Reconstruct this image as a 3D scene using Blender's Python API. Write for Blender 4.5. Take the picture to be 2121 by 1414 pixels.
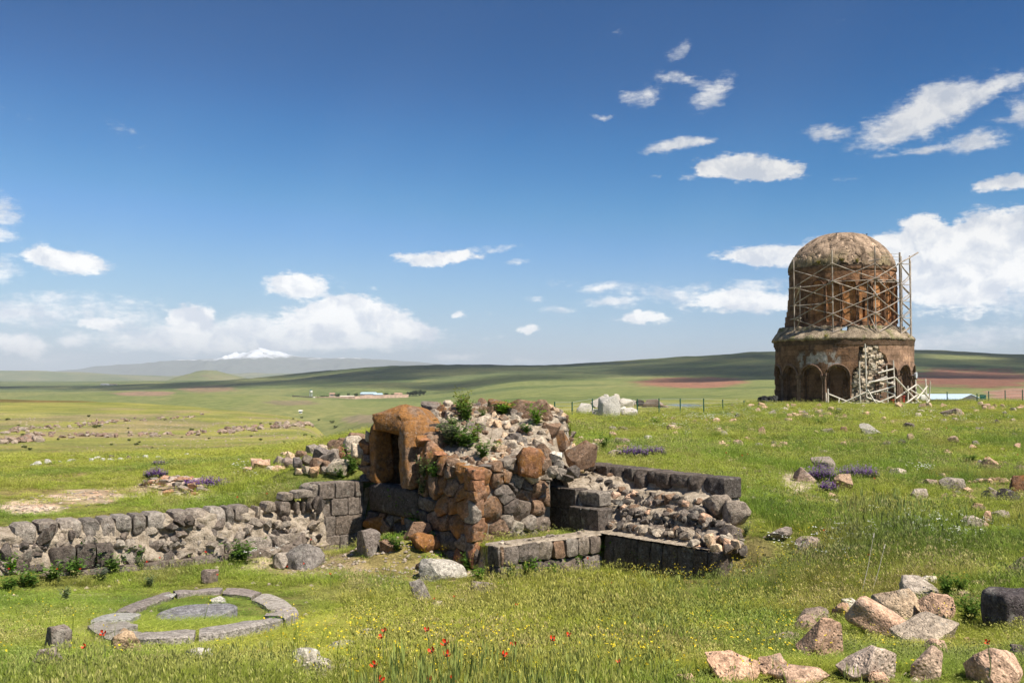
import bpy, bmesh, math, random
import numpy as np
from mathutils import Vector, Matrix, Euler

R = math.radians
scene = bpy.context.scene
COL = scene.collection
for o in list(bpy.data.objects):
    bpy.data.objects.remove(o)

# ------------------------------------------------------------------ camera
F = 2121.0            # focal length measured on a 2121 px wide frame (36 mm lens)
HORIZON = 786.0       # row of the level horizon in the photograph
EYE = 3.0
PITCH = math.atan((HORIZON - 707.0) / F)
cam_data = bpy.data.cameras.new('camera')
cam_data.lens = 36.0
cam_data.sensor_width = 36.0
cam_data.clip_start = 0.1
cam_data.clip_end = 60000.0
cam = bpy.data.objects.new('camera', cam_data)
cam.location = (0, 0, EYE)
cam.rotation_euler = (math.pi / 2 + PITCH, 0, 0)
COL.objects.link(cam)
scene.camera = cam

# ------------------------------------------------------------------ sun and sky
SUN_AZ, SUN_EL = R(129.0), R(55.0)      # clockwise from the viewing direction
SUN = Vector((math.sin(SUN_AZ) * math.cos(SUN_EL), math.cos(SUN_AZ) * math.cos(SUN_EL), math.sin(SUN_EL)))
sun_data = bpy.data.lights.new('sun', 'SUN')
sun_data.energy = 4.6
sun_data.angle = R(0.53)
sun_data.color = (1.0, 0.94, 0.83)
sun = bpy.data.objects.new('sun', sun_data)
sun.rotation_euler = SUN.to_track_quat('Z', 'Y').to_euler()
sun.location = (60, -40, 120)
COL.objects.link(sun)

scene.view_settings.view_transform = 'Standard'
scene.view_settings.look = 'None'
scene.view_settings.gamma = 1.0
scene.view_settings.use_curve_mapping = False
scene.view_settings.exposure = 0.72
scene.cycles.max_bounces = 6
scene.cycles.diffuse_bounces = 3
scene.cycles.glossy_bounces = 2
scene.cycles.transmission_bounces = 3
scene.cycles.transparent_max_bounces = 32
scene.cycles.volume_bounces = 0
scene.cycles.use_denoising = True
scene.cycles.use_adaptive_sampling = True
scene.cycles.adaptive_threshold = 0.015


def nn(nt, typ, **kw):
    n = nt.nodes.new(typ)
    for k, v in kw.items():
        if k.startswith('i_'):
            key = k[2:]
            n.inputs[int(key) if key.isdigit() else key].default_value = v
        else:
            setattr(n, k, v)
    return n


def mathn(nt, op, a=None, b=None, c=None, clamp=False):
    n = nt.nodes.new('ShaderNodeMath')
    n.operation = op
    n.use_clamp = clamp
    for i, v in enumerate((a, b, c)):
        if v is None:
            continue
        if isinstance(v, (int, float)):
            n.inputs[i].default_value = v
        else:
            nt.links.new(v, n.inputs[i])
    return n.outputs[0]


def mixc(nt, fac, a, b, blend='MIX'):
    n = nt.nodes.new('ShaderNodeMix')
    n.data_type = 'RGBA'
    n.blend_type = blend
    for sock, v in ((n.inputs[0], fac), (n.inputs[6], a), (n.inputs[7], b)):
        if isinstance(v, (int, float)):
            sock.default_value = v
        elif isinstance(v, tuple):
            sock.default_value = v if len(v) == 4 else v + (1.0,)
        else:
            nt.links.new(v, sock)
    return n.outputs[2]


def maprange(nt, v, a, b, c=0.0, d=1.0, smooth=True):
    n = nt.nodes.new('ShaderNodeMapRange')
    n.interpolation_type = 'SMOOTHSTEP' if smooth else 'LINEAR'
    for i, x in enumerate((v, a, b, c, d)):
        if isinstance(x, (int, float)):
            n.inputs[i].default_value = x
        else:
            nt.links.new(x, n.inputs[i])
    return n.outputs[0]


def noise(nt, vec, scale, detail=4.0, rough=0.55, dims='3D', dist=0.0, out='Fac'):
    n = nt.nodes.new('ShaderNodeTexNoise')
    n.noise_dimensions = dims
    n.inputs['Scale'].default_value = scale
    n.inputs['Detail'].default_value = detail
    n.inputs['Roughness'].default_value = rough
    n.inputs['Distortion'].default_value = dist
    if vec is not None:
        nt.links.new(vec, n.inputs['Vector'])
    return n.outputs[out]


def ray(u, v):
    cx, cz = (u - 1060.5) / F, (707.0 - v) / F
    return Vector((cx, math.cos(PITCH) - math.sin(PITCH) * cz, math.sin(PITCH) + math.cos(PITCH) * cz))


def P(u, v, Y):
    """The point of the place at forward distance Y seen at photo pixel (u, v)."""
    d = ray(u, v)
    k = Y / d.y
    return Vector((d.x * k, Y, EYE + d.z * k))


SKY_STRENGTH = 0.05

# clouds of the sky, measured in the photograph: u, v, half width, half height, density, tilt(deg), softness
CLOUDS = [
    (135, 540, 95, 30, 1.0, 4, 0), (95, 532, 50, 18, .7, 0, 0),
    (610, 590, 72, 34, 1.1, 0, 0), (700, 585, 45, 16, .35, 20, 1), (770, 595, 18, 9, .5, 0, 1),
    (700, 655, 70, 48, 1.2, 0, 0), (760, 650, 120, 42, 1.1, 8, 0), (860, 690, 80, 26, .9, 5, 0), (640, 670, 110, 44, 1.0, 0, 0),
    (400, 665, 62, 40, 1.1, 0, 0), (520, 695, 240, 46, .9, -3, 1), (300, 690, 190, 40, .6, 0, 1), (170, 640, 220, 34, .6, -2, 1),
    (740, 705, 220, 22, .8, 2, 1), (480, 715, 300, 22, .7, 0, 1), (90, 615, 50, 16, .6, 0, 1), (200, 668, 60, 20, .8, 0, 0),
    (40, 712, 65, 28, 1.0, 0, 0), (0, 650, 110, 40, .6, 0, 1), (150, 705, 40, 18, .6, 0, 1), (90, 745, 150, 16, .5, 0, 1),
    (0, 440, 36, 46, .8, 0, 1), (5, 492, 36, 16, .8, 0, 1), (0, 565, 42, 28, .8, 0, 1), (15, 530, 40, 18, .5, 0, 1),
    (900, 533, 110, 19, 1.0, -4, 0), (1015, 515, 80, 10, .55, -3, 1), (1070, 540, 40, 9, .5, 0, 1),
    (1335, 660, 68, 17, 1.0, 2, 0), (1275, 625, 80, 17, .8, 0, 1), (1240, 595, 55, 13, .7, -5, 1), (1420, 612, 190, 22, .7, 5, 1),
    (1540, 620, 160, 34, .95, 2, 0), (1570, 590, 90, 18, .8, 0, 1), (1160, 585, 46, 12, .5, 0, 1), (1110, 619, 36, 10, .6, 0, 1), (1155, 640, 46, 11, .7, 0, 1),
    (1600, 530, 130, 26, 1.0, 2, 0), (1700, 520, 60, 30, 1.0, 0, 0), (1450, 590, 40, 10, .5, 0, 1),
    (1985, 560, 210, 95, 1.2, 0, 0), (2075, 490, 110, 66, 1.2, 0, 0), (1910, 470, 38, 30, 1.1, 0, 0), (1900, 600, 120, 60, .9, 0, 1), (2080, 610, 120, 46, .9, 0, 1),
    (1860, 520, 80, 40, 1.0, 0, 0), (2030, 700, 180, 34, .7, 0, 1), (1900, 715, 60, 20, .6, 0, 1),
    (1545, 348, 112, 33, 1.0, 6, 0), (1465, 354, 38, 17, .9, 0, 0), (1420, 370, 30, 9, .5, 0, 1), (1610, 352, 52, 22, .8, 0, 0), (1745, 368, 60, 8, .25, 0, 1), (1360, 365, 18, 7, .3, 0, 1),
    (1395, 302, 78, 15, .9, -6, 0), (1460, 294, 40, 8, .5, -6, 1), (1708, 278, 52, 18, .9, 0, 0),
    (1475, 195, 60, 34, .75, -30, 1), (1410, 165, 50, 18, .65, 15, 1), (1340, 200, 44, 26, .6, -20, 1), (1300, 200, 18, 14, .45, 0, 1), (1250, 240, 28, 7, .5, 0, 1),
    (1405, 102, 32, 22, .55, -30, 1), (1280, 62, 26, 12, .25, 0, 1), (1745, 42, 16, 9, .25, 0, 1),
    (1880, 255, 120, 46, .95, -18, 0), (1960, 215, 110, 40, .85, -20, 0), (2085, 175, 70, 22, .75, -20, 1), (2015, 296, 76, 22, .95, -4, 0), (1915, 312, 40, 10, .6, 0, 1),
    (2125, 232, 30, 36, .95, 0, 0), (2080, 250, 30, 8, .5, 0, 1), (2100, 376, 80, 17, .9, -6, 0), (1940, 190, 40, 20, .7, 0, 1),
    (1097, 683, 28, 15, .9, 0, 0), (945, 653, 20, 11, .8, 0, 0), (1010, 648, 18, 7, .3, 0, 1), (955, 738, 70, 12, .7, 0, 1), (1095, 745, 70, 12, .6, 0, 1), (1020, 703, 30, 7, .35, 0, 1), (1200, 750, 80, 9, .4, 0, 1),
    (240, 262, 46, 14, .25, 10, 1), (30, 236, 40, 9, .22, 8, 1), (290, 298, 22, 7, .2, 0, 1), (660, 690, 300, 40, .5, 0, 1),
]

# the high, thin ones are all wispy
CLOUD_LIST = [((c[0], c[1], c[2] * 1.04, c[3] * 1.05, c[4] * 1.12, c[5], 1) if c[1] < 330 else c) for c in CLOUDS]
CLOUD_LIST.sort(key=lambda c: c[6])

world = bpy.data.worlds.new('World')
scene.world = world
world.use_nodes = True
wt = world.node_tree
wt.nodes.clear()
w_out = nn(wt, 'ShaderNodeOutputWorld')
sky = nn(wt, 'ShaderNodeTexSky', sky_type='NISHITA', sun_disc=False, sun_elevation=SUN_EL, sun_rotation=SUN_AZ,
         altitude=1400.0, air_density=1.0, dust_density=0.35, ozone_density=2.2)
geo = nn(wt, 'ShaderNodeTexCoord')
sep = nn(wt, 'ShaderNodeSeparateXYZ')
wt.links.new(geo.outputs['Generated'], sep.inputs[0])
az = mathn(wt, 'ARCTAN2', sep.outputs[0], sep.outputs[1])
el = mathn(wt, 'ARCSINE', sep.outputs[2])
pol = nn(wt, 'ShaderNodeCombineXYZ')
wt.links.new(az, pol.inputs[0]); wt.links.new(el, pol.inputs[1])
# ragged cloud edges: the direction is stirred before the cloud shapes are looked up
strx = noise(wt, pol.outputs[0], 26.0, 5.0, 0.62, out='Color')
off = nn(wt, 'ShaderNodeVectorMath', operation='MULTIPLY_ADD')
wt.links.new(strx, off.inputs[0])
off.inputs[1].default_value = (0.036, 0.016, 0)
off.inputs[2].default_value = (-0.018, -0.008, 0)
wpos = nn(wt, 'ShaderNodeVectorMath', operation='ADD')
wt.links.new(pol.outputs[0], wpos.inputs[0]); wt.links.new(off.outputs[0], wpos.inputs[1])
# fields of the same fair-weather cloud go on round the rest of the sky
stretch = nn(wt, 'ShaderNodeMapping')
stretch.inputs['Scale'].default_value = (1.0, 2.4, 1)
wt.links.new(pol.outputs[0], stretch.inputs[0])
rest = noise(wt, stretch.outputs[0], 3.2, 5.0, 0.6)
outside = maprange(wt, mathn(wt, 'ABSOLUTE', az), R(29), R(40))
rest = mathn(wt, 'MULTIPLY', maprange(wt, rest, 0.56, 0.72), mathn(wt, 'MULTIPLY', outside, maprange(wt, el, R(55), R(20))))
rest = mathn(wt, 'MULTIPLY', rest, maprange(wt, el, R(-0.5), R(1.5)))
# polariser-deep blue of the upper sky
sc0 = nn(wt, 'ShaderNodeVectorMath', operation='SCALE'); sc0.inputs['Scale'].default_value = 1 / 12
wt.links.new(sky.outputs[0], sc0.inputs[0])
skyc = nn(wt, 'ShaderNodeRGBCurve')
for ci, pts in enumerate((((.10, .008), (.1625, .06), (.22, .145), (.35, .36), (.51, .55)), ((.171, .092), (.2625, .25), (.342, .40), (.608, .74)), ((.3075, .30), (.425, .575), (.49, .72), (.575, .88)))):
    cu = skyc.mapping.curves[ci]
    cu.points[1].location = (1.0, .92)
    for q in pts:
        cu.points.new(*q)
skyc.mapping.update()
wt.links.new(sc0.outputs[0], skyc.inputs['Color'])
sc1 = nn(wt, 'ShaderNodeVectorMath', operation='SCALE'); sc1.inputs['Scale'].default_value = 12.0
wt.links.new(skyc.outputs[0], sc1.inputs[0])
sky_tint = sc1.outputs[0]
CLOUD_DARK, CLOUD_LIT = (7.9, 8.4, 9.3), (11.9, 11.8, 11.6)


def background(color):
    g = nn(wt, 'ShaderNodeBackground')
    g.inputs['Strength'].default_value = SKY_STRENGTH
    wt.links.new(color, g.inputs['Color'])
    return g.outputs[0]


bg_rest = background(mixc(wt, rest, sky_tint, tuple((a + b) / 2 for a, b in zip(CLOUD_DARK, CLOUD_LIT))))
fine = noise(wt, stretch.outputs[0], 34.0, 9.0, 0.68)
fine_n = mathn(wt, 'SUBTRACT', fine, 0.5)
fine_n = mathn(wt, 'MULTIPLY_ADD', mathn(wt, 'SUBTRACT', noise(wt, stretch.outputs[0], 120.0, 5.0, 0.62), 0.5), 0.55, fine_n)
# cloud brightness: bright upper edges, greyer hollows
shade = noise(wt, wpos.outputs[0], 30.0, 4.0, 0.6)
up = nn(wt, 'ShaderNodeVectorMath', operation='ADD')
wt.links.new(wpos.outputs[0], up.inputs[0]); up.inputs[1].default_value = (0.004, 0.012, 0)
shade2 = noise(wt, up.outputs[0], 30.0, 4.0, 0.6)
lit = mathn(wt, 'MULTIPLY_ADD', mathn(wt, 'SUBTRACT', shade, shade2), 4.6, 0.66, clamp=True)
c_col = mixc(wt, lit, CLOUD_DARK, CLOUD_LIT)
c_gain = nn(wt, 'ShaderNodeVectorMath', operation='SCALE')
wt.links.new(c_col, c_gain.inputs[0]); wt.links.new(maprange(wt, el, R(1), R(13), 1.42, .95), c_gain.inputs['Scale'])
c_col = c_gain.outputs[0]


def sector(a0, a1):
    """The measured clouds that reach into one sector of the sky."""
    tot = {0: None, 1: None}
    prev = None
    for (u, v, hw, hh, dens, tilt, soft) in CLOUD_LIST:
        d = ray(u, v).normalized()
        ca, reach = math.atan2(d.x, d.y), max(hw, hh) * 1.3 / F + 0.03
        if ca + reach < a0 or ca - reach > a1:
            continue
        m = nn(wt, 'ShaderNodeMapping', vector_type='TEXTURE')
        m.inputs['Location'].default_value = (ca, math.asin(d.z), 0)
        m.inputs['Rotation'].default_value = (0, 0, R(-tilt))
        m.inputs['Scale'].default_value = (hw * 1.25 / F, hh * 1.25 / F, 1)
        if prev is None:
            wt.links.new(wpos.outputs[0], m.inputs[0])
        else:       # tied to the one before, so that the shader works the clouds out one after another
            tie = nn(wt, 'ShaderNodeVectorMath', operation='MULTIPLY_ADD')
            wt.links.new(prev, tie.inputs[0]); tie.inputs[1].default_value = (1e-9, 1e-9, 0)
            wt.links.new(wpos.outputs[0], tie.inputs[2])
            wt.links.new(tie.outputs[0], m.inputs[0])
        ln = nn(wt, 'ShaderNodeVectorMath', operation='LENGTH')
        wt.links.new(m.outputs[0], ln.inputs[0])
        val = maprange(wt, ln.outputs['Value'], 1.0, 0.0, 0.0, dens)
        tot[soft] = val if tot[soft] is None else mathn(wt, 'ADD', tot[soft], val)
        prev = tot[soft]
    if tot[0] is None: tot[0] = tot[1]
    dh = mathn(wt, 'MULTIPLY_ADD', fine_n, 1.9, mathn(wt, 'MULTIPLY', tot[0], 1.4))
    dh = mathn(wt, 'MULTIPLY', maprange(wt, dh, 0.2, 0.85), maprange(wt, tot[0], 0.02, 0.16, 0.0, 0.97))
    ds = mathn(wt, 'MULTIPLY_ADD', fine_n, 1.9, mathn(wt, 'MULTIPLY', tot[1], 1.1))
    ds = mathn(wt, 'MULTIPLY', maprange(wt, ds, 0.10, 1.15), maprange(wt, tot[1], 0.02, 0.16, 0.0, 0.88))
    da = mathn(wt, 'MULTIPLY', mathn(wt, 'MAXIMUM', dh, ds), maprange(wt, el, R(-0.5), R(1.5)))
    return background(mixc(wt, mathn(wt, 'MAXIMUM', da, rest), sky_tint, c_col))


edges = [-0.66, -0.30, -0.16, 0.0, 0.14, 0.30, 0.66]
shader = sector(edges[0], edges[1])
for a0, a1 in zip(edges[1:-1], edges[2:]):
    mx = nn(wt, 'ShaderNodeMixShader')
    wt.links.new(mathn(wt, 'GREATER_THAN', az, a0), mx.inputs[0])
    wt.links.new(shader, mx.inputs[1]); wt.links.new(sector(a0, a1), mx.inputs[2])
    shader = mx.outputs[0]
inside = mathn(wt, 'MULTIPLY', mathn(wt, 'LESS_THAN', mathn(wt, 'ABSOLUTE', az), 0.66),
               mathn(wt, 'MULTIPLY', mathn(wt, 'LESS_THAN', el, 0.60), mathn(wt, 'GREATER_THAN', el, -0.02)))
mx = nn(wt, 'ShaderNodeMixShader')
wt.links.new(inside, mx.inputs[0]); wt.links.new(bg_rest, mx.inputs[1]); wt.links.new(shader, mx.inputs[2])
wt.links.new(mx.outputs[0], w_out.inputs['Surface'])

# ------------------------------------------------------------------ terrain
rng = np.random.default_rng(11)
random.seed(11)
_perm = np.random.default_rng(5).random((256, 256))


def vnoise(x, y):
    x = np.asarray(x, float); y = np.asarray(y, float)
    xi = np.floor(x).astype(int); yi = np.floor(y).astype(int)
    fx = x - xi; fy = y - yi
    fx = fx * fx * (3 - 2 * fx); fy = fy * fy * (3 - 2 * fy)
    a = _perm[xi & 255, yi & 255]; b = _perm[(xi + 1) & 255, yi & 255]
    c = _perm[xi & 255, (yi + 1) & 255]; d = _perm[(xi + 1) & 255, (yi + 1) & 255]
    return (a + (b - a) * fx) * (1 - fy) + (c + (d - c) * fx) * fy - 0.5


def fbm(x, y, oct=4, gain=0.5):
    s = 0.0; a = 1.0
    for i in range(oct):
        s = s + a * vnoise(x * 2 ** i + 17.3 * i, y * 2 ** i - 9.1 * i); a *= gain
    return s


def sstep(a, b, x):
    t = np.clip((np.asarray(x, float) - a) / (b - a), 0, 1)
    return t * t * (3 - 2 * t)


# profiles of the land along sight columns: (distance, row) or (distance, None, height relative to the eye)
H = None
COLUMNS = {
    -500: [(17, 1085), (18.5, 1065), (22, 1022), (29, 982), (38, 957), (60, 942), (90, 917), (115, 892), (160, 850), (250, 826), (300, H, -8), (450, H, -35), (800, H, -35), (1500, 812), (2500, 803), (4500, 790), (24000, H, -12)],
    0: [(17, 1080), (18.5, 1060), (22, 1020), (29, 980), (38, 955), (60, 940), (90, 915), (115, 890), (160, 850), (250, 827), (300, H, -8), (450, H, -35), (800, H, -35), (1500, 812), (2500, 803), (4500, 790), (24000, H, -12)],
    200: [(16.5, 1085), (17.5, 1071), (20.5, 1035), (25, 1000), (32, 970), (40, 952), (60, 940), (100, 910), (130, 880), (170, 850), (240, 832), (300, H, -8), (450, H, -35), (700, H, -35), (1200, 815), (2500, 800), (4500, 790), (24000, H, -12)],
    400: [(18, 1052), (19, 1043), (23, 1000), (29, 970), (37, 950), (45, 940), (70, 932), (110, 905), (140, 880), (180, 850), (230, 838), (300, H, -12), (420, H, -38), (600, H, -35), (900, 820), (1500, 808), (2500, 794), (4500, 788), (24000, H, -12)],
    600: [(20, 1005), (21, 988), (26, 960), (38, 935), (55, 925), (90, 915), (120, 893), (160, 872), (200, 858), (260, H, -14), (380, H, -42), (500, H, -38), (700, 842), (1000, 828), (1300, 820), (1700, 800), (2600, 776), (3500, H, -5), (24000, H, -12)],
    690: [(20, 995), (24, 965), (38, 915), (55, 908), (90, 905), (120, 890), (160, 878), (190, 872), (230, H, -14), (380, H, -42), (500, H, -34), (700, 846), (1000, 831), (1300, 821), (1700, 798), (2500, 764), (3300, H, 5), (24000, H, -12)],
    760: [(20, 990), (24, 950), (40, 886), (60, H, -4), (150, H, -25), (300, H, -35), (400, 878), (700, 850), (1000, 833), (1250, 823), (1700, 795), (2400, 757), (3200, H, 10), (24000, H, -12)],
    900: [(20, H, -1.9), (24, H, -1.9), (40, H, -2.0), (60, H, -5), (150, H, -20), (300, 860), (500, 848), (900, 832), (1300, 822), (1700, 795), (2500, 750), (3300, H, 20), (24000, H, -12)],
    1060: [(20, H, -1.8), (24, 950), (36, 897), (55, 868), (72, 856), (90, H, -4), (200, H, -8), (300, 838), (700, 814), (1100, 798), (1800, 773), (2500, 757), (3300, H, 15), (24000, H, -12)],
    1250: [(19, H, -1.7), (22, 962), (27, 935), (38, 905), (58, 875), (78, 857), (95, H, -4.4), (200, H, -8), (300, 835), (700, 813), (1100, 797), (1800, 770), (2500, 749), (3300, H, 20), (24000, H, -12)],
    1450: [(17, H, -2.0), (20, 985), (27, 940), (40, 900), (60, 871), (85, 852), (105, 840), (125, H, -3.8), (200, H, -6.5), (300, 830), (800, 806), (1200, 790), (1900, 760), (2600, 736), (3400, H, 30), (24000, H, -12)],
    1600: [(16, H, -2.35), (20, 1020), (25, 985), (40, 914), (60, 875), (85, 850), (108, 834), (125, H, -2.9), (200, H, -5), (500, 813), (1000, 795), (1900, 755), (2600, 726), (3400, H, 40), (24000, H, -12)],
    1750: [(16, H, -2.4), (24, 1000), (40, 915), (60, 873), (85, 849), (108, 834), (130, H, -2.9), (200, H, -5), (500, 812), (1000, 795), (1900, 752), (2600, 722), (3400, H, 40), (24000, H, -12)],
    1900: [(16, H, -2.4), (24, 998), (40, 912), (60, 870), (85, 848), (108, 834), (130, H, -2.9), (200, H, -5), (500, 812), (1000, 795), (1900, 753), (2600, 723), (3400, H, 40), (24000, H, -12)],
    2121: [(12, H, -2.3), (16, 1085), (24, 995), (40, 908), (60, 866), (85, 845), (104, 832), (130, H, -3), (200, H, -5), (500, 812), (1000, 796), (1900, 757), (2600, 730), (3400, H, 30), (24000, H, -12)],
    2700: [(12, H, -2.3), (16, 1085), (24, 995), (40, 908), (60, 866), (85, 845), (104, 832), (130, H, -3), (200, H, -5), (500, 812), (1000, 796), (1900, 757), (2600, 735), (3400, H, 30), (24000, H, -12)],
}
LY0, LY1, NLY = math.log(10.0), math.log(26000.0), 900
NS, S0, S1 = 320, -0.74, 0.78
_ly = np.linspace(LY0, LY1, NLY)
_sg = np.linspace(S0, S1, NS)
_us = sorted(COLUMNS)
_tab = []
for u in _us:
    ys, vs = [], []
    for e in COLUMNS[u]:
        vr = e[1] if len(e) == 2 else HORIZON - e[2] / e[0] * F
        ys.append(math.log(e[0])); vs.append(vr)
    vv = np.interp(_ly, ys, vs)
    # before the first waypoint keep the height, not the row
    z = -(vv - HORIZON) / F * np.exp(_ly)
    z[_ly < ys[0]] = -(vs[0] - HORIZON) / F * math.exp(ys[0])
    k = np.exp(-0.5 * (np.arange(-9, 10) / 3.2) ** 2); k /= k.sum()
    _tab.append(np.convolve(np.pad(z / np.exp(_ly), 9, mode='edge'), k, 'valid') * np.exp(_ly))
_tab = np.array(_tab)
_colS = (np.array(_us) - 1060.5) / F
ZT = np.array([np.interp(_sg, _colS, _tab[:, j]) for j in range(NLY)])      # [NLY, NS]
k = np.exp(-0.5 * (np.arange(-12, 13) / 4.0) ** 2); k /= k.sum()
ZT = np.array([np.convolve(np.pad(r, 12, mode='edge'), k, 'valid') for r in ZT])


def z_upper(s, Y):
    a = (np.log(np.maximum(Y, 10.001)) - LY0) / (LY1 - LY0) * (NLY - 1)
    b = (np.clip(s, S0, S1) - S0) / (S1 - S0) * (NS - 1)
    a = np.clip(a, 0, NLY - 1.001); b = np.clip(b, 0, NS - 1.001)
    i = a.astype(int); j = b.astype(int); fa = a - i; fb = b - j
    return (ZT[i, j] * (1 - fa) + ZT[i + 1, j] * fa) * (1 - fb) + (ZT[i, j + 1] * (1 - fa) + ZT[i + 1, j + 1] * fa) * fb


# plan of the excavated ruin: front line (edge of the dug-out side) and the line of the right-hand wall behind
E1 = Vector((0.76, 0.65)); E2 = Vector((-0.65, 0.76))
CW = Vector((-2.82, 19.4))      # inner corner where the long left wall meets the chamber
CC = Vector((-0.62, 17.0))      # front corner of the chamber
BL, BM, BR = Vector((-0.18, 16.0)), Vector((1.52, 17.3)), Vector((3.13, 15.5))
FRONT_X = np.array([-14.0, -8.15, -5.6, -2.82, -0.62, -0.40, -0.18, 1.52, 3.13, 3.7, 40])
FRONT_Y = np.array([9.0, 15.15, 17.5, 19.4, 17.0, 16.3, 16.0, 17.3, 15.5, 15.3, 15.3]) + 0.22
BACK_X = np.array([-1.5, 0.66, 1.7, 3.9, 4.8, 40]); BACK_Y = np.array([19.2, 20.4, 19.85, 17.3, 16.7, 16.7])
LOW_Y = np.array([-5, 0, 4, 6, 8, 10, 12, 15, 20])
LOW_L = np.array([-1.6, -1.6, -1.62, -1.72, -2.1, -2.45, -2.80, -3.10, -3.20])
LOW_R = np.array([-1.6, -1.6, -1.6, -1.68, -1.93, -2.1, -2.25, -2.4, -2.45])


def height(x, y):
    x = np.atleast_1d(np.asarray(x, float)); y = np.atleast_1d(np.asarray(y, float))
    r = np.hypot(x, y) + 1e-6
    Ye = np.maximum(y, 0.5 * r)
    s = x / Ye
    zu = z_upper(s, Ye)
    wl = sstep(1.9, 5.4, x - .25 * np.maximum(0, 12 - y))
    zl = np.interp(y, LOW_Y, LOW_L) * (1 - wl) + np.interp(y, LOW_Y, LOW_R) * wl
    # far outside and behind the camera the ground just carries on
    fy = np.interp(x, FRONT_X, FRONT_Y)
    zl = zl + .15 * (1 - sstep(-4.2, -2.4, x)) * sstep(-1.7, -.7, y - fy)
    t1 = sstep(-0.12, 0.16, y - fy)
    t1r = sstep(-2.5, 3.0, y - 15.3)
    wr = sstep(3.2, 5.2, x)
    t1 = t1 * (1 - wr) + t1r * wr
    by = np.interp(x, BACK_X, BACK_Y)
    t2 = sstep(-0.2, 0.2, y - by)
    mid = sstep(-1.3, -0.9, x) * (1 - sstep(3.0, 4.2, x))
    zm = -2.66 + 0.0 * x
    zup = zu * (1 - mid) + mid * (zm * (1 - t2) + zu * t2)
    z = zl * (1 - t1) + zup * t1
    near = 1 - sstep(90, 200, r)
    # bank under the stones heaped left of the doorway
    t_ = np.clip((x + 5.1) / 2.1, 0, 1)
    z = z + (0.10 + .5 * t_) * np.exp(-((x - (-5.1 + 2.1 * t_)) / .45) ** 2 - ((y - (20.75 + .25 * t_)) / .42) ** 2)
    # grassy bank against the foot of the doorway wall
    z = z + .46 * np.exp(-((x + 1.95) / 1.0) ** 2 - ((y - 17.95) / .8) ** 2) * (1 - t1)
    z = z + near * (0.10 * fbm(x / 4.7, y / 4.7, 3) + 0.05 * fbm(x / 1.1 + 7, y / 1.1, 2))
    far = sstep(110, 260, r)
    z = z + far * 0.9 * fbm(x / 28, y / 28, 3) + sstep(500, 1500, r) * (1 - 0.5 * sstep(3000, 6000, r)) * (7.0 * fbm(x / 260 + 3, y / 260, 4) + 1.5 * fbm(x / 60 + 3, y / 60, 3))
    return z + EYE


def gz(x, y):
    return float(height(x, y)[0])


_yy = np.exp(np.linspace(math.log(3.0), math.log(4000.0), 700))


def ground(u, v, ymin=0.0, ymax=1e9):
    """Where the sight line of photo pixel (u, v) meets the ground."""
    d = ray(u, v)
    z = EYE + d.z / d.y * _yy
    g = height(d.x / d.y * _yy, _yy)
    ok = np.nonzero((z <= g) & (_yy >= ymin) & (_yy <= ymax))[0]
    Y = 300.0
    if len(ok):
        i = int(ok[0])
        fy_ = np.linspace(_yy[max(i - 1, 0)], _yy[i], 12)
        f_ok = np.nonzero(EYE + d.z / d.y * fy_ <= height(d.x / d.y * fy_, fy_))[0]
        Y = float(fy_[f_ok[0]]) if len(f_ok) else float(_yy[i])
    x = d.x / d.y * Y
    return Vector((x, Y, gz(x, Y)))


def project(x, y, z):
    zz = z - EYE
    c, s_ = math.cos(PITCH), math.sin(PITCH)
    dep = y * c + zz * s_
    up = -y * s_ + zz * c
    dep = np.maximum(dep, 0.01)
    return 1060.5 + x / dep * F, 707.0 - up / dep * F


def tag(o, label=None, cat=None, group=None, kind=None):
    if label: o['label'] = label
    if cat: o['category'] = cat
    if group: o['group'] = group
    if kind: o['kind'] = kind
    return o


def link(name, me, mat=None, parent=None, loc=None):
    o = bpy.data.objects.new(name, me)
    if mat is not None and len(me.materials) == 0:
        me.materials.append(mat)
    COL.objects.link(o)
    if loc is not None:
        o.location = loc
    if parent is not None:
        o.parent = parent
    return o


def empty(name, loc, label, cat, group=None):
    o = bpy.data.objects.new(name, None)
    o.empty_display_size = 0.3
    o.location = loc
    COL.objects.link(o)
    return tag(o, label, cat, group)


def mesh_from(name, verts, faces, smooth=False):
    me = bpy.data.meshes.new(name)
    me.from_pydata([tuple(v) for v in verts], [], faces)
    me.update()
    if smooth:
        me.polygons.foreach_set('use_smooth', [True] * len(me.polygons))
    return me


def grid_mesh(name, X, Y, Z, wrap=False, smooth=True):
    n, m = X.shape
    me = bpy.data.meshes.new(name)
    co = np.stack([X, Y, Z], -1).reshape(-1, 3)
    i, j = np.meshgrid(np.arange(n - 1), np.arange(m if wrap else m - 1), indexing='ij')
    j2 = (j + 1) % m
    q = np.stack([i * m + j, i * m + j2, (i + 1) * m + j2, (i + 1) * m + j], -1).reshape(-1, 4)
    me.vertices.add(len(co)); me.vertices.foreach_set('co', co.astype(np.float32).ravel())
    me.loops.add(q.size); me.loops.foreach_set('vertex_index', q.astype(np.int32).ravel())
    me.polygons.add(len(q)); me.polygons.foreach_set('loop_start', np.arange(0, q.size, 4, dtype=np.int32))
    me.polygons.foreach_set('use_smooth', np.full(len(q), smooth))
    me.update(calc_edges=True)
    me.validate()
    return me


def point_color(me, name, rgb):
    a = me.attributes.new(name, 'FLOAT_COLOR', 'POINT')
    c = np.ones((len(me.vertices), 4), np.float32); c[:, :rgb.shape[1]] = rgb
    a.data.foreach_set('color', c.ravel())


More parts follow.
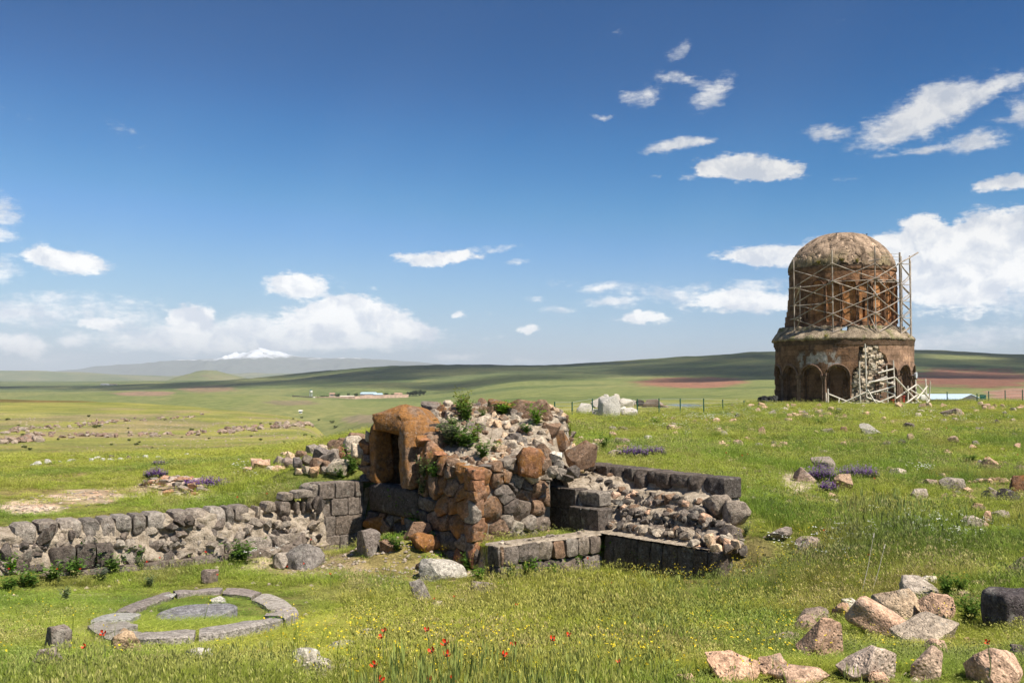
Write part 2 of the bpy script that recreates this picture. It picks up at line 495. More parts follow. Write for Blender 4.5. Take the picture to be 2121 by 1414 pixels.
def new_mat(name, rough=0.9, spec=0.2):
    m = bpy.data.materials.new(name)
    m.use_nodes = True
    b = m.node_tree.nodes['Principled BSDF']
    b.inputs['Roughness'].default_value = rough
    b.inputs['Specular IOR Level'].default_value = spec
    return m, m.node_tree, b


def bump(nt, b, h, strength=0.5, dist=0.02):
    n = nn(nt, 'ShaderNodeBump')
    n.inputs['Strength'].default_value = strength
    n.inputs['Distance'].default_value = dist
    nt.links.new(h, n.inputs['Height'])
    nt.links.new(n.outputs[0], b.inputs['Normal'])


def world_pos(nt):
    return nn(nt, 'ShaderNodeNewGeometry').outputs['Position']


# fine in front, coarse behind the camera
_az = np.concatenate([np.linspace(-180, -42, 40, endpoint=False), np.linspace(-42, -29, 40, endpoint=False), np.linspace(-29, 29, 520, endpoint=False),
                      np.linspace(29, 42, 40, endpoint=False), np.linspace(42, 180, 40, endpoint=False)])
_r = np.concatenate([np.linspace(0.05, 4, 14, endpoint=False), np.exp(np.linspace(math.log(4), math.log(12), 60, endpoint=False)), np.linspace(12, 23, 90, endpoint=False),
                     np.exp(np.linspace(math.log(23), math.log(24000), 480))])
RR, AA = np.meshgrid(_r, np.radians(_az), indexing='ij')
GX, GY = RR * np.sin(AA), RR * np.cos(AA)
GZ = height(GX.ravel(), GY.ravel()).reshape(GX.shape)
g_me = grid_mesh('ground', GX, GY, GZ, wrap=True)
gx, gy, gzv = GX.ravel(), GY.ravel(), GZ.ravel()
gu, gv = project(gx, gy, gzv)
gr = np.hypot(gx, gy)


def ell(cu, cv, hu, hv, y0, y1, wob=0.5):
    d = np.hypot((gu - cu) / hu, (gv - cv) / hv) + wob * fbm(gx / (0.02 * (y0 + y1) / 2 + .3), gy / (0.02 * (y0 + y1) / 2 + .3), 4)
    return (1 - sstep(0.75, 1.1, d)) * (gr > y0) * (gr < y1)


# what grows or lies where: colours are the things' own
zone = np.zeros((len(gx), 3)) + np.array([0.165, 0.165, 0.045])
def paint(mask, rgb):
    global zone
    zone = zone * (1 - mask[:, None]) + np.array(rgb) * mask[:, None]
paint(sstep(45, 110, gr), (0.225, 0.222, 0.062))
paint(sstep(230, 400, gr), (0.165, 0.185, 0.066))
paint(sstep(1200, 1900, gr) * .8, (0.105, 0.130, 0.058))
paint(np.clip(sstep(0.02, 0.3, fbm(gx / 90, gy / 240, 4)) * sstep(250, 500, gr) * .6, 0, 1), (0.21, 0.21, 0.085))
paint(np.clip(sstep(0.05, 0.35, fbm(gx / 210 + 9, gy / 150 + 4, 4)) * sstep(250, 500, gr) * .6, 0, 1), (0.08, 0.115, 0.04))
paint(ell(1430, 792, 122, 12, 500, 2200, .4), (0.25, 0.125, 0.085))
paint(ell(2010, 783, 150, 20, 350, 2200, .5), (0.18, 0.085, 0.06))
paint(ell(2110, 815, 75, 12, 130, 900, .4), (0.27, 0.16, 0.12))
paint(ell(300, 815, 70, 5, 500, 3000, .5) , (0.25, 0.17, 0.12))
paint(ell(430, 806, 60, 7, 500, 3000, .5) * .7, (0.24, 0.15, 0.11))
paint(ell(770, 868, 70, 9, 250, 900, .6) * .8, (0.23, 0.18, 0.13))
paint(ell(600, 834, 60, 5, 400, 1400, .6) * .7, (0.2, 0.15, 0.11))
paint(ell(100, 829, 190, 4.5, 120, 400, .25) * .8, (0.14, 0.09, 0.04))
paint(ell(120, 860, 330, 6, 100, 400, .8) * .5, (0.24, 0.23, 0.10))
# bare stony ground around the rock ledges of the left bank
paint(np.clip(sstep(0.05, 0.3, fbm(gx / 7, gy / 12, 4)) * sstep(85, 110, gr) * (1 - sstep(180, 230, gr)) * (gx < 0) * .55, 0, 1), (0.25, 0.19, 0.13))
# bare earth and gravel near by
dirt = ell(62, 1050, 80, 17, 14, 40, .3) + ell(180, 1029, 90, 17, 14, 40, .3) + ell(360, 1015, 95, 30, 14, 40, .35) + ell(1655, 995, 45, 26, 12, 50, .4) + ell(660, 1380, 75, 25, 4, 12, .4) \
    + ell(640, 1170, 130, 30, 10, 20, .6) * .6 + ell(930, 1180, 80, 22, 10, 20, .5) * .8 + ell(1250, 965, 80, 14, 10, 40, .6) * .6 + ell(150, 1275, 90, 60, 5, 16, .8) * .5
dirt = np.clip(dirt, 0, 1)
paint(dirt, (0.54, 0.42, 0.335))
paint(np.clip(sstep(0.12, 0.35, fbm(gx / 1.7 + 40, gy / 1.7, 4)) * (gr < 90) * .65, 0, 1), (0.20, 0.15, 0.075))
point_color(g_me, 'zone', zone)

m_ground, nt, b = new_mat('meadow_ground', 0.95, 0.1)
at = nn(nt, 'ShaderNodeAttribute', attribute_name='zone')
wp = world_pos(nt)
n1 = noise(nt, wp, 3.5, 6.0, 0.65)
n2 = noise(nt, wp, 0.11, 5.0, 0.6)
n3 = noise(nt, wp, 28.0, 3.0, 0.6)
c = mixc(nt, 1.0, at.outputs['Color'], mixc(nt, maprange(nt, n1, .3, .7), (.62, .62, .60), (1.38, 1.36, 1.3)), 'MULTIPLY')
c = mixc(nt, 1.0, c, mixc(nt, maprange(nt, n2, .3, .7), (.72, .80, .72), (1.3, 1.2, 1.2)), 'MULTIPLY')
c = mixc(nt, 0.6, c, mixc(nt, maprange(nt, n3, .3, .7), (.55, .55, .55), (1.45, 1.45, 1.45)), 'MULTIPLY')
nt.links.new(c, b.inputs['Base Color'])
bump(nt, b, n1, 0.6, 0.08)
g_ob = link('ground', g_me, m_ground)
tag(g_ob, kind='structure')

# ------------------------------------------------------------------ distant hills and the snowy mountain
m_hill, nt, b = new_mat('far_hill_grass', 0.95, 0.1)
wp = world_pos(nt)
c = mixc(nt, maprange(nt, noise(nt, wp, 0.003, 6.0, .6), .35, .65), (0.125, 0.15, 0.06), (0.21, 0.20, 0.095))
c = mixc(nt, maprange(nt, noise(nt, wp, 0.02, 4.0, .6), .55, .75), c, (0.18, 0.14, 0.09))
nt.links.new(c, b.inputs['Base Color'])

m_mount, nt, b = new_mat('mountain_rock_and_snow', 0.9, 0.1)
wp = world_pos(nt)
sp = nn(nt, 'ShaderNodeSeparateXYZ'); nt.links.new(wp, sp.inputs[0])
rock = mixc(nt, noise(nt, wp, 0.002, 5.0, .6), (0.10, 0.115, 0.09), (0.17, 0.17, 0.12))
nz = noise(nt, wp, 0.0016, 8.0, .65)
snow = maprange(nt, mathn(nt, 'MULTIPLY_ADD', nz, 300.0, sp.outputs[2]), 510.0, 580.0)
snow = mathn(nt, 'MULTIPLY', snow, maprange(nt, noise(nt, wp, 0.006, 6.0, .7), .36, .46))
nt.links.new(mixc(nt, snow, rock, (0.86, 0.88, 0.92)), b.inputs['Base Color'])


def ridge(name, prof, Y, depth, mat, rough=0.1, nx=260, ny=50, seed=0, base=-14.0):
    us = np.array([p[0] for p in prof], float); vs = np.array([p[1] for p in prof], float)
    u = np.linspace(us[0], us[-1], nx)
    v = np.interp(u, us, vs)
    x = (u - 1060.5) / F * Y
    z = (HORIZON - v) / F * Y - base
    z = np.maximum(z, 0)
    t = np.linspace(-1, 1, ny)
    Xg, Tg = np.meshgrid(x, t, indexing='ij')
    Zg = z[:, None] * (1 - np.abs(Tg) ** 1.35)
    n = fbm(Xg / (depth * .22) + seed, Tg * 4.5 + seed, 6, .55)
    Zg = Zg + rough * z[:, None] * n * (np.abs(Tg) * (1 - np.abs(Tg)) * 4 * .9 + .08)
    me = grid_mesh(name, Xg, Y + Tg * depth, np.maximum(Zg, -3) + base + EYE)
    o = link(name, me, mat)
    return tag(o, kind='structure')


ridge('mountain', [(-60, 800), (100, 771), (200, 763), (300, 753), (380, 745), (455, 742), (478, 735), (488, 727), (497, 733), (512, 730), (530, 725), (545, 722), (560, 726), (580, 727), (600, 735), (625, 738), (660, 739), (700, 741), (790, 745), (870, 749), (1000, 762), (1150, 790)], 19000, 2600, m_mount, .35, 420, 70, 3)
ridge('hill', [(-900, 775), (-300, 766), (0, 767), (90, 768), (170, 771), (250, 776), (330, 778), (420, 783), (520, 792)], 8500, 900, m_hill, .3, 160, 40, 9)
ridge('hill', [(200, 792), (300, 782), (420, 774), (520, 772), (640, 774), (760, 770), (900, 775), (1000, 790)], 11000, 900, m_hill, .3, 160, 40, 21)
ridge('hill', [(350, 793), (375, 785), (392, 775), (408, 769), (425, 766.5), (447, 767), (470, 773), (500, 781), (530, 787), (560, 793)], 4700, 330, m_hill, .16, 120, 40, 14)
ridge('hill', [(520, 792), (580, 783), (640, 777), (700, 771), (760, 768), (860, 770), (940, 780)], 5200, 500, m_hill, .2, 120, 40, 33)

# ------------------------------------------------------------------ stone: one material, the colour belongs to each stone
m_stone, nt, b = new_mat('weathered_stone', 0.92, 0.15)
oi = nn(nt, 'ShaderNodeObjectInfo')
wp = world_pos(nt)
big = noise(nt, wp, 5.0, 5.0, 0.6)
mid = noise(nt, wp, 17.0, 5.0, 0.65)
fin = noise(nt, wp, 75.0, 3.0, 0.6)
c = mixc(nt, 1.0, oi.outputs['Color'], mixc(nt, maprange(nt, mid, .28, .72), (.50, .49, .48), (1.5, 1.5, 1.48)), 'MULTIPLY')
c = mixc(nt, 1.0, c, mixc(nt, maprange(nt, fin, .3, .7), (.66, .66, .66), (1.32, 1.32, 1.32)), 'MULTIPLY')
c = mixc(nt, mathn(nt, 'MULTIPLY', maprange(nt, big, .56, .70), 0.5), c, (0.30, 0.275, 0.235))          # pale crusts
om = mathn(nt, 'ADD', mathn(nt, 'MULTIPLY', mathn(nt, 'SUBTRACT', noise(nt, wp, 3.1, 6.0, .68), 0.5), 1.9), mathn(nt, 'SUBTRACT', oi.outputs['Alpha'], 0.5))
orange = mixc(nt, maprange(nt, mid, .3, .7), (0.20, 0.088, 0.026), (0.36, 0.165, 0.045))
orange = mixc(nt, maprange(nt, fin, .5, .7), orange, (0.13, 0.075, 0.04))
c = mixc(nt, mathn(nt, 'MULTIPLY', maprange(nt, om, -0.16, 0.20), 0.9), c, orange)                     # orange lichen
c = mixc(nt, mathn(nt, 'MULTIPLY', maprange(nt, noise(nt, wp, 31.0, 3.0, .6), .64, .70), .6), c, (0.40, 0.39, 0.35))
nt.links.new(c, b.inputs['Base Color'])
vor = nn(nt, 'ShaderNodeTexVoronoi'); vor.inputs['Scale'].default_value = 34.0
nt.links.new(wp, vor.inputs['Vector'])
hgt = mathn(nt, 'ADD', mathn(nt, 'ADD', mid, mathn(nt, 'MULTIPLY', fin, .5)), mathn(nt, 'MULTIPLY', maprange(nt, vor.outputs['Distance'], 0, .45), .55))
bump(nt, b, hgt, 0.75, 0.022)

m_mortar, nt, b = new_mat('lime_mortar', 0.95, 0.1)
wp = world_pos(nt)
mid = noise(nt, wp, 9.0, 6.0, 0.65); fin = noise(nt, wp, 45.0, 4.0, 0.65)
c = mixc(nt, maprange(nt, mid, .3, .7), (0.33, 0.26, 0.185), (0.64, 0.53, 0.41))
c = mixc(nt, maprange(nt, fin, .52, .72), c, (0.21, 0.17, 0.135))
nt.links.new(c, b.inputs['Base Color'])
bump(nt, b, mathn(nt, 'ADD', mid, fin), 1.0, 0.05)

BASALT, BASALT2, GREY, DARK = (.098, .079, .067), (.155, .125, .104), (.25, .207, .168), (.055, .046, .040)
PINK, TAN, BROWN, PALE, WHITE = (.52, .335, .23), (.52, .37, .245), (.205, .13, .085), (.42, .345, .265), (.56, .50, .42)
RUST = (.27, .13, .07)


def tone(c, lichen=0.0, j=0.14):
    k = 1 + random.uniform(-j, j); t = random.uniform(-j, j) * .25
    return (max(0, c[0] * k * (1 + t)), c[1] * k, max(0, c[2] * k * (1 - t)), lichen)


def rock_mesh(seed, sub=2, cuts=13, lo=.52, hi=.86, rough=.05):
    """A broken stone: flat fracture faces with worn edges, roughened where it is seen large."""
    rr = random.Random(seed)
    bm = bmesh.new()
    for _ in range(cuts + 5):
        d = Vector((rr.gauss(0, 1), rr.gauss(0, 1), rr.gauss(0, 1))).normalized()
        k = (abs(d.x) ** 4 + abs(d.y) ** 4 + abs(d.z) ** 4) ** -.25
        bm.verts.new(d * k * rr.uniform(.78, 1.0))
    r_ = bmesh.ops.convex_hull(bm, input=bm.verts[:])
    bmesh.ops.delete(bm, geom=[g for g in r_['geom_interior'] if isinstance(g, bmesh.types.BMVert)], context='VERTS')
    bmesh.ops.dissolve_limit(bm, angle_limit=R(20), verts=bm.verts[:], edges=bm.edges[:])
    bmesh.ops.bevel(bm, geom=bm.edges[:], offset=rr.uniform(.035, .07), segments=1, affect='EDGES', clamp_overlap=True)
    bmesh.ops.triangulate(bm, faces=bm.faces[:])
    ox = rr.uniform(0, 50)
    if sub >= 3:
        for _ in range(sub - 2):
            bmesh.ops.subdivide_edges(bm, edges=bm.edges[:], cuts=1)
            bmesh.ops.triangulate(bm, faces=bm.faces[:])
        for v in bm.verts:
            p = v.co
            v.co = p * (1 + rough * (float(vnoise(p.x * 3 + ox, p.y * 3 + p.z * 2.3)) * 1.5 + float(vnoise(p.x * 8 + ox, p.z * 8 + p.y * 4)) * .9))
    for ax in range(3):
        mn = min(v.co[ax] for v in bm.verts); mx = max(v.co[ax] for v in bm.verts)
        for v in bm.verts:
            v.co[ax] = (v.co[ax] - mn) / (mx - mn) * 2 - 1
    bmesh.ops.recalc_face_normals(bm, faces=bm.faces[:])
    me = bpy.data.meshes.new('stone')
    bm.to_mesh(me); bm.free()
    me.polygons.foreach_set('use_smooth', [True] * len(me.polygons))
    me.set_sharp_from_angle(angle=R(24))
    me.materials.append(m_stone)
    return me


ROCKS_BIG = [rock_mesh(100 + i, 4, 12 + i % 5, .5, .86, .07) for i in range(10)]
ROCKS = [rock_mesh(200 + i, 3, 11 + i % 6, .5, .85, .06) for i in range(12)]
ROCKS_SMALL = [rock_mesh(300 + i, 2, 10 + i % 5, .5, .85, .07) for i in range(12)]
SLABS = [rock_mesh(400 + i, 3, 10, .62, .9, .07) for i in range(5)]
_k = [0]
STONE_SPOTS = []


def rock(name, loc, size, col, rot=None, parent=None, lib=None):
    """One stone: size is width (x), depth (y), height (z) in metres."""
    lib = lib or ROCKS
    _k[0] += 1
    o = bpy.data.objects.new(name, lib[(_k[0] * 7 + 3) % len(lib)])
    o.scale = (size[0] / 2, size[1] / 2, size[2] / 2)
    o.rotation_euler = rot if rot is not None else (random.uniform(-.25, .25), random.uniform(-.25, .25), random.uniform(-.5, .5))
    o.location = loc
    o.color = col
    COL.objects.link(o)
    if parent is not None:
        o.parent = parent
        o.matrix_parent_inverse = Matrix.Translation(-parent.location)
    return o


def ground_rock(u, v, w, h, col, lichen=0.0, label=None, group=None, name='loose_stone', rot=None, lib=None, deep=.85, cat='stone', sink=.27, lift=.0):
    """A loose stone whose foot is seen at photo pixel (u, v), w by h pixels large."""
    g = ground(u, v)
    m = g.y / F
    W, Hh = w * m * 1.04, h * m * 1.02
    D = W * deep
    hh = Hh / (1 - sink)
    y = g.y + D * .3
    x = (u - 1060.5) / F * y
    z = min(gz(x, y), g.z + .25 * Hh) + lift
    if lib is None:
        lib = ROCKS_BIG if w > 50 else (ROCKS if w > 22 else ROCKS_SMALL)
    o = rock(name, (x, y, z + hh * (.5 - sink)), (W, D, hh), tone(col, lichen), rot=rot, lib=lib)
    STONE_SPOTS.append((x, y, W))
    return tag(o, label, cat, group)


def clip_poly(poly, nx, ny, d):
    """Keep the part of the polygon with nx*x + ny*y <= d."""
    out = []
    for i in range(len(poly)):
        p, q = poly[i], poly[(i + 1) % len(poly)]
        a, c = nx * p[0] + ny * p[1] - d, nx * q[0] + ny * q[1] - d
        if a <= 0: out.append(p)
        if (a < 0 < c) or (c < 0 < a):
            t = a / (a - c)
            out.append((p[0] + (q[0] - p[0]) * t, p[1] + (q[1] - p[1]) * t))
    return out


def voronoi(outline, seeds, gap, rad=None):
    """Cells of the seeds inside a convex outline, drawn in by half the joint width."""
    cells = []
    for i, s in enumerate(seeds):
        poly = list(outline)
        for j, t in enumerate(seeds):
            if i == j: continue
            dx, dy = t[0] - s[0], t[1] - s[1]
            L = math.hypot(dx, dy)
            if L < 1e-6 or L > 1.6: continue
            sh = ((rad[i] ** 2 - rad[j] ** 2) / (2 * L)) if rad else 0.0
            nx, ny = dx / L, dy / L
            poly = clip_poly(poly, nx, ny, nx * (s[0] + t[0]) / 2 + ny * (s[1] + t[1]) / 2 + sh - gap / 2)
            if len(poly) < 3: break
        if len(poly) >= 3:
            cells.append((i, poly))
    return cells


def fill_seeds(seeds, a0, a1, b0, b1, dmin, n, sa=1.0, test=None, rad=None, r0=.09):
    out = list(seeds)
    for _ in range(n):
        p = (random.uniform(a0, a1), random.uniform(b0, b1))
        if test and not test(*p): continue
        rr_ = rad if rad else [0] * len(out)
        if all(math.hypot((p[0] - q[0]) * sa, p[1] - q[1]) > (dmin * .55 + rr_[i] if rad else dmin) for i, q in enumerate(out)):
            out.append(p)
            if rad is not None: rad.append(r0 * random.uniform(.7, 1.3))
    return out


def chaikin(poly, k=.2):
    out = []
    for i in range(len(poly)):
        p, q = poly[i], poly[(i + 1) % len(poly)]
        out.append((p[0] + (q[0] - p[0]) * k, p[1] + (q[1] - p[1]) * k))
        out.append((p[0] + (q[0] - p[0]) * (1 - k), p[1] + (q[1] - p[1]) * (1 - k)))
    return out


def densify(poly, step):
    out = []
    for i in range(len(poly)):
        p, q = poly[i], poly[(i + 1) % len(poly)]
        n = max(1, int(math.hypot(q[0] - p[0], q[1] - p[1]) / step))
        for k in range(n):
            out.append((p[0] + (q[0] - p[0]) * k / n, p[1] + (q[1] - p[1]) * k / n))
    return out


def face_stone(poly, origin, ea, eb, en, parent, col, bulge=.03, depth=.2, round_k=.22, rough=.02, proud=0.0, name='stone', step=.07):
    """A fitted masonry stone: the polygon (a, b) on the wall face grows a worn front and a body behind it."""
    if abs(sum(p[0] * q[1] - q[0] * p[1] for p, q in zip(poly, poly[1:] + poly[:1]))) < 0.0012:
        return None
    if round_k: poly = chaikin(poly, round_k)
    poly = densify(poly, step)
    cx = sum(p[0] for p in poly) / len(poly); cy = sum(p[1] for p in poly) / len(poly)
    rr = random.uniform(0, 60)
    tx, ty = random.uniform(-.5, .5) * rough * 3, random.uniform(-.5, .5) * rough * 3
    fa_ = random.uniform(0, 6.28); fx_, fy_ = math.cos(fa_), math.sin(fa_)
    c3 = origin + ea * cx + eb * cy
    V, Fc = [], []
    n = len(poly)
    rings = [(1.0, -depth), (1.0, -bulge * .6), (.955, bulge * .75), (.80, bulge), (.5, bulge * 1.0), (.22, bulge * 1.05)]
    for ri, (k, off) in enumerate(rings):
        for (a, b_) in poly:
            da, db = (a - cx) * k, (b_ - cy) * k
            o2 = off + proud
            if ri >= 1:
                o2 += rough * (1.5 * float(vnoise((cx + da) * 9 + rr, (cy + db) * 9)) + float(vnoise((cx + da) * 21 + rr, (cy + db) * 21)))
                o2 += da * tx + db * ty - (max(0, da * fx_ + db * fy_ - .02) * .55 + max(0, -da * fy_ + db * fx_ - .03) * .4) * min(1, rough / .036) ** 1.5
            V.append(ea * da + eb * db + en * o2)
    for ri in range(len(rings) - 1):
        for i in range(n):
            j = (i + 1) % n
            Fc.append((ri * n + i, ri * n + j, (ri + 1) * n + j, (ri + 1) * n + i))
    top = (len(rings) - 1) * n
    Fc.append(tuple(range(top, top + n)))
    Fc.append(tuple(reversed(range(n))))
    area = sum(p[0] * q[1] - q[0] * p[1] for p, q in zip(poly, poly[1:] + poly[:1]))
    if (ea.cross(eb).dot(en) > 0) != (area > 0):
        Fc = [tuple(reversed(f)) for f in Fc]
    me = mesh_from('stone', V, Fc, True)
    me.set_sharp_from_angle(angle=R(38))
    me.materials.append(m_stone)
    o = link(name, me, None, None, c3)
    o.color = col
    if parent is not None:
        o.parent = parent
        o.matrix_parent_inverse = Matrix.Translation(-parent.location)
    return o


def child(o, parent):
    o.parent = parent
    o.matrix_parent_inverse = Matrix.Translation(-parent.location)
    return o


def V3(xy, z):
    return Vector((xy[0], xy[1], z + EYE))


Z3 = Vector((0, 0, 1))


def v2(d):
    return Vector((d[0], d[1], 0))


def on_plane(u, v, origin, en):
    d = ray(u, v); c = Vector((0, 0, EYE))
    return c + d * ((origin - c).dot(en) / d.dot(en))


def courses(parent, origin, ea, eb, en, rows, colf, bulge=.018, depth=.22, gap=.012, jit=.008, round_k=.08, rough=.012, proud=0.0, name='stone'):
    """Squared blocks in courses: rows of (b_top, b_bottom, [a boundaries])."""
    out = []
    for bt, bb, cuts in rows:
        for a0, a1 in zip(cuts[:-1], cuts[1:]):
            if a1 - a0 < .03: continue
            j = lambda: random.uniform(-jit, jit)
            g = gap / 2
            poly = [(a0 + g + j(), bb + g + j()), (a1 - g + j(), bb + g + j()), (a1 - g + j(), bt - g + j()), (a0 + g + j(), bt - g + j())]
            o = face_stone(poly, origin, ea, eb, en, parent, colf(), bulge, depth, round_k, rough, proud + random.uniform(-jit, jit), name)
            if o: out.append(o)
    return out


def slab_box(name, c, ea, eb, ez, sa, sb, sz, col, parent=None, rough=.03, n=6, seed=0, taper=0.0, mat=None):
    """A roughly hewn block: half sizes along three axes, worn edges, uneven faces."""
    bm = bmesh.new()
    bmesh.ops.create_cube(bm, size=2.0)
    bmesh.ops.subdivide_edges(bm, edges=bm.edges[:], cuts=n, use_grid_fill=True)
    for v in bm.verts:
        p = v.co.copy()
        m = Vector([math.copysign(abs(x) ** .9, x) for x in p])
        ln = (abs(m.x) ** 7 + abs(m.y) ** 7 + abs(m.z) ** 7) ** (1 / 7)
        p = m / max(ln, 1.0) if ln > 1 else m
        k = 1 - taper * (p.z + 1) / 2
        q = ea * (p.x * sa * k) + eb * (p.y * sb * k) + ez * (p.z * sz)
        d = Vector((float(vnoise(q.y * 5 + seed, q.z * 5 + seed)), float(vnoise(q.x * 5 + seed + 9, q.z * 5)), float(vnoise(q.x * 5 + seed, q.y * 5 + 4)))) * 2
        d2 = Vector((float(vnoise(q.y * 13 + seed, q.z * 13)), float(vnoise(q.x * 13 + seed, q.z * 13)), float(vnoise(q.x * 13, q.y * 13 + seed))))
        v.co = q + (d + d2) * rough
    me = bpy.data.meshes.new(name); bm.to_mesh(me); bm.free()
    me.polygons.foreach_set('use_smooth', [True] * len(me.polygons))
    me.set_sharp_from_angle(angle=R(40))
    me.materials.append(mat or m_stone)
    o = link(name, me, None, None, c)
    o.color = col
    if parent is not None: child(o, parent)
    return o

# ------------------------------------------------------------------ the ruin in the meadow
e1, e2 = v2(E1), v2(E2)
LEFTN = -e1                        # outward normal of the chamber's left face
FRONTN = -e2                       # outward normal of the chamber's front face


def mortar_bed(name, parent, pts_fn, na, nb, mat=None):
    """A rough bed of mortar over a two-parameter sheet."""
    A, B = np.meshgrid(np.linspace(0, 1, na), np.linspace(0, 1, nb), indexing='ij')
    X, Y, Z = pts_fn(A, B)
    me = grid_mesh(name, X - parent.location.x, Y - parent.location.y, Z - parent.location.z)
    o = link(name, me, mat or m_mortar)
    o.parent = parent
    return o


# ---- long low wall on the left
WA = Vector((-8.2, 15.0))
d1 = (CW - WA); L1 = d1.length; d1 = d1 / L1
n1 = Vector((d1.y, -d1.x))
ea, en = v2(d1), v2(n1)
W1O = V3(WA, 0)


def w1p(a, off, z):
    p = WA + d1 * a + n1 * off
    return Vector((p.x, p.y, z + EYE))


def a_of(u, off=0.0):
    s = (u - 1060.5) / F
    o_ = WA + n1 * off
    return (s * o_.y - o_.x) / (d1.x - s * d1.y)


wall1 = empty('ruined_wall', w1p(L1 * .5, 0, -3.0), 'long low ruined wall of dark basalt blocks and pale mortar leading left from the stone doorway', 'wall', 'low walls of the ruin')


def w1_core(A, B):
    a = A * (L1 - .75) - .1
    prof = np.interp(B, [0, .12, .2, .45, .72, .8, 1.0], [-.42, -.36, -.02, .05, .13, .16, .31])
    z = np.interp(B, [0, .12, .2, .45, .72, .8, 1.0], [-2.26, -2.24, -2.3, -2.52, -2.82, -2.93, -2.99])
    lo = sstep(L1 - 2.4, L1 - 1.6, a) * (1 - sstep(L1 - 1.0, L1 - .8, a))
    z = z - .10 * lo * (1 - B)
    nz = fbm(a * 3.1, B * 4.0 + 8, 5, .55) * (1 - sstep(.78, .9, B) * .8)
    prof = prof + nz * .17
    z = z + fbm(a * 4.3 + 30, B * 5, 4) * .05
    return WA.x + d1.x * a + n1.x * prof, WA.y + d1.y * a + n1.y * prof, z + EYE


mortar_bed('mortar_core', wall1, w1_core, 240, 40)
# top course, boundaries as seen
top_u = [35, 82, 128, 175, 211, 242, 277, 307, 350, 362, 398, 436, 470, 486, 520]
cuts = [a_of(u) for u in top_u]
for i, (a0, a1) in enumerate(zip(cuts[:-1], cuts[1:])):
    if i in (8,): continue
    zt = -2.18 - .02 * random.random(); zb = zt - random.uniform(.24, .36)
    if i in (1, 9): zb = zt - .17
    poly = [(a0 + .012, zb + random.uniform(-.03, .04)), (a1 - .012, zb + random.uniform(-.03, .04)), (a1 - .01, zt + random.uniform(-.01, .01)), (a0 + .01, zt + random.uniform(-.01, .01))]
    pale = i in (0, 2, 5, 7, 10, 11)
    face_stone(poly, W1O, ea, Z3, en, wall1, tone((.29, .245, .205) if pale else (.19, .158, .132)), .045, .36, .16, .03, .02)
# upright and fallen pieces between the top course and the tall end
for u0, u1, zt, zb, col in ((530, 541, -2.22, -2.46, GREY), (549, 574, -2.16, -2.34, GREY), (578, 603, -2.17, -2.45, BASALT2), (585, 608, -2.02, -2.16, GREY), (610, 650, -2.0, -2.14, GREY), (612, 622, -2.2, -2.42, BASALT2), (625, 634, -2.2, -2.42, BASALT)):
    face_stone([(a_of(u0), zb), (a_of(u1), zb), (a_of(u1) - .02, zt), (a_of(u0) + .03, zt)], W1O, ea, Z3, en, wall1, tone(col), .04, .25, .16, .03, .03)
# three squared blocks left of the low face
courses(wall1, W1O, ea, Z3, en, [(-2.56, -2.93, [a_of(u, .3) for u in (115, 165, 208, 245)])], lambda: tone(BASALT), .03, .3, .01, .012, .1, .02, .25)
# base course
courses(wall1, W1O, ea, Z3, en, [(-2.93, -3.25, [a_of(u, .36) for u in (-60, -10, 60, 120, 175, 232, 300, 355, 408, 470, 512, 560, 628)])], lambda: tone(BASALT2), .02, .3, .008, .01, .06, .012, .34)
courses(wall1, W1O, ea, Z3, en, [(-2.72, -3.06, [a_of(u, .2) for u in (430, 470, 514, 572, 628)])], lambda: tone(GREY), .03, .3, .012, .012, .1, .02, .2)
# slanting slabs and rubble in the broken face
for u0, v0, w, h, tilt in ((95, 1112, 26, 44, -35), (105, 1098, 18, 30, -30), (147, 1108, 16, 22, -25), (55, 1165, 18, 40, -38), (70, 1145, 34, 18, -6), (50, 1130, 18, 14, 0), (663, 1048, 14, 34, -15), (652, 1040, 12, 30, -20), (640, 1050, 12, 24, 10), (390, 1080, 24, 22, 30), (355, 1092, 22, 18, 12), (372, 1080, 18, 22, 40), (395, 1078, 20, 26, 40)):
    p = on_plane(u0, v0, W1O + en * .1, en)
    m = p.y / F
    o = rock('stone', p, (w * m, .2, h * m), tone(BASALT), (0, R(-tilt), math.atan2(d1.y, d1.x)), wall1, ROCKS)
for i in range(175):
    a = random.uniform(.1, L1 - .95); t = random.random()
    z = -2.46 - .46 * t
    if -2.56 > z and a_of(112, .3) < a < a_of(248, .3): continue
    off = .03 + .14 * t + random.uniform(-.03, .03)
    s = random.uniform(.09, .27) if i % 3 else random.uniform(.2, .34)
    rock('stone', w1p(a, off, z), (s, s * .6, s * random.uniform(.4, .9)), tone(random.choice([BASALT, BASALT2, GREY, GREY, (.30, .25, .2)])), (random.uniform(-.5, .5), random.uniform(-.6, .6), random.uniform(0, 3)), wall1, ROCKS_SMALL)
# tall squared end by the doorway
aE = L1


def au(u): return a_of(u)


courses(wall1, W1O, ea, Z3, en, [(-1.90, -2.19, [au(662), au(694), au(735), aE]), (-2.19, -2.51, [au(687), au(721), au(745), aE]), (-2.51, -2.87, [au(648), au(674), au(696), aE]), (-2.87, -3.2, [au(660), au(705), aE])],
        lambda: tone(BASALT2), .014, .38, .006, .006, .05, .012, .03)
slab_box('stone', w1p(L1 - .55, -.32, -2.12), ea, en, Z3, .5, .3, .2, tone(GREY), wall1, .03, 6, 3)
slab_box('stone', w1p(L1 - .45, -.3, -2.7), ea, en, Z3, .45, .28, .5, tone(BASALT2), wall1, .02, 5, 7)

# ---- the chamber with its doorway
chamber = empty('ruined_chamber', V3(CC + E1 * .8 + E2 * 1.2, -3.0), 'ruined rubble stone chamber with a low dark doorway under a rust orange boulder', 'ruin')
CO = V3(CC, 0)
# solid backing that closes the chamber behind its facing stones


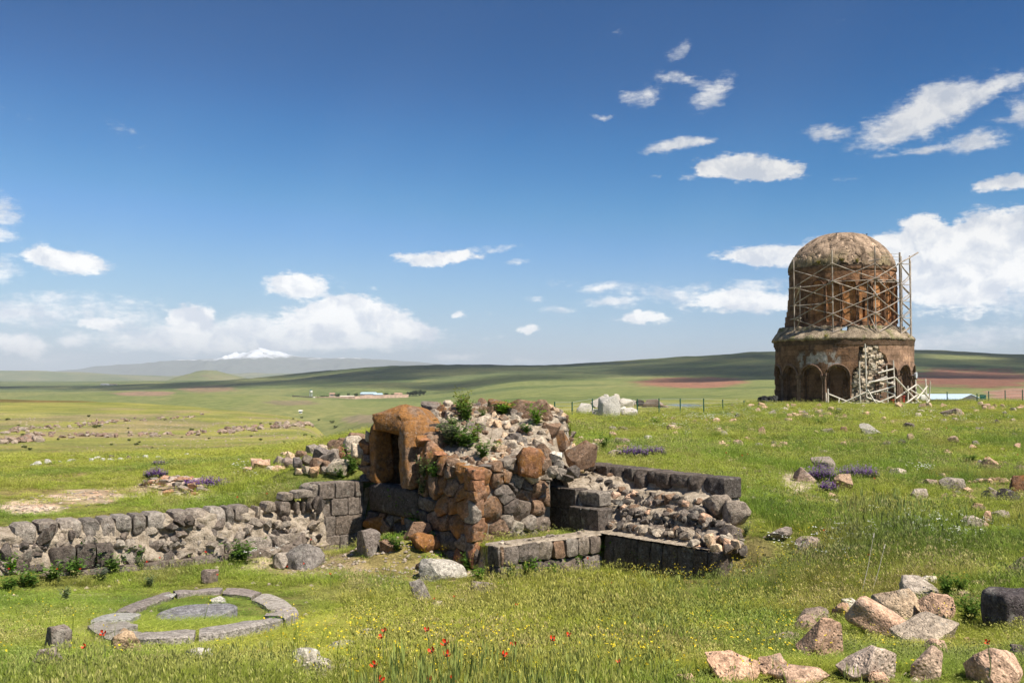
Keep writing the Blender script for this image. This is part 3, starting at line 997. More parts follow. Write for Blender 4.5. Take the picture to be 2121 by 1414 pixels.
def core_b(A, B):
    b_ = A * 3.25; z = -3.15 + B * (np.interp(b_, [0, .7, 1.2, 1.55, 1.56, 3.25], [-1.56, -1.46, -1.25, -1.0, -1.98, -1.98]) + 3.15)
    off = -.06 + fbm(b_ * 6, B * 9, 3) * .03
    return CC.x + E2.x * b_ - E1.x * off, CC.y + E2.y * b_ - E1.y * off, z + EYE


def core_a(A, B):
    a = A * 1.75; z = -3.15 + B * (np.interp(a, [0, .6, 1.75], [-1.56, -1.42, -1.3]) + 3.15)
    off = -.06 + fbm(a * 6 + 40, B * 9, 3) * .03
    return CC.x + E1.x * a - E2.x * off, CC.y + E1.y * a - E2.y * off, z + EYE


m_joint, nt, b = new_mat('dark_joint_mortar', 0.95, 0.1)  # joint mortar of the chamber, darker than the lime mortar
nt.links.new(mixc(nt, noise(nt, world_pos(nt), 12.0, 5.0, .6), (.10, .085, .07), (.26, .225, .18)), b.inputs['Base Color'])
mortar_bed('mortar_core', chamber, core_b, 70, 40, m_joint)
mortar_bed('mortar_core', chamber, core_a, 50, 40, m_joint)

# front face
seeds, cols = [], []
FRONT_ST = [(997, 990, RUST, .62), (1050, 985, BROWN, .5), (1003, 1020, RUST, .5), (1045, 1023, BASALT2, .25), (1017, 1057, BROWN, .35), (1081, 1057, BASALT2, 0), (1052, 1043, BASALT, 0), (1116, 1013, BROWN, .1),
            (1119, 1053, BROWN, .15), (998, 1098, RUST, .5), (1032, 1101, BROWN, .2), (1071, 1093, PALE, 0), (1096, 1086, GREY, 0), (1052, 1083, GREY, 0), (1117, 1083, BASALT2, 0), (1070, 995, GREY, .2), (1061, 1010, BASALT, 0),
            (1089, 1006, BASALT, 0), (1086, 1022, BROWN, 0), (1102, 985, PALE, 0), (1072, 968, BROWN, .2), (1057, 962, GREY, .2), (1030, 965, BROWN, .5), (1122, 975, GREY, 0), (1085, 960, GREY, .3), (1008, 1122, BROWN, .2), (1060, 1120, BASALT2, 0), (1105, 1112, BASALT2, 0)]
for u, v, c_, l_ in FRONT_ST:
    p = on_plane(u, v, CO, FRONTN) - CO
    seeds.append((p.dot(e1), p.z)); cols.append(tone(c_ if c_ != RUST else (.23, .13, .08), l_ * .84))
rad = [0.24, 0.13, 0.2, 0.2, 0.26, 0.2, 0.1, 0.15, 0.14, 0.2, 0.2, 0.1, 0.08, 0.08, 0.12, 0.12, 0.08, 0.09, 0.09, 0.12, 0.11, 0.12, 0.1, 0.12, 0.1, 0.16, 0.16, 0.13]
rad = [r_ * .82 for r_ in rad]
seeds = fill_seeds(seeds, 0, 1.6, -3.0, -1.35, .17, 700, rad=rad)
outline = [(-.05, -3.1), (1.66, -3.1), (1.66, -1.22), (.7, -1.36), (-.05, -1.49)]
for i, poly in voronoi(outline, seeds, .014, rad):
    col = cols[i] if i < len(cols) else tone(random.choice([BASALT2, BROWN, GREY]), random.choice([0, .2, .45]))
    face_stone(poly, CO, e1, Z3, FRONTN, chamber, col, .035, .22, .05, .04, .03 + random.uniform(-.03, .035))
# left face below and beside the doorway
seeds, cols = [], []
LEFT_ST = [(950, 978, RUST, .7), (932, 975, BROWN, .35), (912, 967, RUST, .5), (884, 940, RUST, .6), (910, 1006, RUST, .55), (936, 1006, BROWN, .4), (957, 1020, RUST, .55), (940, 1050, RUST, .62), (966, 1058, RUST, .6), (918, 1047, RUST, .5), (893, 1042, BASALT2, .2),
           (947, 1088, RUST, .5), (925, 1082, BROWN, .2), (972, 1090, RUST, .55), (898, 1008, BROWN, .4), (868, 955, RUST, .55), (870, 985, RUST, .4), (880, 1010, BROWN, .2), (807, 1070, BASALT2, .3), (790, 1068, RUST, .4), (772, 1068, BASALT, 0), (830, 1072, BASALT2, .1),
           (850, 1074, BASALT2, .2), (875, 1075, BASALT, .1), (900, 1078, BROWN, .2), (960, 1120, BASALT2, .1), (930, 1115, BASALT, .1), (800, 1092, BROWN, .3), (772, 1098, BASALT, 0), (835, 1098, BASALT, 0), (870, 1105, BASALT, .1)]
for u, v, c_, l_ in LEFT_ST:
    p = on_plane(u, v, CO, LEFTN) - CO
    seeds.append((p.dot(e2), p.z)); cols.append(tone(c_ if c_ != RUST else (.23, .13, .08), l_ * .84))
rad = [random.choice([.12, .15, .18, .22]) for _ in seeds]
seeds = fill_seeds(seeds, 0, 3.25, -3.05, -1.0, .19, 900, test=lambda a, b_: a < 1.6 or b_ < -2.5, rad=rad)
for outline in ([(-.05, -3.1), (1.58, -3.1), (1.58, -.98), (1.2, -1.2), (.6, -1.4), (-.05, -1.49)], [(1.58, -3.1), (3.27, -3.1), (3.27, -2.47), (1.58, -2.47)]):
    a0, a1 = min(p[0] for p in outline), max(p[0] for p in outline)
    top = -2.47 if a0 > 1 else 0
    for i, poly in voronoi(outline, seeds, .014, rad):
        if not (a0 - .05 <= seeds[i][0] <= a1 + .05 and seeds[i][1] < top + .05): continue
        col = cols[i] if i < len(cols) else tone(random.choice([BASALT2, BROWN, RUST]), random.choice([0, .3, .5]))
        face_stone(poly, CO, e2, Z3, LEFTN, chamber, col, .035, .2, .05, .04, .03 + random.uniform(-.035, .035))


def cp(a, b_, z):
    return V3(CC + E1 * a + E2 * b_, z)


# the long dark threshold block, jambs and the great lintel boulder
slab_box('door_sill', cp(.17, 2.36, -2.2), e2, e1, Z3, .80, .27, .265, tone(BASALT, .12), chamber, .02, 8, 11)
jl = slab_box('door_jamb', cp(.10, 2.95, -1.37), e2, e1, (Z3 + e2 * .06).normalized(), .13, .21, .56, tone((.17, .10, .06), .60), chamber, .022, 8, 15, .12)
jr = slab_box('door_jamb', cp(.10, 1.84, -1.34), e2, e1, (Z3 + e2 * .07).normalized(), .15, .30, .60, tone(BROWN, .58), chamber, .025, 8, 19, .12)
slab_box('door_shade_slab', cp(.95, 2.4, -1.5), e2, e1, Z3, .8, .1, .6, tone(DARK), chamber, .02, 5, 23)  # added dark slab: the shade inside the doorway put into its colour
slab_box('roof_slab', cp(.74, 2.62, -.9), e2, e1, Z3, .70, .42, .09, tone(DARK), chamber, .02, 6, 37)  # added unseen slab that keeps light from above out of the doorway
slab_box('side_stone', cp(.55, 1.62, -1.45), e2, e1, Z3, .16, .45, .5, tone(BROWN, .3), chamber, .03, 6, 29)
slab_box('side_stone', cp(.5, 3.16, -1.5), e2, e1, Z3, .10, .4, .55, tone(BROWN, .3), chamber, .03, 6, 31)
lint = rock('lintel_boulder', P(849, 871, 19.05) + Vector((0, .1, 0)), (1.34, .95, .62), tone(BROWN, .62), (R(6), R(12), R(-20)), chamber, [rock_mesh(777, 4, 16, .6, .93, .09)])
# stones stacked left of the doorway
for u, v, w, h, c_, l_ in ((742, 934, 34, 26, PALE, .1), (761, 926, 28, 34, RUST, .5), (762, 952, 34, 22, BROWN, .4), (760, 972, 26, 20, BROWN, .3), (766, 905, 18, 22, PALE, 0), (757, 990, 30, 18, BASALT, 0), (771, 985, 16, 26, BROWN, .2)):
    p = P(u, v, 19.45); m = p.y / F
    rock('stone', p, (w * m * 1.1, .34, h * m * 1.1), tone(c_, l_), None, chamber, ROCKS)

# the heap on top: mortar and rubble sloping up to the back


def z_heap(x, y):
    a = (x - CC.x) * E1.x + (y - CC.y) * E1.y
    b_ = (x - CC.x) * E2.x + (y - CC.y) * E2.y
    z = -1.52 + .92 * sstep(17.2, 20.3, y + .12 * x) - 1.15 * sstep(.65, 2.1, x) + .05 * sstep(0, .5, b_)
    z = z - .9 * sstep(20.7, 21.6, y) - .8 * sstep(0, .5, a - (1.8 + 1.6 * sstep(.2, 1.5, b_)))
    z = z - .35 * (1 - sstep(0.0, .35, a)) * sstep(.9, 1.5, b_)
    hol = (1 - sstep(1.0, 1.08, a)) * sstep(1.5, 1.6, b_)
    z = z * (1 - hol) - 2.02 * hol
    z = z - 1.2 * sstep(3.3, 3.5, b_)
    return z + .05 * fbm(x * 3, y * 3, 4)


def heap_pts(A, B):
    a = -.02 + A * 4.3; b_ = -.03 + B * 4.0
    x = CC.x + E1.x * a + E2.x * b_; y = CC.y + E1.y * a + E2.y * b_
    return x, y, z_heap(x, y) + .04 * fbm(x * 9, y * 9, 3) + EYE


mortar_bed('mortar_core', chamber, heap_pts, 120, 110)


def on_heap(u, v):
    d = ray(u, v)
    ys = np.linspace(16.8, 21.5, 600)
    z = d.z / d.y * ys
    g = z_heap(d.x / d.y * ys, ys)
    ok = np.nonzero(z <= g)[0]
    Y = ys[ok[0]] if len(ok) else 20.4
    return P(u, v, float(Y))


HEAP = [(1042, 842, 66, 36, BROWN, .5), (1078, 846, 56, 40, BROWN, .4), (1112, 852, 62, 46, BROWN, .3), (1141, 890, 42, 28, BROWN, .1), (1157, 910, 46, 40, BROWN, .3), (1098, 953, 62, 56, RUST, .5), (1062, 947, 54, 24, GREY, .1), (1123, 940, 40, 42, BROWN, .35),
        (891, 846, 40, 26, BASALT2, .2), (917, 850, 28, 24, BROWN, .5), (1000, 834, 22, 20, BROWN, .1), (962, 838, 20, 14, BROWN, .1), (983, 850, 26, 18, PALE, 0), (1002, 872, 40, 24, PALE, 0), (975, 884, 22, 30, GREY, 0), (996, 888, 20, 28, GREY, .1), (1016, 878, 22, 24, TAN, 0),
        (1033, 882, 18, 26, TAN, .1), (1050, 880, 18, 22, PALE, 0), (930, 862, 26, 22, PALE, 0), (945, 866, 22, 20, BROWN, .3), (1022, 850, 30, 18, BROWN, .2), (1068, 866, 24, 16, PALE, 0), (1090, 890, 30, 20, PALE, 0), (1035, 930, 36, 26, TAN, 0), (1060, 922, 28, 24, PALE, 0), (1082, 915, 24, 28, GREY, 0),
        (1064, 905, 28, 18, BASALT2, 0), (1116, 918, 30, 28, PALE, .1), (1135, 932, 26, 26, PALE, 0), (1152, 945, 26, 22, WHITE, 0), (1158, 960, 22, 18, GREY, 0), (1168, 930, 26, 24, PALE, .1), (974, 955, 24, 26, BROWN, 0), (993, 962, 20, 16, BROWN, .1), (897, 930, 30, 28, RUST, .5), (940, 915, 20, 14, BROWN, .1),
        (1180, 958, 30, 20, BROWN, .3), (1188, 975, 30, 26, BASALT2, 0), (1162, 980, 22, 22, GREY, 0), (1145, 975, 24, 24, GREY, 0), (1130, 960, 26, 22, BROWN, .2), (1176, 990, 28, 14, BASALT, 0)]
for u, v, w, h, c_, l_ in HEAP:
    p = on_heap(u, v + h * .2); m = p.y / F
    rock('stone', p + Vector((0, .05, h * m * .12)), (w * m * 1.05, w * m * .8, h * m * 1.15), tone(c_, l_), None, chamber, ROCKS if w < 45 else ROCKS_BIG)
nrub = 0
while nrub < 262:
    a, b_ = random.uniform(.1, 3.6), random.uniform(.15, 3.6)
    x, y = CC.x + E1.x * a + E2.x * b_, CC.y + E1.y * a + E2.y * b_
    z = float(z_heap(x, y))
    if z < -2.1: continue
    if a < 1.1 and b_ > 1.5: continue
    s = random.uniform(.07, .19) * (1.0 + .5 * (y > 19.6))
    rock('stone', Vector((x, y, z + EYE + s * .03)), (s, s * .85, s * random.uniform(.55, .9)), tone(random.choice([PALE, TAN, TAN, GREY, BROWN, BROWN, BROWN, BASALT2]), random.choice([0, 0, .1, .35])), (random.uniform(-.5, .5), random.uniform(-.5, .5), random.uniform(0, 3)), chamber, ROCKS_SMALL)
    nrub += 1
# the big loose boulder that lies on the right shoulder of the chamber
p = P(1205, 942, 19.0); m = p.y / F
tag(rock('boulder', p, (66 * m, .5, 54 * m), tone(BROWN, .3), (R(5), R(-12), R(20)), None, [ROCKS_BIG[2]]), 'large brown angular boulder lying where the chamber meets the right hand wall', 'boulder')

# ---- right-hand wall with its stripped core
O3 = Vector((.66, 18.64)); d3 = -E2; n3 = -E1
W3O = V3(O3, 0); ea3, en3 = v2(d3), v2(n3)
wall3 = empty('ruined_wall', V3(O3 + d3 * 1.8, -3.0), 'ruined wall right of the chamber, its facing gone and rough pale mortar core laid bare', 'wall', 'low walls of the ruin')


def w3p(a, off, z):
    return V3(O3 + d3 * a + n3 * off, z)


def w3_core(A, B):
    a = -.15 + A * 3.95
    bk = [0, .1, .2, .29, .42, .50, .62, .70, .82, .88, 1.0]
    wv = .05 * fbm(a * 1.7 + 3, 0 * a, 3)
    off = np.interp(B, bk, [-1.6, -1.3, -1.1, -.78, -.66, -.42, -.32, -.12, -.05, .02, .24])
    z = np.interp(B, bk, [-1.70, -1.68, -1.93, -1.97, -2.17, -2.20, -2.40, -2.43, -2.555, -2.56, -2.57])
    off = off + wv * sstep(.2, .3, B) * (1 - sstep(.8, .88, B)) * 2
    hi = 1 - sstep(.55, 1.15, a)
    zh = np.interp(B, [0, .1, .22, .5, .75, .86, 1.0], [-1.66, -1.64, -1.74, -1.82, -1.9, -1.93, -2.7])
    oh = np.interp(B, [0, .1, .22, .5, .75, .86, 1.0], [-1.6, -1.3, -1.08, -.62, -.16, -.05, -.03])
    z = z * (1 - hi) + zh * hi; off = off * (1 - hi) + oh * hi
    z = z - .16 * sstep(3.0, 3.8, a) * (1 - B) - .75 * sstep(2.75, 3.35, a) * (1 - sstep(.2, .5, B))
    k = sstep(.12, .25, B) * (1 - sstep(.74, .84, B))
    off = off + k * .13 * fbm(a * 5.0, B * 9, 5, .6)
    z = z + k * .07 * fbm(a * 5.0 + 21, B * 9, 5, .6) + .012 * fbm(a * 14, B * 14, 3)
    return O3.x + d3.x * a + n3.x * off, O3.y + d3.y * a + n3.y * off, z + EYE


mortar_bed('mortar_core', wall3, w3_core, 200, 110)
# dark squared facing left standing by the chamber
courses(wall3, W3O, ea3, Z3, en3, [(-1.92, -2.28, [-.08, .32, .74]), (-2.28, -2.75, [-.08, .34, .74])], lambda: tone(BASALT), .01, .3, .005, .004, .04, .008, .03)
courses(wall3, W3O, ea3, Z3, en3, [(-2.20, -2.62, [.70, 1.0, 1.42])], lambda: tone(BASALT), .012, .35, .005, .004, .05, .01, .16)
courses(wall3, W3O, ea3, Z3, en3, [(-1.93, -2.2, [.75, 1.25])], lambda: tone(GREY), .02, .3, .02, .01, .1, .02, -.04)
# back skin along the top
xs = [-.25, .12, .5, .8, 1.05, 1.38, 1.62, 1.95, 2.3, 2.55, 3.08]
for i, (a0, a1) in enumerate(zip(xs[:-1], xs[1:])):
    zt = -1.585 - .012 * i / 2
    zb = zt - random.uniform(.2, .36)
    face_stone([(a0 + .012, zb + random.uniform(-.04, .05)), (a1 - .012, zb + random.uniform(-.04, .05)), (a1 - .008, zt), (a0 + .008, zt)], W3O, ea3, Z3, en3, wall3, tone(BASALT if i != 4 else BASALT2), .04, .42, .06, .032, -1.12 + random.uniform(-.06, .08))
for a, off, z, w, h, c_ in ((3.2, -.8, -2.06, .52, .44, GREY), (3.62, -.75, -2.12, .44, .42, GREY), (2.95, -.6, -2.2, .34, .32, GREY), (3.8, -.35, -2.4, .36, .34, BASALT2), (3.55, -.2, -2.5, .3, .3, GREY)):
    rock('stone', w3p(a, off, z), (w, w * .85, h), tone(c_), (random.uniform(-.1, .1), random.uniform(-.1, .1), -.8), wall3, ROCKS_BIG)
for k in range(215):
    a = random.uniform(.6, 3.7)
    B = random.choice([.31, .36, .40, .52, .56, .60, .72, .76, .47, .66]) + random.uniform(-.015, .015)
    if a < 1.0 and B > .5: continue
    X, Y, Z = w3_core(np.array([(a + .15) / 3.95]), np.array([B]))
    s = random.uniform(.08, .17)
    light = random.random() < .16
    rock('stone', Vector((float(X[0]), float(Y[0]), float(Z[0]) - s * .08)), (s * random.uniform(.7, 1.3), s * 1.6, s * random.uniform(.7, 1.2)), tone(random.choice([PALE, GREY, PINK]) if light else random.choice([BASALT, BASALT2, BASALT2, DARK, BROWN, GREY])),
         (random.uniform(-.25, .25), random.uniform(-.2, .7), math.atan2(d3.y, d3.x) + random.uniform(-.4, .4)), wall3, ROCKS_SMALL)
# dark low face under the ledge
courses(wall3, W3O, ea3, Z3, en3, [(-2.585, -3.3, [1.60, 1.86, 2.10, 2.36, 2.63, 2.88, 3.19, 3.52, 3.80, 4.05])], lambda: tone(BASALT), .02, .3, .014, .008, .06, .015, .22)
for i in range(26):
    rock('stone', w3p(random.uniform(3.3, 4.15), random.uniform(-.45, .15), random.uniform(-2.62, -2.42)), tuple(random.uniform(.1, .24) for _ in range(3)), tone(random.choice([PALE, PINK, BASALT2, GREY, TAN])), None, wall3, ROCKS_SMALL)

# ---- low bench wall in front
db = (BM - BL); Lb = db.length; db = db / Lb
nb_ = Vector((db.y, -db.x)); eab, enb = v2(db), v2(nb_)
BO = V3(BL, 0)
bench = empty('low_wall', V3(BL + db * Lb * .5, -3.1), 'low front wall two courses high with a flat pale mortar top, in the grass before the chamber', 'wall', 'low walls of the ruin')


def ab(u):
    s = (u - 1060.5) / F
    return (s * BL.y - BL.x) / (db.x - s * db.y)


up_c = [ab(u) for u in (1036, 1044, 1075, 1116, 1145, 1170, 1197, 1219, 1247)]
lo_c = [ab(u) for u in (1036, 1066, 1095, 1129, 1161, 1207, 1247)]
courses(bench, BO, eab, Z3, enb, [(-2.585, -2.90, up_c)], lambda: tone(random.choice([BASALT2, GREY, BROWN, BASALT2])), .03, .2, .02, .014, .13, .022, 0)
courses(bench, BO, eab, Z3, enb, [(-2.90, -3.3, lo_c)], lambda: tone(random.choice([BASALT2, BASALT])), .03, .2, .02, .016, .13, .022, 0)
courses(bench, BO, v2(-nb_), Z3, v2(-db), [(-2.585, -2.91, [.0, .13, .33]), (-2.91, -3.3, [.0, .2, .33])], lambda: tone(BASALT), .02, .2, .015, .01, .1, .015, .02)


def bench_top(A, B):
    a = -.03 + A * (Lb + .03); off = .0 - B * .37
    z = -2.575 - .03 * (B < .02) - .03 * (A < .01) + .012 * fbm(a * 7, off * 9, 4)
    return BL.x + db.x * a + nb_.x * off, BL.y + db.y * a + nb_.y * off, z + EYE


mortar_bed('mortar_top', bench, bench_top, 90, 16)
for i in range(14):
    s = random.uniform(.05, .11)
    q = BL + db * random.uniform(.1, Lb - .1) + nb_ * random.uniform(-.3, -.05)
    rock('pebble', V3(q, -2.565), (s, s, s * .5), tone(random.choice([PALE, GREY])), None, bench, ROCKS_SMALL)

# ------------------------------------------------------------------ the half-fallen round church on the crest
CH_Y = 111.0
CHX = (1746 - 1060.5) / F * CH_Y
_d = Vector((CHX, CH_Y, 0)).normalized()
CF, CRT = -_d, Vector((_d.y, -_d.x, 0))      # towards the viewer, and to the right
CHC = Vector((CHX, CH_Y, EYE))
MPX = CH_Y / F                               # metres to one photo pixel at the church


def ch_z(v):
    return (HORIZON - v) * MPX * .985


def ch_p(phi, r, z):
    return CHC + (CRT * math.sin(phi) + CF * math.cos(phi)) * r + Vector((0, 0, z))


church = empty('ruined_church', CHC + Vector((0, 0, -2.4)), 'half fallen round church of brown stone with blind arcades and a broken dome', 'church')
church['kind'] = 'thing'

m_tuff, nt, b = new_mat('brown_tuff', 0.92, 0.12)
at = nn(nt, 'ShaderNodeAttribute', attribute_name='tone')
wp = world_pos(nt)
mid = noise(nt, wp, 1.4, 6.0, .65); fin = noise(nt, wp, 7.0, 4.0, .6)
tcn = nn(nt, 'ShaderNodeAttribute', attribute_name='wallpos')
brick = nn(nt, 'ShaderNodeTexBrick'); brick.offset = .5
brick.inputs['Scale'].default_value = 1.0; brick.inputs['Mortar Size'].default_value = .022
brick.inputs['Brick Width'].default_value = 1.15; brick.inputs['Row Height'].default_value = .62
brick.inputs['Color1'].default_value = (.74, .74, .75, 1); brick.inputs['Color2'].default_value = (1.26, 1.2, 1.15, 1); brick.inputs['Mortar'].default_value = (.5, .48, .46, 1)
nt.links.new(tcn.outputs['Vector'], brick.inputs['Vector'])
c = mixc(nt, 1.0, at.outputs['Color'], mixc(nt, maprange(nt, mid, .3, .7), (.62, .60, .58), (1.36, 1.36, 1.36)), 'MULTIPLY')
c = mixc(nt, 1.0, c, mixc(nt, maprange(nt, fin, .3, .7), (.8, .8, .8), (1.2, 1.2, 1.2)), 'MULTIPLY')
c = mixc(nt, .8, c, brick.outputs['Color'], 'MULTIPLY')
nt.links.new(c, b.inputs['Base Color'])
bump(nt, b, mathn(nt, 'ADD', mid, fin), .6, .08)

m_rubble, nt, b = new_mat('pale_rubble_core', 0.95, 0.1)
at = nn(nt, 'ShaderNodeAttribute', attribute_name='tone')
wp = world_pos(nt)
mid = noise(nt, wp, 2.6, 5.0, .65); fin = noise(nt, wp, 9.0, 4.0, .6)
c = mixc(nt, 1.0, at.outputs['Color'], mixc(nt, maprange(nt, fin, .3, .7), (.6, .58, .55), (1.35, 1.35, 1.35)), 'MULTIPLY')
c = mixc(nt, 1.0, c, mixc(nt, maprange(nt, mid, .3, .7), (.75, .74, .73), (1.25, 1.25, 1.25)), 'MULTIPLY')
nt.links.new(c, b.inputs['Base Color'])
bump(nt, b, mathn(nt, 'ADD', mid, fin), .8, .1)


def polar_part(name, phis, zs, rfun, tonef, mat, solid=0.0, hole=None, parent=None):
    PH, ZZ = np.meshgrid(phis, zs, indexing='ij')
    RR_ = rfun(PH, ZZ)
    sx, cx_ = np.sin(PH), np.cos(PH)
    X = (CRT.x * sx + CF.x * cx_) * RR_ + CHC.x; Y = (CRT.y * sx + CF.y * cx_) * RR_ + CHC.y; Z = ZZ + EYE
    par = parent or church
    me = grid_mesh(name, X - par.location.x, Y - par.location.y, Z - par.location.z)
    point_color(me, 'tone', tonef(PH.ravel(), ZZ.ravel()).astype(np.float32))
    a = me.attributes.new('wallpos', 'FLOAT_VECTOR', 'POINT')
    a.data.foreach_set('vector', np.stack([PH.ravel() * 7.3, ZZ.ravel(), 0 * PH.ravel()], -1).astype(np.float32).ravel())
    me.set_sharp_from_angle(angle=R(40))
    if hole is not None:
        bm = bmesh.new(); bm.from_mesh(me)
        m = len(zs)
        bm.verts.ensure_lookup_table()
        kill = [f for f in bm.faces if all(hole(PH.ravel()[v.index], ZZ.ravel()[v.index]) for v in f.verts)]
        bmesh.ops.delete(bm, geom=kill, context='FACES'); bm.to_mesh(me); bm.free()
    o = link(name, me, mat)
    o.parent = par
    if solid:
        md = o.modifiers.new('wall thickness', 'SOLIDIFY'); md.thickness = solid; md.offset = 1.0
    return o


RL, RU = 7.22, 5.56
PH0, PH1 = R(-112), R(114)
ARC_N = [R(x) for x in (-69, -48.4, -26.2, -4.2, 16.5, 37.5, 57.5, 78, 98)]
ARC_HW, ARC_SP, ARC_R = 1.17, ch_z(779), 1.17
UP_N = [R(x) for x in (-60, -43, -26, -9.5, 7.2, 23.7, 40, 56.5, 73, 89)]
UP_HW, UP_SP, UP_BOT = .63, ch_z(597), ch_z(668)


def niche(PH, ZZ, cents, Rr, hw, sp, bot):
    m = np.zeros_like(PH)
    for c_ in cents:
        a = np.abs(PH - c_) * Rr
        inside = (a < hw) & (ZZ < sp) & (ZZ > bot) | (np.hypot(a, ZZ - sp) < hw) & (ZZ >= sp)
        m = np.maximum(m, inside.astype(float))
    return m


def uv_in(PH, ZZ, Rr, pts):
    """Inside a polygon drawn on the photograph, carried on to the curved wall."""
    U = 1747 + np.sin(PH) * Rr / MPX
    V = HORIZON - ZZ / (MPX * .985)
    ins = np.zeros(U.shape, bool)
    n = len(pts); j = n - 1
    for i in range(n):
        x0, y0 = pts[i]; x1, y1 = pts[j]
        c_ = ((y0 > V) != (y1 > V)) & (U < (x1 - x0) * (V - y0) / (y1 - y0 + 1e-9) + x0)
        ins ^= c_; j = i
    return ins & (np.abs(PH) < 1.5)


SCAR = [(1787, 718), (1812, 718), (1815, 730), (1826, 738), (1830, 752), (1820, 768), (1822, 800), (1816, 836), (1760, 836), (1764, 800), (1768, 775), (1776, 764), (1780, 742), (1776, 736)]


def r_low(PH, ZZ):
    r = RL + .05 * fbm(PH * 6, ZZ * .8, 3)
    m = niche(PH, ZZ, ARC_N, RL, ARC_HW, ARC_SP, -9)
    m2 = niche(PH, ZZ, ARC_N, RL, ARC_HW - .17, ARC_SP, -9)
    sc = uv_in(PH, ZZ, RL, SCAR)
    r = r - np.where(sc, .40 + .35 * fbm(PH * 14, ZZ * 2, 4), .42 * m + .30 * m2)
    # the ragged break on the left, narrow windows, holes in the scar
    r = r - sstep(R(-70), R(-88), PH) * (.18 * (fbm(PH * 0 + 3, np.floor(ZZ / .55) * 3.7, 2) + .4))
    for u0, u1, v0, v1 in ((1777, 1786, 721, 735), (1790, 1797, 727, 734), (1791, 1797, 753, 760), (1819, 1825, 757, 766)):
        r = r - .9 * uv_in(PH, ZZ, RL, [(u0, v0), (u1, v0), (u1, v1), (u0, v1)])
    for c_ in (ARC_N[6],):
        a = (PH - c_) * RL
        r = r - .3 * ((np.abs(a) < .10) & (ZZ > ch_z(815)) & (ZZ < ch_z(768)))
        r = r + .14 * ((np.abs(a) < .75) & (np.abs(a) > .16) & (np.abs(ZZ - ch_z(774)) < .14))
        r = r + .12 * ((np.abs(a) < .32) & (np.abs(a) > .2) & (ZZ > ch_z(800)) & (ZZ < ch_z(768)))
    return r


def tone_low(p, z):
    c_ = np.zeros((len(p), 3)) + np.array([.19, .112, .068])
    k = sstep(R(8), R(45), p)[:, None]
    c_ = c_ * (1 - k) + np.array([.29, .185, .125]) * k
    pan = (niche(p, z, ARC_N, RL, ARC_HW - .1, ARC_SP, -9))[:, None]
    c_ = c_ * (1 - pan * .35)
    n_ = fbm(p * 5, z * .9, 4)
    # dark streaks under the cornice, white salts above the arches
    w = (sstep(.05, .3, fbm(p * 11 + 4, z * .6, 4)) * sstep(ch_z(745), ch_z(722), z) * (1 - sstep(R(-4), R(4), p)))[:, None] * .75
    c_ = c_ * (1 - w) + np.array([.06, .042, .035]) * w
    w = (sstep(.02, .16, fbm(p * 16, z * 1.5 + 3, 4)) * sstep(ch_z(768), ch_z(756), z) * (1 - sstep(ch_z(738), ch_z(726), z)) * sstep(R(-42), R(-34), p) * (1 - sstep(R(-4), R(0), p)))[:, None] * .8
    c_ = c_ * (1 - w) + np.array([.42, .40, .38]) * w
    s = uv_in(p, z, RL, SCAR)[:, None]
    c_ = np.where(s, np.array([.46, .38, .29]) * (1 + .9 * fbm(p * 20, z * 3, 3))[:, None], c_)
    return np.clip(c_ * (1 + .35 * n_[:, None]), .02, .8)


phi_l = np.concatenate([np.linspace(PH0, R(-80), 40, endpoint=False), np.linspace(R(-80), R(90), 520, endpoint=False), np.linspace(R(90), PH1, 40)])
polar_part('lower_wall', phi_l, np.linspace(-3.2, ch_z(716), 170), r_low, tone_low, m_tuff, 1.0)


def r_up(PH, ZZ):
    r = RU + .04 * fbm(PH * 6 + 9, ZZ * .8, 3)
    m = niche(PH, ZZ, UP_N, RU, UP_HW, UP_SP, UP_BOT); m2 = niche(PH, ZZ, UP_N, RU, UP_HW - .11, UP_SP, UP_BOT)
    on = (PH > R(-50))
    r = r - (.14 * m + .12 * m2) * on
    # courses broken back step by step on the left side
    st = np.floor((ZZ - ch_z(690)) / .62)
    r = r + sstep(R(-48), R(-62), PH) * np.clip(.62 - .085 * st + .22 * vnoise(st * 3.3, st * 0 + .5), .0, .6)
    for c_ in (UP_N[1], UP_N[5]):
        a = (PH - c_) * RU
        r = r - .55 * ((np.abs(a) < .15) & (ZZ > ch_z(662)) & (ZZ < ch_z(622)))
    r = r + .06 * (ZZ > ch_z(563)) - .05 * ((ZZ < ch_z(563)) & (ZZ > ch_z(568)))
    return r


def tone_up(p, z):
    c_ = np.zeros((len(p), 3)) + np.array([.27, .145, .08])
    pan = (niche(p, z, UP_N, RU, UP_HW, UP_SP, UP_BOT) * (p > R(-50)))[:, None]
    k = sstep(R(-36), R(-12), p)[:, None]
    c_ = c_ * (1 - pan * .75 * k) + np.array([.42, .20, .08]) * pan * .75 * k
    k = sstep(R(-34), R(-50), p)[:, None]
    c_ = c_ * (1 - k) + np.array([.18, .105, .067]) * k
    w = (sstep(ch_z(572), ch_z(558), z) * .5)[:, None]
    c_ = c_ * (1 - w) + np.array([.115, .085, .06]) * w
    w = (sstep(.08, .3, fbm(p * 9 + 8, z * 1.2, 4)) * .45)[:, None]
    c_ = c_ * (1 - w) + np.array([.10, .062, .042]) * w
    return np.clip(c_ * (1 + .4 * fbm(p * 5 + 30, z * .9, 4))[:, None], .02, .8)


def gap(p, z):
    u = 1747 + math.sin(p) * RU / MPX; v = HORIZON - z / (MPX * .985)
    return 1745.5 < u < 1757 and 677.5 < v < 687.5


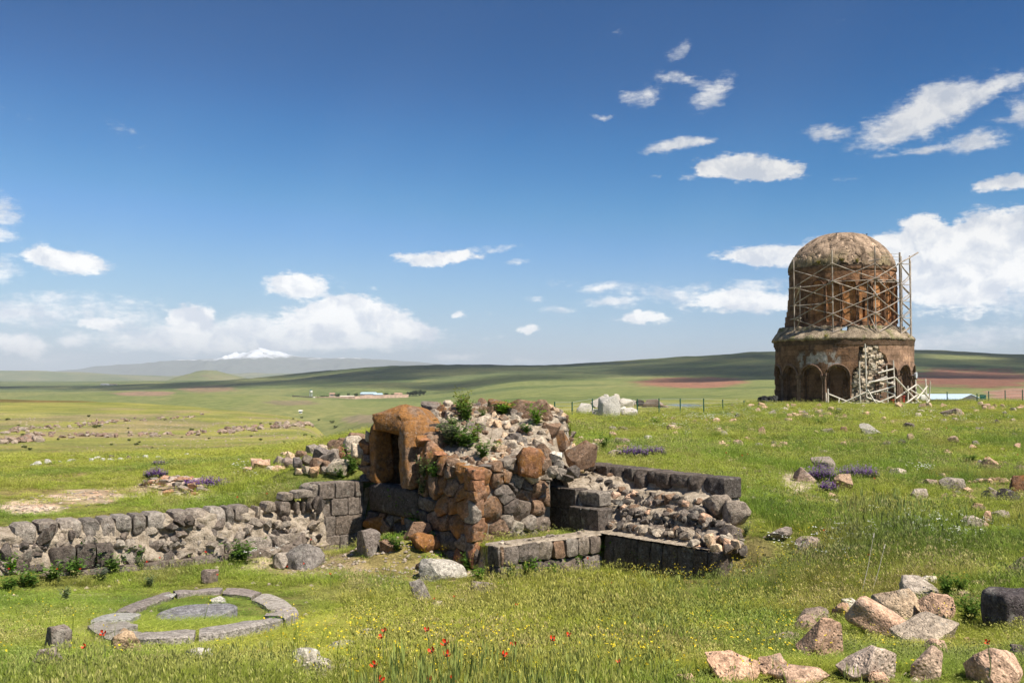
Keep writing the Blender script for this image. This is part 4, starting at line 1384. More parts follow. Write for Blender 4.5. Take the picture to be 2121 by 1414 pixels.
phi_u = np.concatenate([np.linspace(PH0, R(-80), 40, endpoint=False), np.linspace(R(-80), R(90), 470, endpoint=False), np.linspace(R(90), PH1, 40)])
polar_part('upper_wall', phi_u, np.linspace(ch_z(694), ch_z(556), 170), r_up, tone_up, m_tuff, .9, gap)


def ring_part(name, profile, mat, ph0=PH0, ph1=PH1, n=150, col=(.2, .12, .08), ragged=0.0):
    phis = np.linspace(ph0, ph1, n)
    prof = profile + [profile[0]]
    PH, I = np.meshgrid(phis, np.arange(len(prof)), indexing='ij')
    rr = np.array([p[0] for p in prof])[I]; zz = np.array([p[1] for p in prof])[I]
    if ragged:
        rr = rr + ragged * fbm(PH * 9, I * .7, 4); zz = zz + ragged * .6 * fbm(PH * 12 + 5, I * .7, 4)
    X = (CRT.x * np.sin(PH) + CF.x * np.cos(PH)) * rr; Y = (CRT.y * np.sin(PH) + CF.y * np.cos(PH)) * rr
    me = grid_mesh(name, X, Y, zz + 2.4)
    me.set_sharp_from_angle(angle=R(35))
    point_color(me, 'tone', np.clip(np.array(col) * (1 + .5 * fbm(PH.ravel() * 8, zz.ravel(), 3))[:, None], .02, .8).astype(np.float32))
    o = link(name, me, mat); o.parent = church
    return o


ring_part('cornice', [(RL - .3, ch_z(717)), (RL + .05, ch_z(717)), (RL + .05, ch_z(713)), (RL + .08, ch_z(706.5)), (RL - .3, ch_z(706))], m_tuff, R(-104), R(106), 220, (.16, .105, .07), .05)
ring_part('upper_cornice', [(RU - .2, ch_z(559)), (RU + .06, ch_z(559)), (RU + .10, ch_z(555)), (RU - .2, ch_z(553.5))], m_tuff, R(-80), R(100), 200, (.17, .115, .08), .09)


def tube(pts, r0, r1=None, n=8, cap=True):
    r1 = r0 if r1 is None else r1
    V, Fc = [], []
    up = Vector((0, 0, 1))
    for i, p in enumerate(pts):
        t = (pts[min(i + 1, len(pts) - 1)] - pts[max(i - 1, 0)]).normalized()
        a = t.cross(up if abs(t.z) < .92 else Vector((1, 0, 0))).normalized(); b_ = a.cross(t)
        r_ = r0 + (r1 - r0) * i / max(1, len(pts) - 1)
        for k_ in range(n):
            an = 2 * math.pi * k_ / n
            V.append(p + (a * math.cos(an) + b_ * math.sin(an)) * r_)
    for i in range(len(pts) - 1):
        for k_ in range(n):
            k2 = (k_ + 1) % n
            Fc.append((i * n + k_, i * n + k2, (i + 1) * n + k2, (i + 1) * n + k_))
    if cap:
        Fc.append(tuple(reversed(range(n)))); Fc.append(tuple(range((len(pts) - 1) * n, len(pts) * n)))
    return V, Fc


def tube_part(name, pts, r, mat, parent, r1=None, n=8, col=None, extra=None):
    V, Fc = tube(pts, r, r1, n)
    if extra:
        for (pp, rr_) in extra:
            V2, F2 = tube(pp, rr_, None, n)
            Fc += [tuple(i + len(V) for i in f) for f in F2]; V += V2
    V = [v - parent.location for v in V]
    me = mesh_from(name, V, Fc, True)
    me.set_sharp_from_angle(angle=R(50))
    if col is not None:
        point_color(me, 'tone', np.tile(np.array(col, np.float32), (len(me.vertices), 1)))
    o = link(name, me, mat); o.parent = parent
    return o


for c_ in ARC_N[:-1]:
    for rr_, th, ro in ((ARC_R + .02, .10, .02), (ARC_R - .17, .055, -.14)):
        pts = []
        for t in np.linspace(0, math.pi, 19):
            ph = c_ + math.cos(t) * rr_ / RL; z = ARC_SP + math.sin(t) * rr_
            if R(6) < ph < R(33) and c_ == ARC_N[4]:
                continue
            pts.append(ch_p(ph, RL + ro, z))
        if len(pts) > 3:
            tube_part('arch', pts, th, m_tuff, church, None, 6, (.30, .20, .145))
for i, c_ in enumerate(ARC_N[:-1]):
    ph = (c_ + ARC_N[i + 1]) / 2
    if R(5) < ph < R(24) or i == 4 and False: continue
    for dph in (-.018, .018):
        pr = ch_p(ph + dph, RL + .03, -2.9)
        col_ = tube_part('column', [pr, pr + Vector((0, 0, 1.5)), pr + Vector((0, 0, ARC_SP + 2.9 - .28))], .095, m_tuff, church, None, 8, (.30, .205, .15))
    cap_c = ch_p(ph, RL + .02, ARC_SP - .12)
    tang = CRT * math.cos(ph) - CF * math.sin(ph); nor = CRT * math.sin(ph) + CF * math.cos(ph)
    bmx = bmesh.new(); bmesh.ops.create_cube(bmx, size=1)
    for v in bmx.verts:
        k = 1.0 if v.co.z > 0 else .72
        v.co = tang * (v.co.x * .58 * k) + nor * (v.co.y * .42 * k) + Vector((0, 0, v.co.z * .34))
    bmesh.ops.bevel(bmx, geom=bmx.edges[:], offset=.04, segments=1, affect='EDGES')
    me = bpy.data.meshes.new('capital'); bmx.to_mesh(me); bmx.free()
    point_color(me, 'tone', np.tile(np.array((.24, .165, .125), np.float32), (len(me.vertices), 1)))
    me.materials.append(m_tuff)
    o = link('capital', me, None, None, cap_c - church.location); o.parent = church
for i, c_ in enumerate(UP_N):
    if c_ < R(-30): continue
    pts = [ch_p(c_ + math.cos(t) * (UP_HW + .03) / RU, RU + .02, UP_SP + math.sin(t) * (UP_HW + .03)) for t in np.linspace(0, math.pi, 15)]
    tube_part('arch', pts, .075, m_tuff, church, None, 6, (.21, .12, .075))
    ph = c_ + R(8.2)
    for dph in (-.016, .016):
        p0 = ch_p(ph + dph, RU + .04, UP_BOT - .1); p1 = ch_p(ph + dph, RU + .04, UP_SP + .05)
        tube_part('column', [p0, p0 + Vector((0, 0, .22)), p0 + Vector((0, 0, .24)), p1], .065, m_tuff, church, None, 8, (.225, .13, .08), [([p0, p0 + Vector((0, 0, .2))], .1), ([p1 - Vector((0, 0, .2)), p1], .1)])

# roof skirt between the drums, and the dome: rubble coursed in small stones
DOME = [(555, 97), (548, 96.5), (540, 93), (530, 87), (520, 78), (511, 68), (503, 57), (497, 45), (493.5, 32), (492, 15), (491.5, 2)]


def r_dome(PH, ZZ):
    V = HORIZON - ZZ / (MPX * .985)
    vs = [d_[0] for d_ in DOME][::-1]; rs = [d_[1] for d_ in DOME][::-1]
    r = np.interp(V, vs, rs) * MPX * (.965 + .03 * sstep(R(-55), R(-80), PH) * sstep(530, 550, V))
    crs = np.floor(ZZ / .34)
    return np.maximum(r + .13 * vnoise(crs * 5.7, PH * 22) + .03 * vnoise(crs * 3.1 + 9, PH * 45) + .12 * fbm(PH * 7, ZZ * 1.1, 5) + .10 * np.minimum(0, np.sin(PH * 2.1 + 1)), .05)


def tone_dome(p, z):
    n_ = fbm(p * 9, z * 1.6, 4)
    c_ = np.array([.29, .21, .15]) * (1 + 1.3 * n_)[:, None]
    g_ = (sstep(ch_z(528), ch_z(548), z) * sstep(-.1, .25, fbm(p * 5, z, 3)) * .6)[:, None]
    return np.clip(c_ * (1 - g_) + np.array([.20, .17, .09]) * g_, .03, .8)


zs_d = np.array([ch_z(v) for v in np.concatenate([np.linspace(556, 500, 46), np.linspace(499, 491.6, 16)])])
polar_part('dome', np.linspace(PH0, PH1, 260), zs_d, r_dome, tone_dome, m_rubble, -.7)


def r_skirt(PH, ZZ):
    V = HORIZON - ZZ / (MPX * .985)
    out = np.interp(V, [680, 690, 697, 706.5], [110, 113, 120, 131])
    k = sstep(R(-40), R(-75), PH)
    out = out * (1 - k) + np.interp(V, [680, 690, 697, 706.5], [117, 122, 128, 133]) * k
    return out * MPX + .13 * fbm(PH * 10, ZZ * 1.5, 4)


def tone_skirt(p, z):
    c_ = np.array([.27, .215, .155]) * (1 + .9 * fbm(p * 13 + 50, z * 2, 4))[:, None]
    g_ = (sstep(.05, .3, fbm(p * 8 + 70, z * 1.3, 3)) * .6)[:, None]
    return np.clip(c_ * (1 - g_) + np.array([.17, .17, .07]) * g_, .03, .8)


polar_part('roof_slope', np.linspace(PH0, PH1, 300), np.linspace(ch_z(707.5), ch_z(679), 26), r_skirt, tone_skirt, m_rubble, -.5, gap if False else (lambda p, z: abs(1747 + math.sin(p) * 6.1 / MPX - 1751) < 7.5 and HORIZON - z / (MPX * .985) < 696))


def stones_on(name, rfun, tonebase, n, v0, v1, w, h, ph0, ph1, mat=m_rubble, test=None, coursed=True, seed=1):
    """Small stones laid in courses over a round surface, joined into one part."""
    rr = random.Random(seed)
    V, Fc, T = [], [], []
    base = [(-1, -1, -1), (1, -1, -1), (1, 1, -1), (-1, 1, -1), (-1, -1, 1), (1, -1, 1), (1, 1, 1), (-1, 1, 1)]
    quads = [(0, 3, 2, 1), (4, 5, 6, 7), (0, 1, 5, 4), (1, 2, 6, 5), (2, 3, 7, 6), (3, 0, 4, 7)]
    for _ in range(n):
        ph = rr.uniform(ph0, ph1); z = ch_z(rr.uniform(v0, v1))
        if coursed: z = round(z / (h * 1.25)) * h * 1.25 + rr.uniform(-.02, .02)
        if test is not None and not test(ph, z): continue
        r = float(rfun(np.array([ph]), np.array([z]))[0])
        if r < .4: continue
        tang = CRT * math.cos(ph) - CF * math.sin(ph); nor = CRT * math.sin(ph) + CF * math.cos(ph)
        c0 = ch_p(ph, r + .05 + rr.uniform(-.02, .10), z) - church.location
        ww, hh, dd = w * rr.uniform(.5, 1.3) / 2, h * rr.uniform(.7, 1.15) / 2, rr.uniform(.10, .26)
        tl = rr.uniform(-.12, .12)
        k0 = len(V)
        for (x, y, zz) in base:
            x2, z2 = x * ww * rr.uniform(.82, 1), zz * hh * rr.uniform(.82, 1)
            V.append(c0 + tang * (x2 * math.cos(tl) - z2 * math.sin(tl)) + nor * (y * dd) + Vector((0, 0, x2 * math.sin(tl) + z2 * math.cos(tl))))
            T.append(None)
        t = rr.uniform(.5, 1.5); h2 = rr.uniform(-.06, .06)
        for q in range(8): T[k0 + q] = (tonebase[0] * t * (1 + h2), tonebase[1] * t, tonebase[2] * t * (1 - h2))
        Fc += [tuple(i + k0 for i in f) for f in quads]
    me = mesh_from(name, V, Fc)
    point_color(me, 'tone', np.array(T, np.float32))
    o = link(name, me, mat); o.parent = church
    o['kind'] = 'stuff'
    return o


stones_on('dome_stones', r_dome, (.42, .30, .21), 1900, 553, 492.5, .60, .26, R(-95), R(95), seed=3)
stones_on('roof_stones', r_skirt, (.40, .32, .235), 1000, 706, 682, .5, .19, R(-95), R(95), coursed=False, seed=4, test=lambda p, z: not (abs(1747 + math.sin(p) * 6.1 / MPX - 1751) < 8.5 and HORIZON - z / (MPX * .985) < 698))
stones_on('core_stones', r_low, (.52, .43, .33), 620, 836, 720, .42, .24, R(0), R(38), coursed=False, seed=5, test=lambda p, z: bool(uv_in(np.array([p]), np.array([z]), RL, SCAR)[0]))

# wooden and steel works
def plain(name, rgb, rough=.8, nscale=3.0, amp=.3, metal=0.0):
    m, nt_, b_ = new_mat(name, rough, .3)
    n_ = noise(nt_, world_pos(nt_), nscale, 5.0, .6)
    lo = tuple(x * (1 - amp) for x in rgb); hi = tuple(min(1, x * (1 + amp)) for x in rgb)
    nt_.links.new(mixc(nt_, maprange(nt_, n_, .3, .7), lo, hi), b_.inputs['Base Color'])
    b_.inputs['Metallic'].default_value = metal
    return m


m_pole = plain('weathered_scaffold_wood', (.36, .30, .25), .8, 1.2, .5)
m_timber = plain('bare_timber', (.60, .54, .46), .8, 4.0, .25)
scaf = empty('scaffolding', ch_p(0, 6.6, ch_z(697)), 'timber pole scaffolding with crossed braces round the upper drum of the church', 'scaffold')


def sp(u, v, rad, back=0.0):
    s_ = max(-1, min(1, (u - 1747) * MPX / rad))
    ph = math.asin(s_)
    return ch_p(ph, rad, ch_z(v)) - CF * back


def pole(name, a, b_, r, par, mat=None):
    return tube_part(name, [a, (a + b_) / 2 + Vector((random.uniform(-.05, .05), random.uniform(-.04, .04), random.uniform(-.06, .03))), b_], r * random.uniform(.9, 1.1), mat or m_pole, par, None, 6)


PU = [(1654, 535, 697), (1729, 527, 697), (1809, 520, 698), (1856, 530, 698)]
RS = 6.6
for u, v0, v1 in PU:
    pole('pole', sp(u, v1, RS), sp(u, v0, RS), .062, scaf)
nodes = [[562, 597, 632, 662, 693], [554, 590, 623, 655, 692], [556, 585, 619, 654, 696], [553, 594, 626, 660, 690]]
for k in range(3):
    ua, ub = PU[k][0], PU[k + 1][0]
    for i in range(4):
        pole('brace', sp(ua, nodes[k][i], RS + .1), sp(ub, nodes[k + 1][i + 1], RS + .1), .05, scaf)
        pole('brace', sp(ua, nodes[k][i + 1], RS + .16), sp(ub, nodes[k + 1][i], RS + .16), .05, scaf)
for k, rows in ((0, (597, 634)), (1, (590,)), (2, (588, 592))):
    for v in rows:
        pole('ledger', sp(PU[k][0] - 8, v, RS + .05), sp(PU[k + 1][0], v - 2, RS + .05), .05, scaf)
for u, v0, v1 in ((1666, 597, 664), (1795, 588, 690), (1643, 0, 0)):
    if v0: pole('pole', sp(u, v1, 6.1), sp(u, v0, 6.1), .06, scaf)
for a, b_ in (((1642, 597), (1668, 597)), ((1645, 661), (1668, 661)), ((1655, 625), (1667, 598)), ((1655, 692), (1666, 664)), ((1796, 597), (1812, 620)), ((1797, 657), (1810, 690)), ((1795, 588), (1818, 584)), ((1795, 657), (1818, 656)), ((1798, 550), (1818, 548))):
    pole('brace', sp(a[0], a[1], 6.2), sp(b_[0], b_[1], 6.9), .06, scaf)
# narrow tower at the right-hand end
TW = [(1857, 530, 698, 6.75, 0), (1876, 535, 700, 7.3, .4), (1861, 533, 697, 6.75, 1.9), (1880, 540, 699, 7.3, 2.3)]
for u, v0, v1, rad, bk in TW:
    pole('pole', sp(u, v1, rad, bk), sp(u, v0, rad, bk), .075, scaf)
lv = [552, 575, 594, 612, 628, 645, 661, 678, 694]
for i in range(len(lv) - 1):
    for (p_, q_) in ((0, 1), (1, 3), (0, 2), (2, 3)):
        A_, B_ = TW[p_], TW[q_]
        if i % 2 == (p_ + q_) % 2: A_, B_ = B_, A_
        pole('brace', sp(A_[0], lv[i], A_[3], A_[4]), sp(B_[0], lv[i + 1], B_[3], B_[4]), .05, scaf)
        if p_ != 2 and i % 2 == 0:
            pole('ledger', sp(A_[0], lv[i], A_[3], A_[4]), sp(B_[0], lv[i], B_[3], B_[4]), .05, scaf)
pole('brace', sp(1852, 555, 6.8), sp(1893, 527, 8.0, 1), .07, scaf)
for v in (533, 539, 546):
    pole('ledger', sp(1812, v, 6.7), sp(1857, v + 1, 6.75), .02, scaf)

shor = empty('timber_shoring', ch_p(R(30), 8.5, ch_z(834)), 'pale timber props and crossed boards shoring the scarred foot of the church wall', 'shoring')


def zp(x, y, fwd):
    u, v = 1560 + .1792 * x, 680 + .1792 * y
    s_ = max(-.98, min(.98, (u - 1747) * MPX / (RL + fwd)))
    return ch_p(math.asin(s_), RL + fwd, ch_z(v)) if abs((u - 1747) * MPX) < RL + fwd else ch_p(R(85), (u - 1747) * MPX, ch_z(v)) + CF * fwd


for x0, y0, x1, y1, f_, nm in ((885, 690, 885, 880, .5, 'post'), (865, 735, 865, 880, .6, 'post'), (1213, 390, 1218, 860, .3, 'post'), (1272, 200, 1280, 870, .35, 'post'), (1490, 435, 1500, 860, .4, 'post'), (1560, 380, 1575, 870, .6, 'post'), (1795, 590, 1800, 860, .9, 'post'),
                               (1912, 580, 1915, 850, 1.2, 'post'), (1965, 610, 1965, 850, 1.3, 'post'), (1705, 660, 1705, 860, 1.3, 'post'),
                               (885, 745, 1190, 872, .9, 'brace'), (970, 880, 1290, 720, 1.0, 'brace'), (1290, 700, 1410, 900, 1.2, 'brace'), (1280, 785, 1540, 875, .9, 'brace'), (1290, 885, 1570, 765, 1.0, 'brace'), (1300, 620, 1572, 565, .8, 'brace'), (1290, 745, 1575, 660, .8, 'brace'),
                               (1400, 520, 1562, 475, .7, 'brace'), (1450, 610, 1567, 642, .6, 'brace'), (1450, 710, 1572, 757, .6, 'brace'), (1570, 565, 1820, 845, 1.4, 'brace'), (1580, 795, 1802, 645, 1.1, 'brace'), (1620, 885, 1802, 760, 1.5, 'brace'), (1730, 700, 1840, 765, 1.2, 'brace'), (1808, 650, 1950, 805, 1.3, 'brace'),
                               (1800, 805, 1920, 665, 1.4, 'brace'), (1905, 870, 1945, 815, 1.5, 'brace'), (1000, 800, 1000, 870, 1.2, 'post'), (1060, 855, 1330, 850, .9, 'brace'), (1570, 850, 1850, 845, 1.2, 'brace'), (1290, 640, 1490, 560, .5, 'brace'), (1500, 640, 1570, 610, .5, 'brace')):
    a_, b_ = zp(x0, y0, f_), zp(x1, y1, f_ + .15)
    if nm == 'post': a_, b_ = b_, a_
    pole(nm, a_, b_, .085 if nm == 'brace' else .065, shor, m_timber)

# small things about the church
m_red = plain('red_paint', (.42, .05, .03), .5, 4, .2); m_greym = plain('grey_metal', (.45, .47, .5), .4, 4, .15); m_black = plain('black_cloth', (.022, .022, .022), .85, 3, .4)
for x, y0, lab in ((1660, 775, 'taller red steel prop at the foot of the timber shoring'), (1545, 815, 'shorter tilted red steel prop under the scarred church wall')):
    top, bot = zp(x, y0, 1.0), zp(x + (0 if x > 1600 else 8), 862, 1.0)
    e = empty('red_prop', bot, lab, 'prop', 'red props by the church')
    tube_part('shaft', [bot, top], .11, m_red, e, None, 8)
    tube_part('foot', [bot + Vector((0, 0, -.05)), bot + Vector((0, 0, .06))], .22, m_red, e, None, 8)
    tube_part('head', [top, top + Vector((0, 0, .08))], .2, m_red, e, None, 8)
lp = ch_p(R(70), RL + .35, ch_z(777))
e = empty('floodlight', lp, 'small grey floodlight fixed to the right side of the lower church wall', 'floodlight')
nor = CRT * math.sin(R(70)) + CF * math.cos(R(70))
tube_part('bracket', [lp - nor * .4, lp], .05, m_greym, e); tube_part('lamp_head', [lp - nor * .02, lp + nor * .16], .27, m_greym, e, .34, 10)
mt = P(1790, 494, CH_Y)
e = empty('weather_mast', mt, 'slim metal weather mast with two cup arms on top of the broken dome', 'mast')
tube_part('mast', [mt + Vector((0, 0, -.3)), mt + Vector((0, 0, .55))], .045, m_greym, e)
tube_part('arm', [mt + Vector((-.22, 0, .42)), mt + Vector((.28, 0, .42))], .03, m_greym, e)
for dx in (-.25, .3):
    tube_part('cup', [mt + Vector((dx - .05, 0, .44)), mt + Vector((dx + .05, 0, .52))], .09, m_black, e, .04, 8)
g = P(1590, 834, 108)
e_ = slab_box('tarpaulin_heap', g + Vector((0, 0, .22)), Vector((1, 0, 0)), Vector((0, 1, 0)), Z3, 1.15, .8, .42, (.02, .02, .02, 0), None, .22, 8, 41, .35, m_black)
tag(e_, 'dark tarpaulin heap on the grass beside the left foot of the church', 'heap')
e_['kind'] = 'thing'

# ------------------------------------------------------------------ village, sheds, fence, far things
m_wallp = plain('pink_plaster', (.58, .42, .33), .9, .3, .2); m_wallw = plain('white_plaster', (.74, .70, .64), .9, .3, .15); m_mud = plain('mud_brick', (.48, .33, .25), .95, .3, .25)
m_blue = plain('blue_sheet_roof', (.42, .55, .68), .45, .5, .12); m_rust = plain('rusty_sheet_roof', (.38, .24, .17), .8, .3, .3); m_pale = plain('pale_sheet_roof', (.62, .54, .44), .7, .3, .15)
m_glass = plain('dark_window_glass', (.04, .05, .06), .2, 1.0, .3); m_green = plain('green_post_paint', (.012, .085, .055), .5, 6, .25); m_shed = plain('shed_sheet', (.52, .63, .74), .4, .8, .08)
m_darkw = plain('shed_wall', (.10, .10, .10), .9, .8, .3)


def box_mesh(name, x0, x1, y0, y1, z0, z1, mat, parent):
    V = [(x, y, z) for z in (z0, z1) for y in (y0, y1) for x in (x0, x1)]
    me = mesh_from(name, V, [(0, 2, 3, 1), (4, 5, 7, 6), (0, 1, 5, 4), (2, 6, 7, 3), (0, 4, 6, 2), (1, 3, 7, 5)])
    o = link(name, me, mat); o.parent = parent
    return o


def gable_mesh(name, x0, x1, y0, y1, z0, z1, mat, parent, along='x', over=.5):
    x0 -= over; x1 += over; y0 -= over; y1 += over
    if along == 'x':
        ym = (y0 + y1) / 2
        V = [(x0, y0, z0), (x1, y0, z0), (x1, y1, z0), (x0, y1, z0), (x0 + (x1 - x0) * .06, ym, z1), (x1 - (x1 - x0) * .06, ym, z1)]
        Fc = [(0, 1, 5, 4), (2, 3, 4, 5), (3, 0, 4), (1, 2, 5), (0, 3, 2, 1)]
    else:
        xm = (x0 + x1) / 2
        V = [(x0, y0, z0), (x1, y0, z0), (x1, y1, z0), (x0, y1, z0), (xm, y0, z1), (xm, y1, z1)]
        Fc = [(0, 1, 4), (2, 3, 5), (3, 0, 4, 5), (1, 2, 5, 4), (0, 3, 2, 1)]
    o = link(name, mesh_from(name, V, Fc), mat); o.parent = parent
    return o


def house(u0, u1, vt, vr, vb, dep, wall, roof, nwin, label, Y=None, along='x', name='house', group='houses of the village'):
    g = ground((u0 + u1) / 2, vb, 500) if Y is None else P((u0 + u1) / 2, vb, Y)
    m = g.y / F
    w, hw, hr = (u1 - u0) * m, (vb - vr) * m, (vr - vt) * m
    e = empty(name, g, label, 'house', group)
    e['kind'] = 'thing'
    box_mesh('wall', -w / 2, w / 2, 0, dep, -.8, hw, wall, e)
    gable_mesh('roof', -w / 2, w / 2, 0, dep, hw, hw + max(hr, .6), roof, e, along)
    for i in range(nwin):
        x = -w / 2 + w * (i + .5) / nwin
        ww = w / nwin * .3
        f = box_mesh('window', x - ww, x + ww, -.12, .05, hw * .35, hw * .75, m_wallw, e)
        p_ = box_mesh('pane', x - ww * .8, x + ww * .8, -.16, -.125, hw * .4, hw * .7, m_glass, e)
        p_.parent = f
    return e


house(746, 779, 812, 815.5, 821, 11, m_wallp, m_blue, 8, 'long village building with a pale blue roof and a row of windows', 1290)
house(774, 791, 814, 817, 821.5, 9, m_wallp, m_blue, 3, 'short blue roofed wing at the end of the long village building', 1270)
house(755, 772, 818, 819.5, 822, 6, m_mud, m_mud, 3, 'low mud walled annex before the long blue roofed village building', 1250)
house(816, 832, 813, 816, 821, 10, m_wallp, m_rust, 2, 'pink house with a brown hipped roof beside the dark trees', 1310)
house(834, 843, 817, 818, 821, 7, m_mud, m_mud, 1, 'small flat mud shed right of the pink house', 1300)
house(703, 733, 819, 822, 826, 9, m_wallp, m_pale, 3, 'house with a wide pale yellowish roof in the middle of the village', 1220)
house(620, 632, 823, 825.5, 829, 7, m_mud, m_wallw, 1, 'little grey roofed house at the left end of the village', 1200, 'y')
house(643, 655, 822, 825, 829, 7, m_wallw, m_wallw, 1, 'little white gabled house near the water tower', 1200, 'y')
house(682, 692, 813, 816, 820, 8, m_wallp, m_rust, 1, 'small pink house with a pointed roof standing above the village trees', 1340)
house(632, 642, 827, 828, 830, 6, m_mud, m_mud, 1, 'low brown hut between the two little white roofed houses', 1190)
house(657, 700, 826, 827, 829, 5, m_mud, m_mud, 2, 'low long pinkish byre below the village', 1190)
house(930, 940, 813, 815, 817, 8, m_mud, m_rust, 1, 'lonely brown hut on the hillside right of the village', 1500)
house(208, 222, 794, 795.5, 797, 14, m_wallw, m_wallw, 2, 'far white farm building on the left hand plain', 2600, 'x', 'farm_building', 'far farm on the plain')
house(225, 240, 795, 796, 797.3, 12, m_wallw, m_rust, 2, 'far low brown roofed farm building on the left hand plain', 2620, 'x', 'farm_building', 'far farm on the plain')
house(619, 624, 850, 851, 853, 3, m_wallw, m_wallw, 1, 'tiny white hut down in the gorge below the village', 620, 'x', 'hut', None)
# compound wall and tower
pts = [P(u, v, Y) for u, v, Y in ((605, 823, 1240), (660, 826, 1200), (735, 824.5, 1200), (800, 821.5, 1230), (846, 820.5, 1260))]
e = empty('compound_wall', pts[2], 'long low pinkish wall running below the village houses', 'wall'); e['kind'] = 'thing'
V, Fc = [], []
for p in pts:
    for dy, dz in ((0, -3), (0, 2.4), (.8, 2.4), (.8, -3)):
        V.append(p + Vector((0, dy, dz)) - pts[2])
for i in range(len(pts) - 1):
    for k in range(4):
        Fc.append((i * 4 + k, i * 4 + (k + 1) % 4, i * 4 + 4 + (k + 1) % 4, i * 4 + 4 + k))
o = link('wall_run', mesh_from('wall_run', V, Fc), m_mud); o.parent = e
wt_p = P(644, 820, 1330)
e = empty('water_tower', wt_p, 'small green capped water tower at the left of the village', 'water tower')
for dx, dy in ((-1.2, -1.2), (1.2, -1.2), (-1.2, 1.2), (1.2, 1.2)):
    tube_part('leg', [wt_p + Vector((dx, dy, -2)), wt_p + Vector((dx, dy, 5))], .25, m_greym, e)
tube_part('tank', [wt_p + Vector((0, 0, 5)), wt_p + Vector((0, 0, 7.4))], 2.0, m_wallw, e, None, 12)
tube_part('tank_roof', [wt_p + Vector((0, 0, 7.4)), wt_p + Vector((0, 0, 8.6))], 2.1, m_green, e, .3, 12)

# leaf-clump crowns
m_leaf, nt, b = new_mat('tree_leaves', .7, .15)
oi = nn(nt, 'ShaderNodeObjectInfo')
gr_ = nn(nt, 'ShaderNodeNewGeometry')
rnd = gr_.outputs['Random Per Island']
c = mixc(nt, 1.0, oi.outputs['Color'], mixc(nt, rnd, (.6, .65, .6), (1.45, 1.35, 1.3)), 'MULTIPLY')
nt.links.new(c, b.inputs['Base Color'])
m_bark = plain('bark', (.12, .09, .065), .95, 2, .3)


def crown_mesh(seed, n, leaf):
    rr = random.Random(seed)
    V, Fc = [], []
    blobs = [(Vector((rr.uniform(-.55, .55), rr.uniform(-.55, .55), rr.uniform(-.35, .45))), rr.uniform(.32, .6)) for _ in range(9)]
    for _ in range(n):
        c0, r0 = rr.choice(blobs)
        d_ = Vector((rr.gauss(0, 1), rr.gauss(0, 1), rr.gauss(0, 1))).normalized()
        p = c0 + d_ * r0 * rr.uniform(.55, 1.05)
        a = Vector((rr.gauss(0, 1), rr.gauss(0, 1), rr.gauss(0, 1))).normalized()
        b_ = a.cross(d_ + Vector((.01, .02, .3))).normalized()
        s_ = leaf * rr.uniform(.6, 1.3)
        k = len(V)
        V += [p - a * s_, p + b_ * s_ * .7, p + a * s_, p - b_ * s_ * .7 + d_ * s_ * .3]
        Fc.append((k, k + 1, k + 2, k + 3))
    me = mesh_from('crown', V, Fc)
    me.materials.append(m_leaf)
    return me


CROWNS = [crown_mesh(s, 420, .15) for s in (1, 2, 3)]
trunk_me = mesh_from('trunk', *tube([Vector((0, 0, -.3)), Vector((.03, 0, .4)), Vector((0, .02, 1.0))], .06, .03, 7)); trunk_me.materials.append(m_bark)


def tree(u, vb, wpx, hpx, col, label, group, Y=None, ymin=500, name='tree'):
    g = ground(u, vb, ymin) if Y is None else P(u, vb, Y)
    m = g.y / F
    h, w = hpx * m, wpx * m
    e = empty(name, g, label, 'tree' if name == 'tree' else 'shrub', group)
    t = link('trunk', trunk_me); t.scale = (h * 1.2, h * 1.2, h * .6); t.parent = e
    c_ = link('crown', CROWNS[random.randrange(3)]); c_.parent = e
    c_.scale = (w / 2, w / 2, h * .48); c_.location = (0, 0, h * (.56 if name == 'tree' else .38)); c_.rotation_euler = (0, 0, random.uniform(0, 6)); c_.color = tone(col, 1)
    return e


for u, vb, w, h in ((848, 820, 16, 10), (862, 820, 20, 12), (878, 819, 16, 11), (855, 820, 12, 9), (870, 820, 14, 13)):
    tree(u, vb, w, h, (.03, .05, .014), 'dark green broad tree in the clump right of the village', 'dark trees right of the village', 1330)
for u, vb, w, h in ((698, 823, 15, 9), (738, 822, 13, 9), (800, 820, 13, 7), (671, 824, 18, 6), (722, 820, 10, 6), (812, 820, 9, 6)):
    tree(u, vb, w, h, (.065, .10, .025), 'bright green tree among the village houses', 'trees among the village houses', 1260)
for u, vb, w, h in ((943, 811, 8, 5), (953, 811, 7, 5), (959, 815, 6, 3), (883, 817, 6, 3), (890, 818, 5, 3)):
    tree(u, vb, w, h, (.035, .05, .02), 'small dark tree by the lonely hut on the hillside', 'trees by the lonely hut', 1480)
# low bushes on the left bank
BANK_MARKS = [(40, 908, 'the largest reddish ledge'), (150, 900, 'the long brown ledge'), (140, 880, 'the upper thin ledge'), (305, 900, 'the short middle ledge'), (405, 896, 'the small isolated ledge'), (505, 890, 'the ledge right of middle'), (640, 880, 'the ledge beside the gorge'), (320, 866, 'the faint highest stones'), (300, 945, 'the row of white stones'), (600, 925, 'the tip of the heaped stones')]
_seen = {}


def by_mark(what, u, v, marks, tail=''):
    """What singles a thing out: the landmark it stands nearest to, and on which side of it."""
    mu, mv, nm = min(marks, key=lambda q: math.hypot(q[0] - u, (q[1] - v) * 1.6))
    du, dv = u - mu, (v - mv) * 1.6
    side = ('just right of' if du > 0 else 'just left of') if abs(du) > abs(dv) * 1.3 else ('just below' if dv > 0 else 'just above')
    lab = '%s %s %s%s' % (what, side, nm, tail)
    _seen[lab] = _seen.get(lab, 0) + 1
    if _seen[lab] > 1: lab = lab.replace(what, ('second ', 'third ', 'fourth ', 'fifth ', 'sixth ', 'next ')[min(_seen[lab] - 2, 5)] + what)
    return lab


